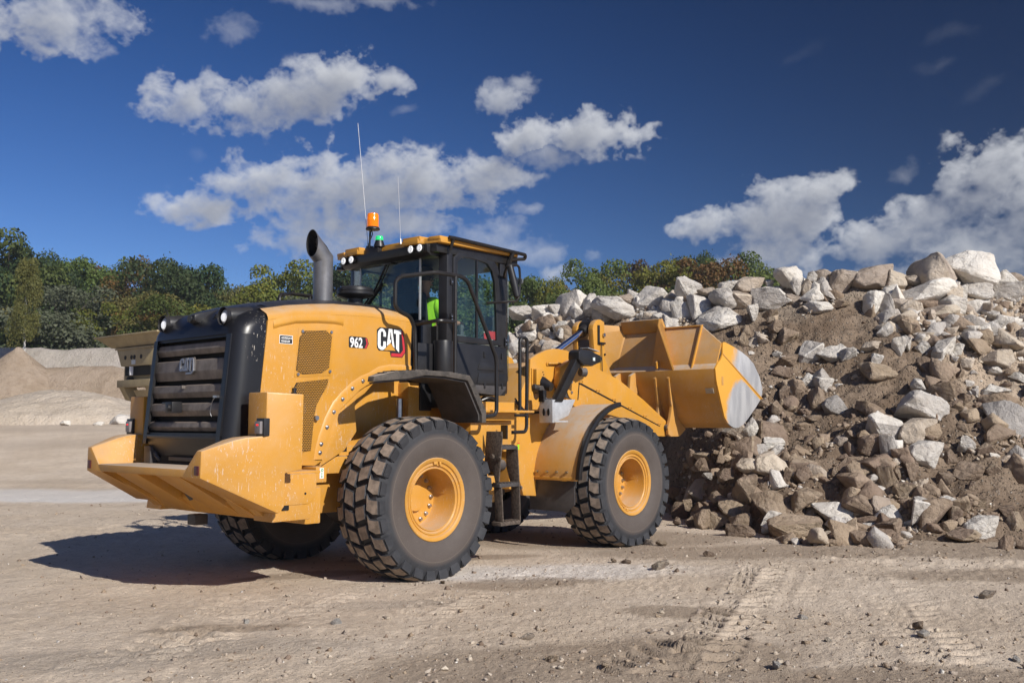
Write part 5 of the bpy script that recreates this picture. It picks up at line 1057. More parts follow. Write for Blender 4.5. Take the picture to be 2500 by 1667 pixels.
# ---- wheels
TR, TZ = .79, .747
def tyre_mesh():
    b = MB(); prof = [(.345, -.225), (.37, -.245), (.40, -.248), (.44, -.268), (.50, -.287), (.56, -.293), (.62, -.289), (.68, -.279), (.72, -.268), (.748, -.255), (.757, -.22), (.757, .22), (.748, .255), (.72, .268), (.68, .279), (.62, .289), (.56, .293), (.50, .287), (.44, .268), (.40, .248), (.37, .245), (.345, .225)]
    b.lathe(prof, 'y', n=72, close=True); return b
def blocks():
    b = MB(); N = 27; rnd = random.Random(5)
    def blk(t0, quad, r_top, r_bot, ch):
        # quad: (dtheta, y) corners; bottom then chamfer then top
        c_t = sum(q[0] for q in quad)/len(quad); c_y = sum(q[1] for q in quad)/len(quad); n = len(quad); v = []
        for rr, k in ((r_bot, 1.0), (r_top-.010, .97), (r_top, .86)):
            for dt, y in quad:
                a = t0+c_t+(dt-c_t)*k; yy = c_y+(y-c_y)*k
                e = rr-(.035*max(0, (abs(yy)-.13)/.16)**2)
                v.append((e*math.cos(a), yy, e*math.sin(a)))
        f = [(i, (i+1) % n, n+(i+1) % n, n+i) for i in range(n)]+[(n+i, n+(i+1) % n, 2*n+(i+1) % n, 2*n+i) for i in range(n)]
        b.add(v, f, 0); m = len(b.v)-n; b.f.append(tuple(range(m, m+n))); b.mi.append(1)
    p = 2*math.pi/N
    for k in range(N):
        t = k*p
        for s in (-1, 1):
            # shoulder lug: curved, reaching over the shoulder
            sh = [(-.04*p, s*.158), (.22*p, s*.185), (.28*p, s*.245), (.28*p, s*.290), (1.06*p, s*.290), (1.06*p, s*.235), (.82*p, s*.158)]
            off = 0 if s < 0 else .5*p
            q = [(a+off, y) for a, y in sh]; blk(t, q, TR, .735, 1)
            # side of the lug, running down the shoulder
            v = []
            for rr, yy in ((.775-.03, .289), (.70, .283), (.66, .272)):
                for a in (.33*p, 1.01*p): v.append(((rr+.006)*math.cos(t+off+a), s*(yy+.012), (rr+.006)*math.sin(t+off+a)))
            for rr, yy in ((.775-.03, .262), (.70, .262), (.66, .262)):
                for a in (.31*p, 1.03*p): v.append((rr*math.cos(t+off+a), s*yy, rr*math.sin(t+off+a)))
            b.add(v, [(0, 1, 3, 2), (2, 3, 5, 4), (0, 2, 8, 6), (2, 4, 10, 8), (1, 7, 9, 3), (3, 9, 11, 5), (4, 5, 11, 10), (0, 6, 7, 1)], 0)
            # centre blocks, leaning
            o2 = off + (.55 if s < 0 else .30)*p
            ce = [(0, s*.142), (.10*p, s*.10), (-.02*p+.18*p*0, s*.02), (.34*p, s*.008), (.74*p, s*.012), (.80*p, s*.06), (.78*p, s*.142), (.55*p, s*.150)]
            ce = [(-.05*p, s*.142), (.14*p, s*.012), (.50*p, s*.004), (.92*p, s*.016), (.78*p, s*.10), (.70*p, s*.148)]
            blk(t, [(a+o2, y) for a, y in ce], TR+.002, .735, 1)
    return b
def flatten(me):
    for v in me.vertices:
        d = -v.co.z-TZ
        if d > -.0: v.co.y *= 1+.25*max(d, 0); v.co.z = -TZ+.001
tyre_o = tyre_mesh().build('tyre', M['rubber'], None, ang=50); flatten(tyre_o.data)
tread_o = blocks().build('tread', [M['rubber'], M['tread']], None, fix=True, ang=30); flatten(tread_o.data)
rim_o = MB().lathe([(.36, -.20), (.372, -.235), (.396, -.245), (.398, -.252), (.392, -.258), (.372, -.254), (.358, -.246), (.352, -.232), (.338, -.228), (.334, -.236), (.322, -.236), (.318, -.224), (.306, -.215), (.300, -.224), (.292, -.224), (.286, -.20), (.285, .02), (.27, .055), (.20, .06), (.13, .055), (.125, .02), (.06, .012), (.001, .012)], 'y', n=56, close=True).build('rim', Y, None, ang=30)
bolts = MB()
for k in range(16):
    a = k*2*math.pi/16; x, z = .225*math.cos(a), .225*math.sin(a); bolts.cyl((x, .058, z), (x, .028, z), .016, n=6); bolts.cyl((x, .058, z), (x, .045, z), .021, n=10)
bolts_o = bolts.build('wheel_bolts', M['steel'], None)
lock_o = MB().box((.0, -.243, .345), (.05, .02, .03)).box((.06, -.243, .34), (.025, .02, .035)).build('lock_ring', Y, None, .004)
rnd = random.Random(3); first = None
for x in (0., 3.35):
    for s in (-1, 1):
        wh = empty('wheel', parent=LD, loc=(x, s*1.07, TZ))
        spin = {(0., -1): 0, (0., 1): 0, (3.35, -1): 1, (3.35, 1): 0}[(x, s)]
        for o in (tyre_o, tread_o, rim_o, bolts_o, lock_o):
            c = o if first is None else o.copy()
            if first is not None: COL.objects.link(c)
            c.parent = wh
            if s > 0: c.rotation_euler = (0, 0, math.pi)
            if c.name.startswith(('rim', 'wheel_bolts', 'lock')) and x > 1: c.rotation_euler = (0, R(200), 0 if s < 0 else math.pi)
        first = True
# ================================================================== rocks of the heap
def stone_mat(name, c0, c1, c2, mott=.5):
    m, t, b = mat(name); v = t.new('ShaderNodeTexCoord').outputs['Object']
    rnd = t.new('ShaderNodeObjectInfo').outputs['Random']; isl = t.new('ShaderNodeNewGeometry').outputs['Random Per Island']
    rr = t.math('FRACT', t.math('ADD', rnd, isl)); v2 = t.vmath('ADD', v, t.comb(t.math('MULTIPLY', rnd, 37.), 0., 0.))
    n1 = t.noise(v2, 1.6, 6, .65); n2 = t.noise(v2, 7, 6, .7); n3 = t.noise(v2, 26, 4, .65)
    c = t.mix(t.ramp(n1, .32, .68), c0, c1); c = t.mix(t.math('MULTIPLY', t.ramp(n2, .48, .72), mott), c, c2)
    c = t.mix(t.math('MULTIPLY', t.ramp(n3, .6, .72), .35), c, tuple(x*.55 for x in c0))
    sh = t.new('ShaderNodeHueSaturation'); t.put(sh.inputs['Color'], c); t.put(sh.inputs['Value'], t.ramp(rr, 0, 1, .72, 1.2, False)); t.put(sh.inputs['Hue'], t.ramp(rr, 0, 1, .488, .506, False))
    t.put(b.inputs['Base Color'], sh.outputs[0]); b.inputs['Roughness'].default_value = .93; b.inputs['Specular IOR Level'].default_value = .15
    t.put(b.inputs['Normal'], t.bump(t.math('ADD', t.math('MULTIPLY', n2, 1.), t.math('ADD', t.math('MULTIPLY', n3, .5), t.math('MULTIPLY', t.vor(v2, 3.2, 'DISTANCE_TO_EDGE'), 1.2))), .9, .06)); return m
STONE = {'p': stone_mat('pale_limestone', (.60, .55, .485), (.71, .67, .61), (.47, .41, .34)),
         't': stone_mat('tan_limestone', (.46, .38, .295), (.56, .48, .39), (.34, .27, .20)),
         'b': stone_mat('earth_coated_stone', (.29, .218, .152), (.40, .31, .228), (.205, .15, .104), .6),
         'g': stone_mat('shaded_limestone', (.34, .315, .29), (.43, .40, .37), (.27, .24, .21))}  # pale limestone with its shade put into a greyer colour
def stone_mesh(name, seed, cuts=2, rough=.03, npts=13, chip=.035):
    rnd = random.Random(seed); bm = bmesh.new()
    for i in range(npts):
        d = Vector((rnd.gauss(0, 1), rnd.gauss(0, 1), rnd.gauss(0, 1))).normalized()
        k = rnd.uniform(.80, 1.0)/max(abs(d.x), abs(d.y), abs(d.z))**rnd.uniform(.45, .95)
        bm.verts.new(d*k*.5)
    r = bmesh.ops.convex_hull(bm, input=bm.verts); 
    junk = list({e for e in r.get('geom_interior', []) + r.get('geom_unused', []) if isinstance(e, bmesh.types.BMVert)})
    if junk: bmesh.ops.delete(bm, geom=junk, context='VERTS')
    bmesh.ops.dissolve_limit(bm, angle_limit=R(11), verts=bm.verts, edges=bm.edges)
    if chip:
        bmesh.ops.bevel(bm, geom=list(bm.edges), offset=chip, segments=1, profile=.5, affect='EDGES', clamp_overlap=True)
        bmesh.ops.triangulate(bm, faces=bm.faces)
    if cuts:
        bmesh.ops.subdivide_edges(bm, edges=bm.edges, cuts=cuts, use_grid_fill=True)
        bm.normal_update(); off = rnd.uniform(0, 90)
        from mathutils import noise as mn
        for v in bm.verts:
            p = v.co*2.6+Vector((off, 0, 0))
            v.co += v.normal*(mn.noise(p)*rough*1.3 + mn.noise(p*3.1)*rough*.7 + mn.noise(p*8)*rough*.28)
    lo = [min(v.co[i] for v in bm.verts) for i in range(3)]; hi = [max(v.co[i] for v in bm.verts) for i in range(3)]
    for v in bm.verts: v.co = Vector(((v.co[i]-lo[i])/(hi[i]-lo[i])-.5) for i in range(3))
    for f in bm.faces: f.smooth = True
    for e in bm.edges: e.smooth = not (len(e.link_faces) == 2 and e.calc_face_angle(0) > R(24))
    me = bpy.data.meshes.new(name); bm.to_mesh(me); bm.free(); me.materials.append(STONE['p']); return me
BIG = [stone_mesh('boulder', 100+i, 3, .032, rnd_) for i, rnd_ in enumerate([12, 14, 15, 16, 17, 18, 20, 16, 13, 15, 18, 14, 13, 17, 20, 15, 14, 16])]
SMALL = [stone_mesh('stone', 300+i, 1, .03, n_, .03) for i, n_ in enumerate([10, 11, 12, 13, 14, 11, 12, 15, 10, 13])]
def put_stone(name, me, loc, dims, rot, col, label, cat, group=None):
    o = bpy.data.objects.new(name, me); COL.objects.link(o); o.location = loc; o.scale = dims; o.rotation_euler = rot
    o.material_slots[0].link = 'OBJECT'; o.material_slots[0].material = STONE[col]; tag(o, label, cat, group); return o
ROCKS = [   # x, y, z, width, height, kind of stone, label
    (10.11, 4.69, 3.98, 0.71, 0.58, 'p', 'big rounded pale boulder on the crest nearest the cab, split at its right'),
    (10.03, 4.21, 4.08, 0.30, 0.27, 'p', 'small cracked slab wedged against the big rounded pale boulder behind the cab'),
    (9.93, 4.11, 3.81, 0.31, 0.42, 'p', 'narrow pale stone leaning upright between the two big crest boulders behind the bellcrank'),
    (9.97, 3.50, 3.81, 0.88, 0.39, 'p', 'broad flat-bottomed pale boulder on the crest just left of the bucket top'),
    (10.11, 3.35, 4.04, 0.35, 0.19, 't', 'tan stone peeping over the broad flat-bottomed pale boulder'),
    (10.41, 2.89, 4.01, 0.60, 0.47, 'p', 'pale diamond-shaped boulder standing on the crest above the bucket'),
    (10.03, 3.92, 4.04, 0.38, 0.19, 'p', 'low pale stone on the skyline right of the big rounded boulder'),
    (10.12, 2.78, 3.68, 0.34, 0.12, 'p', 'small white stone under the pale diamond-shaped boulder'),
    (10.67, 2.44, 3.93, 0.63, 0.39, 't', 'tan sloping slab behind the upright stones over the bucket spill guard'),
    (10.28, 1.94, 4.15, 0.45, 0.40, 'p', 'jagged pale boulder with a sharp peak against the brown tree'),
    (10.36, 1.53, 4.04, 0.39, 0.18, 't', 'long low pale stone right of the sharp-peaked jagged boulder'),
    (10.32, 1.07, 4.10, 0.35, 0.21, 'p', 'pale wedge stone on the skyline under the right end of the trees'),
    (10.01, 1.95, 3.61, 0.41, 0.37, 'p', 'blocky pale stone with a vertical crack over the spill guard'),
    (10.07, 1.56, 3.71, 0.41, 0.46, 'p', 'tall pale boulder standing beside the shaded grey triangular stone on the crest'),
    (9.90, 1.19, 3.55, 0.47, 0.26, 'g', 'shaded grey triangular stone leaning on the tall pale boulder'),
    (10.14, 1.05, 3.83, 0.50, 0.36, 'p', 'large pale slab tilted back between the tall boulder and the round-topped boulder'),
    (9.97, 2.22, 3.53, 0.53, 0.26, 'p', 'white wedge of stone showing over the top edge of the bucket'),
    (9.55, 5.76, 3.88, 0.61, 0.28, 'p', 'pale stone at the left end of the crest beside the cab front'),
    (9.73, 5.32, 3.86, 0.39, 0.28, 'p', 'pale angular stone second from the left end of the crest'),
    (9.79, 5.01, 3.89, 0.26, 0.24, 'p', 'small pale stone left of the big rounded boulder behind the cab'),
    (9.59, 5.01, 3.61, 0.51, 0.34, 'b', 'dark shaded block below the small pale crest stones beside the cab'),
    (9.49, 5.34, 3.48, 0.36, 0.21, 't', 'tan block low on the heap between the cab and the grab rail'),
    (9.46, 5.68, 3.45, 0.24, 0.28, 'p', 'small pale stone on the earth just right of the cab'),
    (9.50, 4.47, 3.26, 0.42, 0.46, 'b', 'brown block half buried behind the tilt cylinder rod'),
    (9.67, 4.70, 3.51, 0.34, 0.23, 'p', 'white angular stone above the brown block behind the cylinder rod'),
    (9.66, 4.35, 3.51, 0.23, 0.21, 'p', 'pale stone just left of the bellcrank top'),
    (10.58, 0.76, 4.12, 0.50, 0.31, 't', 'round-topped pitted boulder on the crest before the last green trees'),
    (10.45, 0.69, 3.81, 0.61, 0.40, 't', 'large tan boulder with a dark underside below the round-topped one'),
    (10.57, 0.31, 3.81, 0.62, 0.36, 'p', 'pale trapezoid boulder with a flat face below the crest above the bucket corner'),
    (9.83, 0.91, 3.42, 0.76, 0.34, 'p', 'long pale slab lying just behind the near corner of the bucket'),
    (9.96, 0.40, 3.49, 0.27, 0.30, 'p', 'pale curved stone standing under the trapezoid boulder'),
    (10.28, 0.16, 3.48, 0.27, 0.21, 'b', 'brown stone in the shade under the trapezoid boulder'),
    (10.99, 0.14, 4.28, 0.50, 0.37, 'p', 'pale peaked boulder on the skyline right of the trees'),
    (11.00, -0.00, 4.06, 0.20, 0.33, 'p', 'slim upright stone below the pale peaked boulder'),
    (11.12, -0.21, 4.05, 0.29, 0.31, 't', 'tan faceted boulder right of the slim upright stone'),
    (10.86, 0.46, 4.18, 0.20, 0.15, 'p', 'small pale stone left of the peaked skyline boulder'),
    (10.89, 0.38, 4.05, 0.41, 0.17, 'p', 'flat pale slab under the small stones left of the peaked boulder'),
    (11.43, -0.41, 4.18, 0.39, 0.37, 't', 'tan block on the skyline between two faceted boulders'),
    (11.18, -0.29, 4.26, 0.24, 0.18, 'p', 'pale stone on the skyline left of the tan block'),
    (11.39, -0.79, 4.08, 0.44, 0.44, 't', 'large tan faceted boulder on the skyline right of centre of the heap'),
    (10.75, -0.11, 3.79, 0.34, 0.20, 't', 'tan rounded stone on the bank below the slim upright stone'),
    (11.33, -0.64, 4.31, 0.20, 0.09, 't', 'flat tan stone on the skyline above the large faceted boulder'),
    (10.90, -0.93, 3.66, 0.30, 0.16, 'b', 'brown slab under the large tan faceted boulder'),
    (9.78, -0.38, 2.97, 0.36, 0.39, 'b', 'brown earth-coated boulder low in the hollow right of the bucket'),
    (9.86, -0.11, 3.20, 0.23, 0.24, 'b', 'brown stone with a straight edge left of the hollow'),
    (9.67, -0.16, 2.97, 0.15, 0.19, 'b', 'small brown stone under the straight-edged one left of the hollow'),
    (9.59, 0.52, 3.15, 0.14, 0.19, 'b', 'upright brown stone against the long pale slab by the bucket'),
    (9.66, 0.37, 3.18, 0.19, 0.19, 'b', 'rough brown lump right of the upright brown stone by the bucket'),
    (9.20, 0.19, 2.93, 0.19, 0.26, 'b', 'brown stone close above the worn bucket side'),
    (9.35, 0.09, 2.88, 0.20, 0.17, 't', 'square tan stone beside the brown one above the worn bucket side'),
    (9.40, -0.36, 2.68, 0.15, 0.10, 'p', 'small white stone alone below the earth-coated boulder'),
    (9.70, -0.86, 2.67, 0.42, 0.37, 'p', 'pale boulder at the left end of the row across the middle of the face'),
    (9.75, -1.21, 2.64, 0.45, 0.25, 'p', 'flat-faced pale block in the row across the middle of the face'),
    (9.68, -1.54, 2.62, 0.23, 0.21, 'p', 'pale stone at the right end of the middle row'),
    (9.95, -1.25, 2.78, 0.17, 0.12, 'p', 'small white stone on top of the flat-faced block in the middle row'),
    (9.28, -0.59, 2.53, 0.38, 0.22, 'b', 'brown knobbly boulder above the oval one right of the bucket'),
    (8.92, -0.63, 2.31, 0.36, 0.24, 'b', 'brown oval boulder close right of the worn bucket side'),
    (9.10, -1.00, 2.15, 0.26, 0.24, 'p', 'bright white wedge of stone standing in the brown middle of the face'),
    (8.72, -0.80, 2.06, 0.24, 0.24, 'b', 'rounded brown boulder below the brown oval one'),
    (12.85, -2.70, 4.30, 0.76, 0.65, 'p', 'biggest white boulder, the pointed one high on the skyline at the right'),
    (12.41, -2.19, 4.28, 0.72, 0.59, 't', 'large grey-tan boulder tilted on the skyline left of the pointed white one'),
    (11.95, -2.14, 3.84, 0.88, 0.48, 'p', 'broad rounded white boulder below the grey-tan skyline boulder'),
    (11.58, -2.49, 3.46, 0.55, 0.26, 't', 'flat tan slab lying under the broad rounded white boulder'),
    (12.66, -2.82, 3.91, 0.50, 0.30, 'p', 'white boulder with a shaded foot below the pointed skyline boulder'),
    (11.72, -1.23, 4.19, 0.71, 0.40, 't', 'tan boulder with a pale upright end on the skyline'),
    (11.90, -1.61, 4.17, 0.34, 0.31, 't', 'tan stone right of the boulder with the pale upright end'),
    (12.08, -1.49, 4.04, 0.24, 0.29, 'g', 'shaded grey upright block below the tan skyline stone'),
    (12.20, -1.88, 4.14, 0.40, 0.16, 't', 'pinkish tan stone between the skyline boulders'),
    (11.17, -1.44, 3.63, 0.28, 0.40, 'p', 'white upright stone with a crease, left of a matching curved one'),
    (11.22, -1.66, 3.53, 0.24, 0.45, 'p', 'white curved stone right of the creased upright one'),
    (11.45, -2.04, 3.55, 0.22, 0.19, 'p', 'small pale stone below the broad rounded white boulder'),
    (11.77, -1.47, 3.93, 0.20, 0.22, 'b', 'small brown stone under the shaded grey upright block'),
    (13.18, -3.22, 3.90, 0.46, 0.32, 'p', 'long pale stone sloping down at the right edge of the crest'),
    (13.38, -3.39, 3.95, 0.25, 0.30, 'p', 'pale stone at the right edge of the photo below the skyline slab'),
    (13.58, -3.22, 4.24, 0.58, 0.16, 't', 'flat tan slab along the skyline at the right edge'),
    (10.56, -1.83, 3.05, 0.28, 0.30, 'p', 'pale leaning stone on the bank below the curved white one'),
    (10.07, -2.25, 2.75, 0.21, 0.31, 'p', 'white upright stone below the pale leaning stone'),
    (10.69, -2.86, 2.77, 0.32, 0.34, 'b', 'brown wedge-shaped boulder right of the heap middle'),
    (10.73, -3.05, 2.67, 0.27, 0.24, 'p', 'white stone against the brown wedge-shaped boulder'),
    (11.26, -3.28, 2.93, 0.33, 0.29, 'b', 'brown boulder alone on the smooth sandy slope'),
    (11.01, -2.57, 3.04, 0.25, 0.22, 'p', 'white-topped stone above the brown wedge-shaped boulder'),
    (10.38, -2.53, 2.74, 0.23, 0.19, 'p', 'pale block left of the brown wedge-shaped boulder'),
    (10.31, -2.34, 2.78, 0.18, 0.24, 'p', 'pale stone right of the white upright stone in the middle'),
    (9.97, -1.82, 2.73, 0.31, 0.20, 't', 'flat tan stone above the large brown boulder with the white cap'),
    (9.70, -2.04, 2.49, 0.30, 0.21, 'p', 'white cap stone resting on the large brown boulder'),
    (9.45, -2.11, 2.30, 0.55, 0.33, 'b', 'large brown boulder under the white cap stone in the middle of the face'),
    (9.88, -1.52, 2.66, 0.25, 0.18, 'p', 'pale block left of the white cap stone'),
    (9.89, -2.72, 2.37, 0.22, 0.34, 'b', 'tall brown stone below the brown wedge-shaped boulder'),
    (10.06, -3.21, 2.28, 0.17, 0.28, 'b', 'brown stone on the earth right of the tall brown one'),
    (9.37, -2.76, 2.03, 0.24, 0.23, 'p', 'white round stone just above the big white faceted boulder'),
    (10.75, -3.58, 2.31, 0.24, 0.17, 'p', 'pale triangular stone on the right sandy slope'),
    (12.29, -3.26, 3.24, 0.26, 0.14, 'p', 'thin pale stone high on the right sandy slope'),
    (10.81, -3.87, 2.20, 0.23, 0.14, 'p', 'pale flat stone near the right edge, middle height'),
    (8.63, -2.99, 1.68, 0.56, 0.42, 'p', 'big white faceted boulder in the right half of the face'),
    (9.17, -4.07, 1.46, 0.45, 0.50, 'g', 'shaded dark grey block with a bright lit edge near the right edge'),
    (10.33, -3.67, 1.94, 0.37, 0.22, 'p', 'white flat-topped stone above the shaded dark grey block'),
    (9.79, -3.80, 1.68, 0.39, 0.18, 'p', 'pale layered stone touching the top of the shaded dark grey block'),
    (7.93, -2.75, 1.35, 0.45, 0.42, 'p', 'pale boulder above the tan split boulder on the lower right'),
    (8.24, -3.10, 1.27, 0.44, 0.41, 't', 'yellowish tan boulder right of the pale one on the lower right'),
    (7.67, -3.38, 1.00, 0.40, 0.34, 'p', 'white pitted stone in front of the yellowish tan boulder'),
    (7.60, -2.71, 1.11, 0.48, 0.34, 'b', 'brown boulder lying against the white split face'),
    (7.55, -2.92, 1.02, 0.24, 0.41, 'p', 'white split face of stone right of the brown boulder'),
    (8.27, -3.76, 1.16, 0.21, 0.20, 'p', 'white square stone alone among the brown ones at the right'),
    (8.37, -3.99, 1.07, 0.29, 0.21, 'b', 'brown flat stone right of the white square one'),
    (8.60, -4.36, 0.97, 0.19, 0.27, 'p', 'pale pointed stone at the right edge of the heap'),
    (7.76, -3.93, 0.77, 0.48, 0.28, 'b', 'wide brown boulder low at the right'),
    (6.94, -2.76, 0.70, 0.41, 0.43, 'b', 'brown faceted boulder with a lit right face, lower middle'),
    (6.94, -3.09, 0.64, 0.20, 0.42, 'b', 'tall narrow brown stone right of the brown faceted boulder'),
    (7.24, -3.34, 0.76, 0.25, 0.29, 'b', 'blocky brown stone below the white pitted one'),
    (6.93, -3.36, 0.55, 0.34, 0.19, 'b', 'long brown stone lying under the blocky brown one'),
    (7.08, -3.19, 0.74, 0.13, 0.20, 'b', 'small brown stone between the tall narrow one and the blocky one'),
    (7.39, -3.73, 0.66, 0.22, 0.22, 'b', 'brown stone with a pale top right of the blocky brown one'),
    (7.42, -4.05, 0.57, 0.16, 0.21, 'b', 'small upright brown stone under the wide brown boulder'),
    (6.62, -3.60, 0.36, 0.26, 0.21, 'b', 'pale-faced brown stone above the dark pyramid'),
    (6.95, -3.92, 0.44, 0.29, 0.10, 'p', 'thin white slab lying flat above the dark pyramid'),
    (6.92, -4.13, 0.40, 0.19, 0.16, 'b', 'dark oval stone right of the thin white slab'),
    (7.15, -4.27, 0.41, 0.27, 0.15, 'b', 'long brown stone at the right below the wide brown boulder'),
    (6.52, -3.81, 0.23, 0.42, 0.46, 'b', 'dark brown pyramid-shaped boulder at the foot of the heap'),
    (6.70, -4.05, 0.25, 0.26, 0.28, 'b', 'brown four-sided boulder right of the dark pyramid'),
    (6.57, -4.38, 0.12, 0.36, 0.26, 'p', 'white layered boulder at the foot of the heap on the right'),
    (6.27, -4.25, 0.07, 0.44, 0.18, 'b', 'long brown boulder on the ground under the white layered one'),
    (7.04, -4.68, 0.17, 0.27, 0.28, 'b', 'big brown boulder at the right edge at the foot of the heap'),
    (7.23, -4.53, 0.32, 0.25, 0.15, 'b', 'flat brown stone above the big brown boulder at the right edge'),
    (6.26, -3.36, 0.18, 0.31, 0.33, 'p', 'bright white boulder at the foot of the heap, left of the dark pyramid'),
    (6.01, -3.23, 0.07, 0.23, 0.18, 'p', 'small white block on the ground before the bright white boulder'),
    (8.02, -4.16, 0.81, 0.23, 0.18, 'b', 'round brown stone below the pale pointed stone'),
    (6.42, -3.52, 0.21, 0.14, 0.16, 'b', 'small brown stone between the bright white boulder and the pyramid'),
    (5.84, -3.03, 0.05, 0.20, 0.15, 'b', 'brown flat stone on the ground left of the small white block'),
    (6.08, -3.06, 0.14, 0.16, 0.15, 'b', 'brown stone right behind the long white boulder'),
    (8.00, -3.62, 0.98, 0.19, 0.19, 'b', 'pale-topped brown stone right of the white pitted one'),
    (9.64, -3.40, 1.84, 0.22, 0.17, 'b', 'brown stone on the earth right of the big white faceted boulder'),
    (8.52, -2.23, 1.67, 0.30, 0.25, 'b', 'orange-brown stone on the earth left of the big white faceted boulder'),
    (7.94, -0.70, 1.57, 0.27, 0.24, 'b', 'square brown stone touching the lower end of the bucket'),
    (8.21, -0.66, 1.75, 0.26, 0.21, 'b', 'brown stone above the square one at the bucket end'),
    (8.14, -0.94, 1.66, 0.27, 0.29, 'b', 'rounded brown stone right of the bucket end'),
    (8.55, -0.89, 1.92, 0.21, 0.30, 'b', 'egg-shaped brown stone standing right of the worn bucket side'),
    (8.55, -1.44, 1.83, 0.29, 0.38, 'b', 'dark brown stone in the shade right of the egg-shaped one'),
    (7.32, -0.87, 1.36, 0.20, 0.28, 'p', 'small white upright stone under the bucket end'),
    (7.63, -1.06, 1.26, 0.51, 0.43, 'b', 'large brown diamond-faced boulder below the bucket end'),
    (7.91, -1.18, 1.37, 0.20, 0.18, 'b', 'tan-topped brown stone right of the diamond-faced boulder'),
    (7.04, -1.12, 0.98, 0.26, 0.24, 'p', 'left of two white stones below the diamond-faced boulder'),
    (7.25, -1.30, 0.99, 0.30, 0.24, 'p', 'right of two white stones below the diamond-faced boulder'),
    (8.47, -1.76, 1.69, 0.32, 0.32, 'g', 'shaded grey stone with white chips right of the dark brown one'),
    (6.55, -0.46, 0.82, 0.26, 0.19, 'b', 'brown stone in the bucket shadow'),
    (6.13, -1.06, 0.70, 0.23, 0.18, 'b', 'brown lump at the edge of the bucket shadow'),
    (6.25, -0.70, 0.67, 0.12, 0.09, 'p', 'little white stone in the bucket shadow'),
    (6.67, -0.80, 1.03, 0.13, 0.11, 'b', 'lit brown stone at the upper edge of the bucket shadow'),
    (5.90, -1.08, 0.37, 0.29, 0.21, 'b', 'dark rounded stone above the grey square block near the front wheel'),
    (5.80, -1.54, 0.53, 0.31, 0.41, 'b', 'tall tan-brown boulder in the lower face right of the front wheel'),
    (5.69, -1.37, 0.25, 0.34, 0.29, 'b', 'grey-brown square block near the front wheel'),
    (6.11, -0.44, 0.23, 0.19, 0.20, 'b', 'small dark stone nearest the front tyre'),
    (5.82, -0.88, 0.17, 0.21, 0.18, 'b', 'brown slanting stone left of the grey-brown square block'),
    (5.45, -1.06, 0.10, 0.22, 0.28, 'b', 'brown upright stone standing at the foot of the heap near the wheel'),
    (5.56, -1.26, 0.09, 0.29, 0.25, 'b', 'brown block right of the upright stone near the wheel'),
    (5.39, -1.68, 0.12, 0.28, 0.24, 'b', 'brown pointed block second right of the upright stone near the wheel'),
    (5.54, -2.02, 0.34, 0.39, 0.38, 'b', 'large reddish brown boulder in the lower face'),
    (6.01, -2.32, 0.40, 0.37, 0.31, 'b', 'brown smooth-faced boulder right of the reddish brown one'),
    (6.53, -2.09, 0.68, 0.28, 0.31, 'b', 'brown block with a white top corner above the smooth-faced boulder'),
    (6.36, -1.94, 0.71, 0.19, 0.22, 'b', 'slanting brown stone left of the white-cornered block'),
    (6.82, -2.41, 0.75, 0.11, 0.18, 'b', 'small upright tan stone right of the white-cornered block'),
    (5.37, -2.21, 0.16, 0.36, 0.23, 'p', 'pale elongated stone behind the biggest brown boulder on the ground'),
    (5.26, -2.52, 0.12, 0.66, 0.34, 'b', 'biggest brown boulder, lying on the ground at the foot of the heap'),
    (6.11, -2.71, 0.22, 0.49, 0.29, 'p', 'long white boulder at the foot of the heap right of the biggest brown one'),
    (4.89, -1.94, 0.06, 0.37, 0.18, 'b', 'flat brown stone on the ground left of the biggest brown boulder'),
    (5.57, -0.58, 0.04, 0.14, 0.12, 'b', 'small round brown stone at the foot beside the tyre'),
    (5.56, -0.81, 0.06, 0.18, 0.16, 'b', 'brown stone left of the upright one at the foot'),
    (5.56, -1.69, 0.29, 0.16, 0.13, 'b', 'brown stone under the tall tan-brown boulder'),
    (5.31, -2.90, 0.04, 0.20, 0.12, 't', 'tan stone right of the biggest brown boulder'),
    (8.12, -1.55, 1.54, 0.25, 0.10, 'b', 'flat brown slab on the earth below the dark brown stone'),
]
rr_ = random.Random(11)
for i, (x, y, z, w_, h_, col, lab) in enumerate(ROCKS):
    big = max(w_, h_) > .42
    dp = (w_*.55+h_*.45)*rr_.uniform(.8, 1.15)
    kk = 1.06 if col == 'b' else 1.26
    # stones face along the heap: their width runs across the slope
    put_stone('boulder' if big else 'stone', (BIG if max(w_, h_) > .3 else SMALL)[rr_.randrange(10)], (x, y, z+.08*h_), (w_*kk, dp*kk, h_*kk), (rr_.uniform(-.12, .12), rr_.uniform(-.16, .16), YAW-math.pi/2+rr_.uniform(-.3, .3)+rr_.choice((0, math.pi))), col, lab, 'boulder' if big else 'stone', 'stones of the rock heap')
# smaller stones between them: the larger of these one by one, the rest as rubble
rg = np.random.default_rng(4); N = 12500
u = rg.uniform(-2.6, 12.5, N*3); v = rg.uniform(11.3, 21.5, N*3); x, y = CAM.x+FX*v+RX*u, CAM.y+FY*v+RY*u
v0 = np.interp(u, UU, V0); vc = np.interp(u, UC, VC); t = (v-v0)/(vc-v0)
dens_ = np.where(t < -.12, 0, np.where(t < .0, .5, np.where(t < .35, 1., np.where(t < .74, .45, 1.))))*(1-.55*sstep(8.2, 10, u)*sstep(.25, .5, t)*sstep(1.05, .8, t))
clump = sstep(-.22, .15, fbm(x, y, .9, 2, 99)); keep = (rg.random(N*3) < dens_*clump) & (t < 1.25)
u, v, x, y, t = (a[keep][:N] for a in (u, v, x, y, t)); n = len(u); z = np.maximum(heap_h(x, y), 0)
size = np.clip(.042*(1-rg.random(n))**(-.60)*np.where(t > .72, 1.35, 1.), .045, .48); order = np.argsort(-size); nm = 0
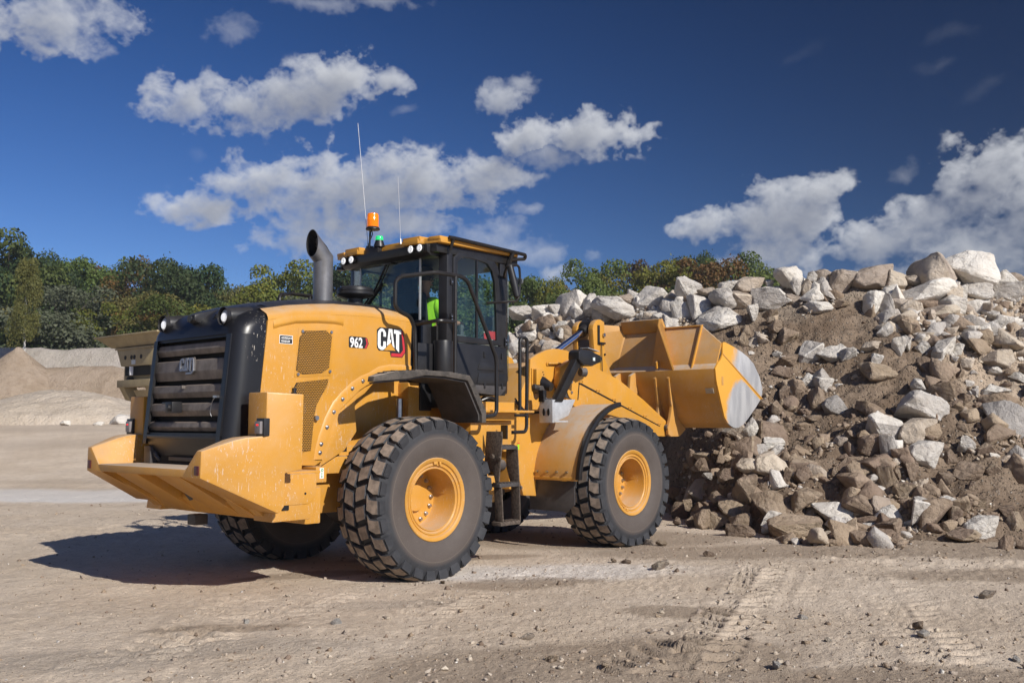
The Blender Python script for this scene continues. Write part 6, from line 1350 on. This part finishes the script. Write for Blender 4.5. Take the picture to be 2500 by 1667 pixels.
taken = [(r[0], r[1], r[2], max(r[3], r[4])/2) for r in ROCKS]; T = np.array(taken)
mid = []; rest = []
for i in order:
    free = np.all((T[:, 0]-x[i])**2+(T[:, 1]-y[i])**2+(T[:, 2]-z[i])**2 > (T[:, 3]*.75)**2) if size[i] > .12 else True
    if not free: continue
    (mid if len(mid) < 128 else rest).append(i)
CN = {'p': 'pale', 't': 'tan', 'b': 'brown'}
for i in mid:
    hi_ = t[i] > .62; pr = (.74, .18) if hi_ else (.14, .2)
    q = rg.random(); col = 'p' if q < pr[0] else ('t' if q < sum(pr) else 'b'); zone = 'upper part' if hi_ else ('middle' if t[i] > .3 else 'lower part')
    if col == 'p' and u[i] < 3.3 and not hi_: col = 'b'
    s_ = size[i]; dm = (s_*rg.uniform(.9, 1.3), s_*rg.uniform(.8, 1.2), s_*rg.uniform(.6, .95))
    put_stone('small_stone', SMALL[rg.integers(10)], (x[i], y[i], z[i]+s_*.12), dm, tuple(rg.uniform(-.5, .5, 2))+(rg.uniform(0, 6.28),), col,
              'small %s stone between the boulders on the %s of the heap' % (CN[col], zone), 'stone', 'small %s stones, %s of the heap' % (CN[col], zone))
def scatter(name, idx_xyz_s, protos, mats, label, seed, kind='stuff', parent=None, flat=.8):
    """one joined mesh of many little stones"""
    g = np.random.default_rng(seed); VV = []; FF = []; off = 0
    P = []
    for me in protos:
        me.calc_loop_triangles(); co = np.empty(len(me.vertices)*3, np.float32); me.vertices.foreach_get('co', co)
        tr = np.empty(len(me.loop_triangles)*3, np.int32); me.loop_triangles.foreach_get('vertices', tr); P.append((co.reshape(-1, 3), tr.reshape(-1, 3)))
    MI = []
    for (px, py, pz, s_, mi) in idx_xyz_s:
        co, tr = P[g.integers(len(P))]; a, bb, c = g.uniform(0, 6.28), g.normal(0, .45), g.normal(0, .45)
        m = np.array(Euler((bb, c, a)).to_matrix()); q = (co*np.array([g.uniform(.9, 1.35), g.uniform(.8, 1.1), g.uniform(.55, .95)*flat/.8])*s_)@m.T+np.array([px, py, pz])
        VV.append(q); FF.append(tr+off); off += len(co); MI += [mi]*len(tr)
    V_ = np.concatenate(VV).astype(np.float32); F_ = np.concatenate(FF).astype(np.int32); me = bpy.data.meshes.new(name)
    me.vertices.add(len(V_)); me.vertices.foreach_set('co', V_.ravel()); me.loops.add(F_.size); me.loops.foreach_set('vertex_index', F_.ravel()); me.polygons.add(len(F_))
    me.polygons.foreach_set('loop_start', np.arange(0, F_.size, 3, dtype=np.int32)); me.polygons.foreach_set('loop_total', np.full(len(F_), 3, np.int32)); me.polygons.foreach_set('material_index', np.array(MI, np.int32)); me.update(); me.validate()
    o = link(name, me, parent, mats); tag(o, label, kind=kind); return o
TINY = [stone_mesh('pebble', 500+i, 0, 0, n_, 0) for i, n_ in enumerate([7, 8, 9, 10, 8, 9])]
sm = [STONE['p'], STONE['t'], STONE['b']]
def mi_(tt): q = rg.random(); return (0 if q < .5 else 1 if q < .75 else 2) if tt > .62 else (0 if q < .08 else 1 if q < .22 else 2)
big_rest = [(x[i], y[i], z[i]+size[i]*.1, size[i], mi_(t[i])) for i in rest if size[i] > .085]; small_rest = [(x[i], y[i], z[i]+size[i]*.1, size[i], mi_(t[i])) for i in rest if size[i] <= .085]
scatter('rubble', big_rest, SMALL[:6], sm, 'loose rubble of small stones between the boulders of the heap', 6)
scatter('rubble_grit', small_rest, TINY, sm, 'grit and clods on the face of the rock heap', 8)
# grit strewn on the pit floor
pts = []
for k in range(17000):
    vv_ = 4.6+13*rg.random()**1.5; uu_ = rg.uniform(-.62, .62)*vv_; xx, yy = uv2xy(uu_, vv_)
    dn = float(sstep(-.25, .3, fbm(np.array([xx]), np.array([yy]), .55, 3, 44))[0]); near = math.exp(-((vv_-11.3)/1.1)**2)*(uu_ > 1.2)
    if rg.random() > .25+.6*dn*(uu_ > -2.2)+.8*near: continue
    s_ = min(.0085*(1-rg.random())**(-.45), .05)
    pts.append((xx, yy, float(ground_relief(np.array([xx]), np.array([yy]))[0])*max(0, min(1, 1-(vv_-30)/30))+s_*.15, s_, 1 if rg.random() < .5 else (2 if rg.random() < .94 else 0)))
scatter('gravel', pts, TINY, sm, 'grit and pebbles strewn over the quarry floor', 9)
FLOOR = [  # single stones on the floor
    (-0.90, -5.21, 0.09, 'p', 'white stone on the floor near the bottom, lower right of the tyre print'),
    (0.59, -5.59, 0.10, 'p', 'white stone on the bare floor at the right'),
    (0.80, -5.49, 0.10, 'b', 'flat brown stone just behind the white one at the right'),
    (1.80, -2.69, 0.16, 't', 'flat tan stone on the floor between front wheel and tyre print'),
    (-1.34, -3.59, 0.10, 't', 'tan stone on the dark damp patch edge at the bottom'),
    (-1.73, -4.12, 0.07, 'b', 'dark stone on the damp patch at the bottom'),
    (0.63, -4.69, 0.07, 'p', 'small pale stone right of the tyre print'),
    (0.34, -6.24, 0.06, 'p', 'pale pebble at the bottom right corner'),
    (-1.93, -2.27, 0.07, 'p', 'white stone on the floor in front of the rear wheel'),
    (-2.33, -1.73, 0.06, 'p', 'white pebble on the floor left of the white stone'),
    (3.53, -1.43, 0.14, 't', 'tan stone beside the front tyre'),
    (3.49, -1.63, 0.13, 'b', 'dark flat stone right beside the tan one at the front tyre'),
    (2.02, -1.97, 0.08, 'b', 'brown stone on the floor below the front wheel'),
    (2.05, -2.10, 0.10, 'b', 'rough brown clod next to the brown stone below the front wheel'),
    (3.12, -2.48, 0.12, 'b', 'dark clod on the floor below the heap foot'),
    (2.28, -5.57, 0.12, 't', 'flat tan stone on the floor at the far right'),
    (-0.14, -1.56, 0.06, 'b', 'small dark clod just right of the rear tyre'),
    (-0.04, -5.17, 0.06, 't', 'small tan stone on the floor right of the damp ruts'),
]
for x_, y_, s_, col, lab in FLOOR:
    zz = float(ground_relief(np.array([x_]), np.array([y_]))[0])
    put_stone('stone', SMALL[rr_.randrange(10)], (x_, y_, zz+s_*.22), (s_*1.15, s_*.8, s_*.6), (rr_.uniform(-.3, .3), rr_.uniform(-.3, .3), rr_.uniform(0, 6)), col, lab, 'stone', 'loose stones on the quarry floor')
# white blocks by the far sand hill
for (px_c, py_c, vv_, s_, lab) in ((284, 984, 43.5, .42, 'white rock highest up on the sand hill, under the dark hollow of the khaki machine'), (302, 1026, 36.5, .62, 'larger white rock lying at the foot of the sand hill beside the loader'), (266, 1010, 39, .40, 'white rock in the middle of the sand hill foot'), (244, 1036, 35.5, .30, 'small white rock left of the larger one at the sand hill foot'), (163, 1034, 35.5, .30, 'lone pale rock on the flat ground before the sand hill')):
    uu_ = (px_c-1250)/2316*vv_; x_, y_ = uv2xy(uu_, vv_); put_stone('stone', BIG[rr_.randrange(10)], (x_, y_, 1.48-(py_c-1030.5)/2316*vv_), (s_*1.3, s_, s_*.8), (0, .1, rr_.uniform(0, 6)), 'p', lab, 'stone', 'white rocks before the far sand hill')
# ================================================================== the wood behind the pit
def leaf_mat(name, c0, c1, c2):
    m = bpy.data.materials.new(name); m.use_nodes = True; t = NT(m.node_tree); t.n.clear()
    o = t.new('ShaderNodeOutputMaterial'); d = t.new('ShaderNodeBsdfPrincipled'); tl = t.new('ShaderNodeBsdfTranslucent'); mx = t.new('ShaderNodeMixShader'); mx.inputs[0].default_value = .36
    v = t.new('ShaderNodeTexCoord').outputs['Object']; rnd = t.new('ShaderNodeObjectInfo').outputs['Random']; isl = t.new('ShaderNodeNewGeometry').outputs['Random Per Island']
    n = t.noise(t.vmath('ADD', v, t.comb(t.math('MULTIPLY', rnd, 50.), 0., 0.)), .42, 4, .6)
    c = t.mix(t.ramp(n, .3, .7), c0, c1); c = t.mix(t.ramp(isl, .55, 1.), c, c2)
    sh = t.new('ShaderNodeHueSaturation'); t.put(sh.inputs['Color'], c); t.put(sh.inputs['Value'], t.ramp(rnd, 0, 1, .8, 1.2, False)); t.put(sh.inputs['Hue'], t.ramp(t.math('FRACT', t.math('MULTIPLY', rnd, 7.3)), 0, 1, .485, .512, False))
    t.put(d.inputs['Base Color'], sh.outputs[0]); d.inputs['Roughness'].default_value = .6; d.inputs['Specular IOR Level'].default_value = .25; t.put(tl.inputs[0], sh.outputs[0])
    t.l.new(d.outputs[0], mx.inputs[1]); t.l.new(tl.outputs[0], mx.inputs[2]); t.l.new(mx.outputs[0], o.inputs[0]); return m
LEAF = {'green': leaf_mat('leaf_green', (0.081, 0.119, 0.030), (0.121, 0.162, 0.039), (0.155, 0.196, 0.053)),
        'dark': leaf_mat('leaf_dark', (0.040, 0.072, 0.030), (0.065, 0.099, 0.036), (0.093, 0.123, 0.045)),
        'olive': leaf_mat('leaf_olive', (0.121, 0.128, 0.039), (0.163, 0.157, 0.045), (0.202, 0.174, 0.053)),
        'silver': leaf_mat('leaf_silver', (.085, .098, .058), (.112, .125, .078), (.145, .155, .10)),
        'lime': leaf_mat('leaf_yellow_green', (0.132, 0.157, 0.027), (0.186, 0.196, 0.033), (0.248, 0.217, 0.045)),
        'rust': leaf_mat('leaf_rust', (0.163, 0.090, 0.033), (0.209, 0.109, 0.039), (0.132, 0.109, 0.036)),
        'orange': leaf_mat('leaf_orange', (.165, .105, .032), (.125, .115, .035), (.21, .115, .03)),
        'maroon': leaf_mat('leaf_maroon', (0.093, 0.061, 0.039), (0.121, 0.072, 0.045), (0.132, 0.087, 0.045))}
BARK = simple('bark', (.09, .075, .06), .9, 0, .3, 2); BIRCH = simple('birch_bark', (.50, .48, .45), .8, 0, .25, 3)
def crown_mesh(seed, n=5200, leaf=.34, low=.16, spread=1., spiky=0.):
    """foliage of a tree one unit tall and about .8 wide: leaf clumps on the shells of many uneven lobes"""
    g = np.random.default_rng(seed); L = []
    for k in range(26):
        h = g.uniform(low, .93); rad = spread*.36*np.sqrt(np.clip(1-((h-.50)/.52)**2, .04, 1)); a = g.uniform(0, 6.28); d = rad*g.uniform(.25, 1.0)**.6
        L.append((d*np.cos(a), d*np.sin(a), h, g.uniform(.085, .165)*(1-.35*max(0, h-.6)/.4)))
    L.append((0, 0, .9-.04*g.random(), .10)); L.append((0, 0, .6, .2)); L = np.array(L)
    w = L[:, 3]**2; k = g.choice(len(L), n, p=w/w.sum()); d = g.normal(size=(n, 3)); d /= np.linalg.norm(d, axis=1)[:, None]
    d[:, 2] = np.where(d[:, 2] < -.35, -d[:, 2], d[:, 2])
    r = L[k, 3]*(1-.5*g.random(n)**2.2+.16*g.normal(size=n)*(g.random(n) < .25)); c = L[k, :3]+d*r[:, None]*np.array([1.15, 1.15, .92+spiky])
    nr = d+.6*g.normal(size=(n, 3)); nr /= np.linalg.norm(nr, axis=1)[:, None]
    a = np.cross(nr, g.normal(size=(n, 3))); a /= np.linalg.norm(a, axis=1)[:, None]; b = np.cross(nr, a)
    s = (leaf/17.)*g.uniform(.55, 1.25, n)[:, None]; e = g.uniform(.5, .95, n)[:, None]
    fold = nr*s*.35
    V_ = np.stack([c-a*s+fold, c-b*s*e, c+a*s+fold, c+b*s*e], 1).reshape(-1, 3).astype(np.float32)
    i = np.arange(n)*4; F_ = np.concatenate([np.stack([i, i+1, i+3], 1), np.stack([i+1, i+2, i+3], 1)], 0).astype(np.int32)
    me = bpy.data.meshes.new('crown'); me.vertices.add(len(V_)); me.vertices.foreach_set('co', V_.ravel()); me.loops.add(F_.size); me.loops.foreach_set('vertex_index', F_.ravel()); me.polygons.add(len(F_))
    me.polygons.foreach_set('loop_start', np.arange(0, F_.size, 3, dtype=np.int32)); me.polygons.foreach_set('loop_total', np.full(len(F_), 3, np.int32)); me.update(); me.validate(); me.materials.append(LEAF['green'])
    return me, L
def trunk_mesh(L, birch=False):
    b = MB(); b.cyl((0, 0, -.03), (0, 0, .30), .020, .014, 8); b.cyl((0, 0, .30), (.01, 0, .80), .014, .004, 7)
    for x, y, z, r in L[::3]: b.cyl((0, 0, max(.12, z-.22)), (x*.85, y*.85, z), .007, .002, 5)
    me = bpy.data.meshes.new('trunk'); me.from_pydata(b.v, [], b.f); me.materials.append(BARK); return me
CR = []
for k, (n, lf, low, sp, spk) in enumerate([(13500, .205, .14, 1.0, 0), (13500, .205, .2, .9, .1), (14500, .20, .10, 1.15, 0), (13000, .21, .16, .8, .2), (13500, .205, .12, 1.1, 0), (13500, .20, .2, 1.0, .1), (13000, .21, .08, 1.25, 0), (13500, .205, .15, .95, .1)]):
    me, L = crown_mesh(900+k, n, lf, low, sp, spk); CR.append((me, trunk_mesh(L)))
def tree(u, v, height, width, kind, shape, label, group=None, name='tree', ground=None):
    x, y = uv2xy(u, v); g = ground if ground is not None else 2.2
    t = empty(name, label, 'tree', (x, y, g), rz=(u*7.3+v) % 6.28, group=group)
    c, tr = CR[shape % 8]
    for nm, me, m in (('crown', c, LEAF[kind]), ('trunk', tr, BARK)):
        o = bpy.data.objects.new(nm, me); COL.objects.link(o); o.parent = t; o.scale = (width, width, height)
        o.material_slots[0].link = 'OBJECT'; o.material_slots[0].material = m
    return t
TREES = [   # photo column, skyline row, distance, width, foliage, label (None: one of the unnamed trees of its stretch)
    (-60, 545, 88, 13, 'dark', 'dark tree cut by the left edge of the photo'), (8, 566, 90, 11, 'green', 'tall green tree at the left edge of the photo, highest of the wood'), (62, 612, 98, 11, 'olive', 'olive tree right of the tall one at the left edge of the photo'), (105, 588, 92, 9, 'dark', 'dark narrow-topped tree standing out above its neighbours at the left'),
    (150, 622, 97, 10, 'green', 'green tree right of the dark narrow-topped one on the left'), (196, 640, 103, 10, 'olive', 'olive tree above the silvery willow'), (240, 646, 99, 9, 'green', 'green tree left of the maroon top in the middle of the left wood'), (282, 640, 104, 8, 'maroon', 'maroon-topped tree just left of the orange one'), (318, 626, 96, 9, 'orange', 'tree with an orange autumn top among the green ones on the left'),
    (352, 622, 100, 9, 'green', 'green tree between the orange top and the big dark rounded tree'), (398, 616, 94, 11, 'dark', 'big dark green rounded tree above the loader grille, left of the sky gap'), (444, 626, 97, 10, 'dark', 'dark tree touching the right side of the big dark rounded one'), (478, 652, 100, 8, 'dark', 'dark tree sloping down to the sky gap above the loader hood'),
    (520, 690, 108, 9, 'green', 'green tree lowest in the sky gap above the loader hood'), (560, 694, 106, 9, 'olive', 'olive tree in the sky gap above the loader hood'), (612, 700, 110, 10, 'lime', 'yellow-green tree above the middle of the loader hood'), (652, 688, 104, 9, 'green', 'green tree left of the bright yellow-green one by the exhaust'), (700, 640, 92, 10, 'lime', 'bright yellow-green tree just left of the exhaust stack'), (738, 652, 95, 9, 'green', 'green tree directly behind the exhaust stack'), (792, 680, 96, 10, 'olive', 'olive tree right behind the air intake, beside the exhaust stack'),
    (838, 650, 93, 9, 'dark', 'dark tree between the exhaust stack and the cab'), (890, 660, 98, 11, 'green', None), (945, 655, 96, 11, 'olive', None), (1005, 650, 99, 11, 'green', None), (1065, 660, 96, 11, 'dark', None), (1125, 668, 99, 10, 'green', None), (1180, 672, 97, 10, 'green', None), (1230, 668, 95, 9, 'green', None),
    (1268, 672, 88, 7.5, 'green', 'green tree right behind the cab mirror'), (1312, 690, 92, 6.5, 'green', 'low green tree on the skyline right of the cab mirror'), (1350, 676, 88, 6, 'lime', 'small yellow-green pointed tree between the mirror and the large round trees'), (1388, 690, 94, 6, 'orange', 'tree with orange leaves left of the first large round one over the heap'), (1345, 715, 84, 7, 'maroon', 'low maroon-brown bush-like tree above the left end of the rock heap'),
    (1440, 632, 80, 8, 'green', 'first of the large green round trees over the heap, left of the olive one'), (1505, 640, 84, 8, 'lime', 'yellow-green round tree second from the left over the heap'), (1558, 630, 92, 7.5, 'maroon', 'brownish dark-topped tree between the green trees above the bucket'), (1600, 662, 82, 6.5, 'olive', 'low olive tree under the tallest light green one'), (1622, 613, 82, 8, 'lime', 'tallest light green tree above the bucket'),
    (1688, 622, 90, 7, 'dark', 'dark green tree left of the rust-brown one'), (1722, 624, 80, 9, 'rust', 'rust-brown tree behind the rocks near the right end of the wood'), (1738, 612, 92, 6, 'dark', 'dark top rising just behind the rust-brown tree'), (1795, 620, 86, 8, 'green', 'green tree right of the rust-brown one'), (1850, 622, 84, 8, 'green', 'next to last green tree at the right end of the wood'), (1895, 640, 84, 7.5, 'green', 'last green tree at the right end of the wood'),
]
def px_u(px, v): return (px-1250)/2316.*v
for k, (px, py, v, wd, kind, lab) in enumerate(TREES):
    gz = 2.2+.35; h = (1030.5-py)/2316.*v*1.004+1.48-gz
    left = px < 1240
    tree(px_u(px, v), v, h*.985, wd*1.25, kind, k*3+1, lab or ('tree of the wood hidden behind the cab, seen only through its glass' if left else 'green tree of the row standing behind the rock heap'), 'trees of the wood, left' if left else 'trees behind the rock heap', ground=gz)
UNDER = [(20, 735, 86, 9, 'olive', 'low olive tree at the left edge over the gravel cone'), (100, 742, 83, 8, 'green', 'low green tree between the birch stem and the silvery willow'), (150, 690, 82, 12, 'silver', 'silvery grey-green willow in front of the wood on the left'), (215, 700, 86, 9, 'silver', 'smaller silvery tree right of the big willow'), (265, 735, 84, 8, 'lime', 'low yellow-green tree left of the khaki machine top'), (305, 720, 87, 9, 'olive', 'low olive tree above the khaki machine rim'), (350, 730, 84, 8, 'orange', 'low tree with reddish patches above the khaki machine'), (385, 715, 78, 8, 'olive', 'low olive tree just above the loader grille lamps'), (430, 720, 76, 9, 'green', 'low green tree above the left end of the loader hood'),
         (485, 735, 78, 9, 'lime', 'low yellow-green tree above the hood between the rear lamps and exhaust'), (540, 745, 80, 9, 'green', 'low green tree just above the hood left of the hood handrail'), (600, 745, 80, 10, 'olive', 'low olive tree above the hood nearest the exhaust'), (670, 735, 78, 9, 'silver', 'low silvery tree behind the far hood handrail'), (740, 720, 80, 10, 'silver', 'low silvery tree right behind the exhaust stack foot'), (820, 705, 80, 9, 'silver', 'grey-green loose tree low between the exhaust stack and the cab'), (900, 730, 80, 10, 'green', None), (990, 735, 80, 10, 'olive', None), (1090, 735, 80, 10, 'green', None), (1170, 735, 80, 9, 'green', None), (1240, 735, 78, 8, 'green', None), (50, 775, 84, 10, 'dark', None), (130, 775, 85, 10, 'dark', None), (210, 775, 84, 10, 'green', None), (290, 775, 85, 10, 'dark', None), (-40, 770, 84, 10, 'green', None),
         (1300, 735, 76, 7, 'dark', 'low dark tree right of the mirror, above the left end of the heap'), (1420, 720, 74, 8, 'dark', 'low dark tree under the first large round one over the heap'), (1500, 715, 74, 7, 'green', 'low green tree under the yellow-green round one over the heap'), (1570, 710, 75, 7, 'olive', 'low olive tree above the bellcrank'), (1650, 700, 75, 7, 'dark', 'low dark tree above the bucket spill guard'), (1790, 690, 76, 7, 'olive', 'low olive tree before the last green trees on the right'), (1860, 690, 76, 7, 'green', 'low green tree at the right end, touching the crest rocks')]
for k, (px, py, v, wd, kind, lab) in enumerate(UNDER):
    gz = 2.1; h = (1030.5-py)/2316.*v+1.48-gz; left = px < 1260
    tree(px_u(px, v), v, h*.99, wd*1.2, kind, k*5+2, lab or ('low tree mostly hidden behind the loader or the gravel banks' if left else 'low tree in front of the row behind the rock heap'), 'low trees, left' if left else 'low trees behind the heap', ground=gz)
# the white birch stem in front of the wood
x, y = uv2xy(px_u(57, 64), 64); bt = empty('birch_tree', 'slender birch with a bare white stem in front of the dark wood', 'tree', (x, y, 2.4))
b = MB(); b.tube([(0, 0, -.5), (.05, .1, 3), (.02, .25, 6), (.1, .35, 8.4)], .075, 8, .5); b.build('trunk', BIRCH, bt)
o = bpy.data.objects.new('crown', CR[3][0]); COL.objects.link(o); o.parent = bt; o.scale = (3.2, 3.2, 7); o.location = (.1, .3, 3.2); o.material_slots[0].link = 'OBJECT'; o.material_slots[0].material = LEAF['olive']

# ================================================================== khaki machine half hidden behind the loader
x, y = uv2xy(-19.3, 48.); KM = empty('quarry_machine', 'khaki steel hopper machine with a flat overhanging top, half hidden behind the loader grille', 'quarry machine', (x, y, 1.9)); kh = M['khaki']
def T_(w0, w1, z0, z1, d0=0., d1=6.):    # tapering trough, long axis across
    return MB().add([(d0 if z == z0 else d0-.35, s*(w0 if z == z0 else w1), z) for z in (z0, z1) for s in (-1, 1)]+[(d1, s*(w0 if z == z0 else w1), z) for z in (z0, z1) for s in (-1, 1)],
                    [(0, 1, 3, 2), (4, 6, 7, 5), (0, 2, 6, 4), (1, 5, 7, 3), (2, 3, 7, 6), (0, 4, 5, 1)])
h = T_(2.2, 3.2, 3.42, 3.95).build('hopper', kh, KM, .02); MB().bx(-.45, 6.1, -3.3, 3.3, 3.93, 4.02).build('rim', kh, h, .02)
b = MB(); b.add([(0, y_, z_) for y_, z_ in ((-2.2, 3.28), (1.55, 3.28), (1.05, 2.42), (-2.2, 2.42))]+[(.12, y_, z_) for y_, z_ in ((-2.2, 3.28), (1.55, 3.28), (1.05, 2.42), (-2.2, 2.42))], [(0, 1, 2, 3), (7, 6, 5, 4), (0, 4, 5, 1), (1, 5, 6, 2), (2, 6, 7, 3), (3, 7, 4, 0)]); fp = b.build('rear_panel', kh, KM, .01)
b = MB(); b.bx(-.08, .3, -2.2, 1.62, 3.28, 3.36); b.build('panel_ledge', kh, fp)
for y_ in (.62, -.02, -.32, -1.0):
    b = MB(); b.cyl((-.02, y_, 2.86), (.01, y_, 2.86), .11, n=14); b.build('round_opening', M['dark'], fp)
b = MB(); b.bx(-.02, 0, -.45, -.05, 2.5, 2.72); b.build('maker_plate', M['alu'], fp)
b = MB(); b.bx(.4, 5.8, -1.9, 1.5, 1.5, 3.4); b.build('body', kh, KM, .02)
b = MB(); b.bx(.2, .5, -1.6, 1.0, 1.95, 2.42); b.cyl((.15, .6, 2.1), (.15, .6, 2.25), .14); b.cyl((.1, .5, 1.75), (.35, .5, 1.75), .15); b.tube([(.1, .7, 2.2), (.05, .3, 2.15), (.1, .1, 2.2)], .04); b.build('drive_assembly', M['dark'], KM)
b = MB(); b.bx(-.05, .1, -.05, .1, 1.95, 2.4); b.build('white_canister', M['white'], KM, .02)
b = MB(); b.bx(-.05, .6, -2.0, 1.35, 1.35, 1.72); b.build('cross_beam', kh, KM, .02)
for y_ in (1.0, -1.6):
    b = MB(); b.prism([(0, 1.4), (.7, 1.4), (1.6, -.2), (.9, -.2)], y_-.25, y_+.25); b.build('leg', kh, KM, .02)
b = MB(); b.prism([(.2, 1.2), (.5, 1.2), (.9, .7), (.5, .7)], -1.5, .1); b.build('chute', kh, KM, .02)
b = MB(); b.bx(.8, 5.8, -1.7, 1.3, -.2, 1.0); b.build('undercarriage', M['dark'], KM, .05)
# ================================================================== the driver, seated in the cab
def skin_chain(name, joints, edges, mat_, parent=None, sub=1, root=0):
    me = bpy.data.meshes.new(name); me.from_pydata([j[:3] for j in joints], edges, []); o = link(name, me, parent, [mat_])
    sk = o.modifiers.new('skin', 'SKIN'); sk.use_smooth_shade = True
    if not me.skin_vertices: me.attributes  # layer is made with the modifier
    for i, j in enumerate(joints):
        s = me.skin_vertices[0].data[i]; r = j[3] if len(j) > 3 else .05; s.radius = (r, j[4] if len(j) > 4 else r); s.use_root = (i == root)
    su = o.modifiers.new('smooth', 'SUBSURF'); su.levels = sub; su.render_levels = sub; return o
DX, DY = 1.06, .02
DR = empty('person', 'person in a hi-vis yellow jacket sitting at the wheel inside the cab', 'person', (DX, DY, 1.84))
J = [(0, 0, .52, .15, .17), (.0, 0, .74, .14, .17), (.02, 0, .95, .14, .19), (.03, 0, 1.08, .075, .08), (.045, 0, 1.16, .055), (.06, 0, 1.24, .085, .075), (.06, 0, 1.33, .10, .085), (.055, 0, 1.40, .06)]
E_ = [(i, i+1) for i in range(7)]
for s in (-1, 1):
    k = len(J); J += [(.02, s*.19, 1.0, .06), (.14, s*.25, .80, .048), (.34, s*.20, .78, .038), (.40, s*.18, .79, .030, .04)]
    E_ += [(2, k), (k, k+1), (k+1, k+2), (k+2, k+3)]
    for f in range(4):
        q = len(J); a = (f-1.5)*.021; J += [(.445, s*.18+a, .80, .0095), (.475, s*.18+a, .785-.002*f, .009), (.47, s*.18+a, .76, .008)]; E_ += [(k+3, q), (q, q+1), (q+1, q+2)]
    q = len(J); J += [(.42, s*.18-s*.045, .78, .011), (.45, s*.18-s*.055, .765, .009)]; E_ += [(k+3, q), (q, q+1)]
    k = len(J); J += [(.05, s*.11, .50, .09), (.44, s*.15, .52, .068), (.52, s*.15, .14, .048), (.53, s*.15, .05, .045), (.66, s*.16, .035, .04)]
    E_ += [(0, k), (k, k+1), (k+1, k+2), (k+2, k+3), (k+3, k+4)]
body = skin_chain('body', J, E_, M['skin'], DR, 2)
ex_ = .012
jt = [(x, y, z, *(r+ex_ for r in rest)) for x, y, z, *rest in J[:4]]; jt[3] = (.03, 0, 1.06, .085, .09)
je = [(0, 1), (1, 2), (2, 3)]
for s in (-1, 1):
    k = len(jt); jt += [(.02, s*.19, 1.0, .075), (.14, s*.25, .80, .062), (.33, s*.202, .78, .05)]; je += [(2, k), (k, k+1), (k+1, k+2)]
skin_chain('jacket', jt, je, M['hivis'], DR, 2)
jl = [(0, 0, .54, .165, .185)]; jle = []
for s in (-1, 1):
    k = len(jl); jl += [(.05, s*.11, .50, .105), (.44, s*.15, .52, .085), (.52, s*.15, .16, .065)]; jle += [(0, k), (k, k+1), (k+1, k+2)]
skin_chain('trousers', jl, jle, M['navy'], DR, 2)
for s in (-1, 1):
    skin_chain('sleeve_cuff', [(.15, s*.247, .80, .066), (.33, s*.202, .78, .055)], [(0, 1)], M['navy'], DR, 2)

b = MB(); b.lathe([(.001, 1.46), (.06, 1.45), (.098, 1.41), (.11, 1.35), (.108, 1.30), (.09, 1.26)], 'z', (.045, 0, 0), 20, close=True); b.build('hair', M['hair'], DR)
for s in (-1, 1):
    b = MB(); b.lathe([(.001, s*.088), (.02, s*.095), (.001, s*.105)], 'y', (.055, 0, 1.30), 10, close=True); b.v = [(x, y, 1.30+(z-1.30)*1.6) for x, y, z in b.v]; b.build('ear', M['skin'], DR)
    b = MB(); b.lathe([(.001, .152), (.012, .147), (.014, .138)], 'x', (0, s*.034, 1.315), 10, close=True); b.build('eye', M['hair'], DR)
b = MB(); b.prism([(.145, 1.31), (.185, 1.27), (.15, 1.262)], -.014, .014); b.build('nose', M['skin'], DR, .005)
b = MB(); b.bx(.145, .156, -.026, .026, 1.226, 1.236); b.build('mouth', M['paper_red'], DR, .003)

# ================================================================== thin quarry dust in the air: one closed box round everything
hz = MB().box((0, 0, 11.5), (15000, 15000, 29)).build('haze', None, None, smooth=False); hz.data.materials.clear()
hm = bpy.data.materials.new('air_dust'); hm.use_nodes = True; t = NT(hm.node_tree); t.n.clear()
o = t.new('ShaderNodeOutputMaterial'); pv = t.new('ShaderNodeVolumePrincipled'); pv.inputs['Color'].default_value = (.86, .89, .93, 1); pv.inputs['Density'].default_value = .0006; pv.inputs['Anisotropy'].default_value = .3
t.l.new(pv.outputs[0], o.inputs['Volume']); hz.data.materials.append(hm); tag(hz, 'thin dust haze in the quarry air', kind='stuff')
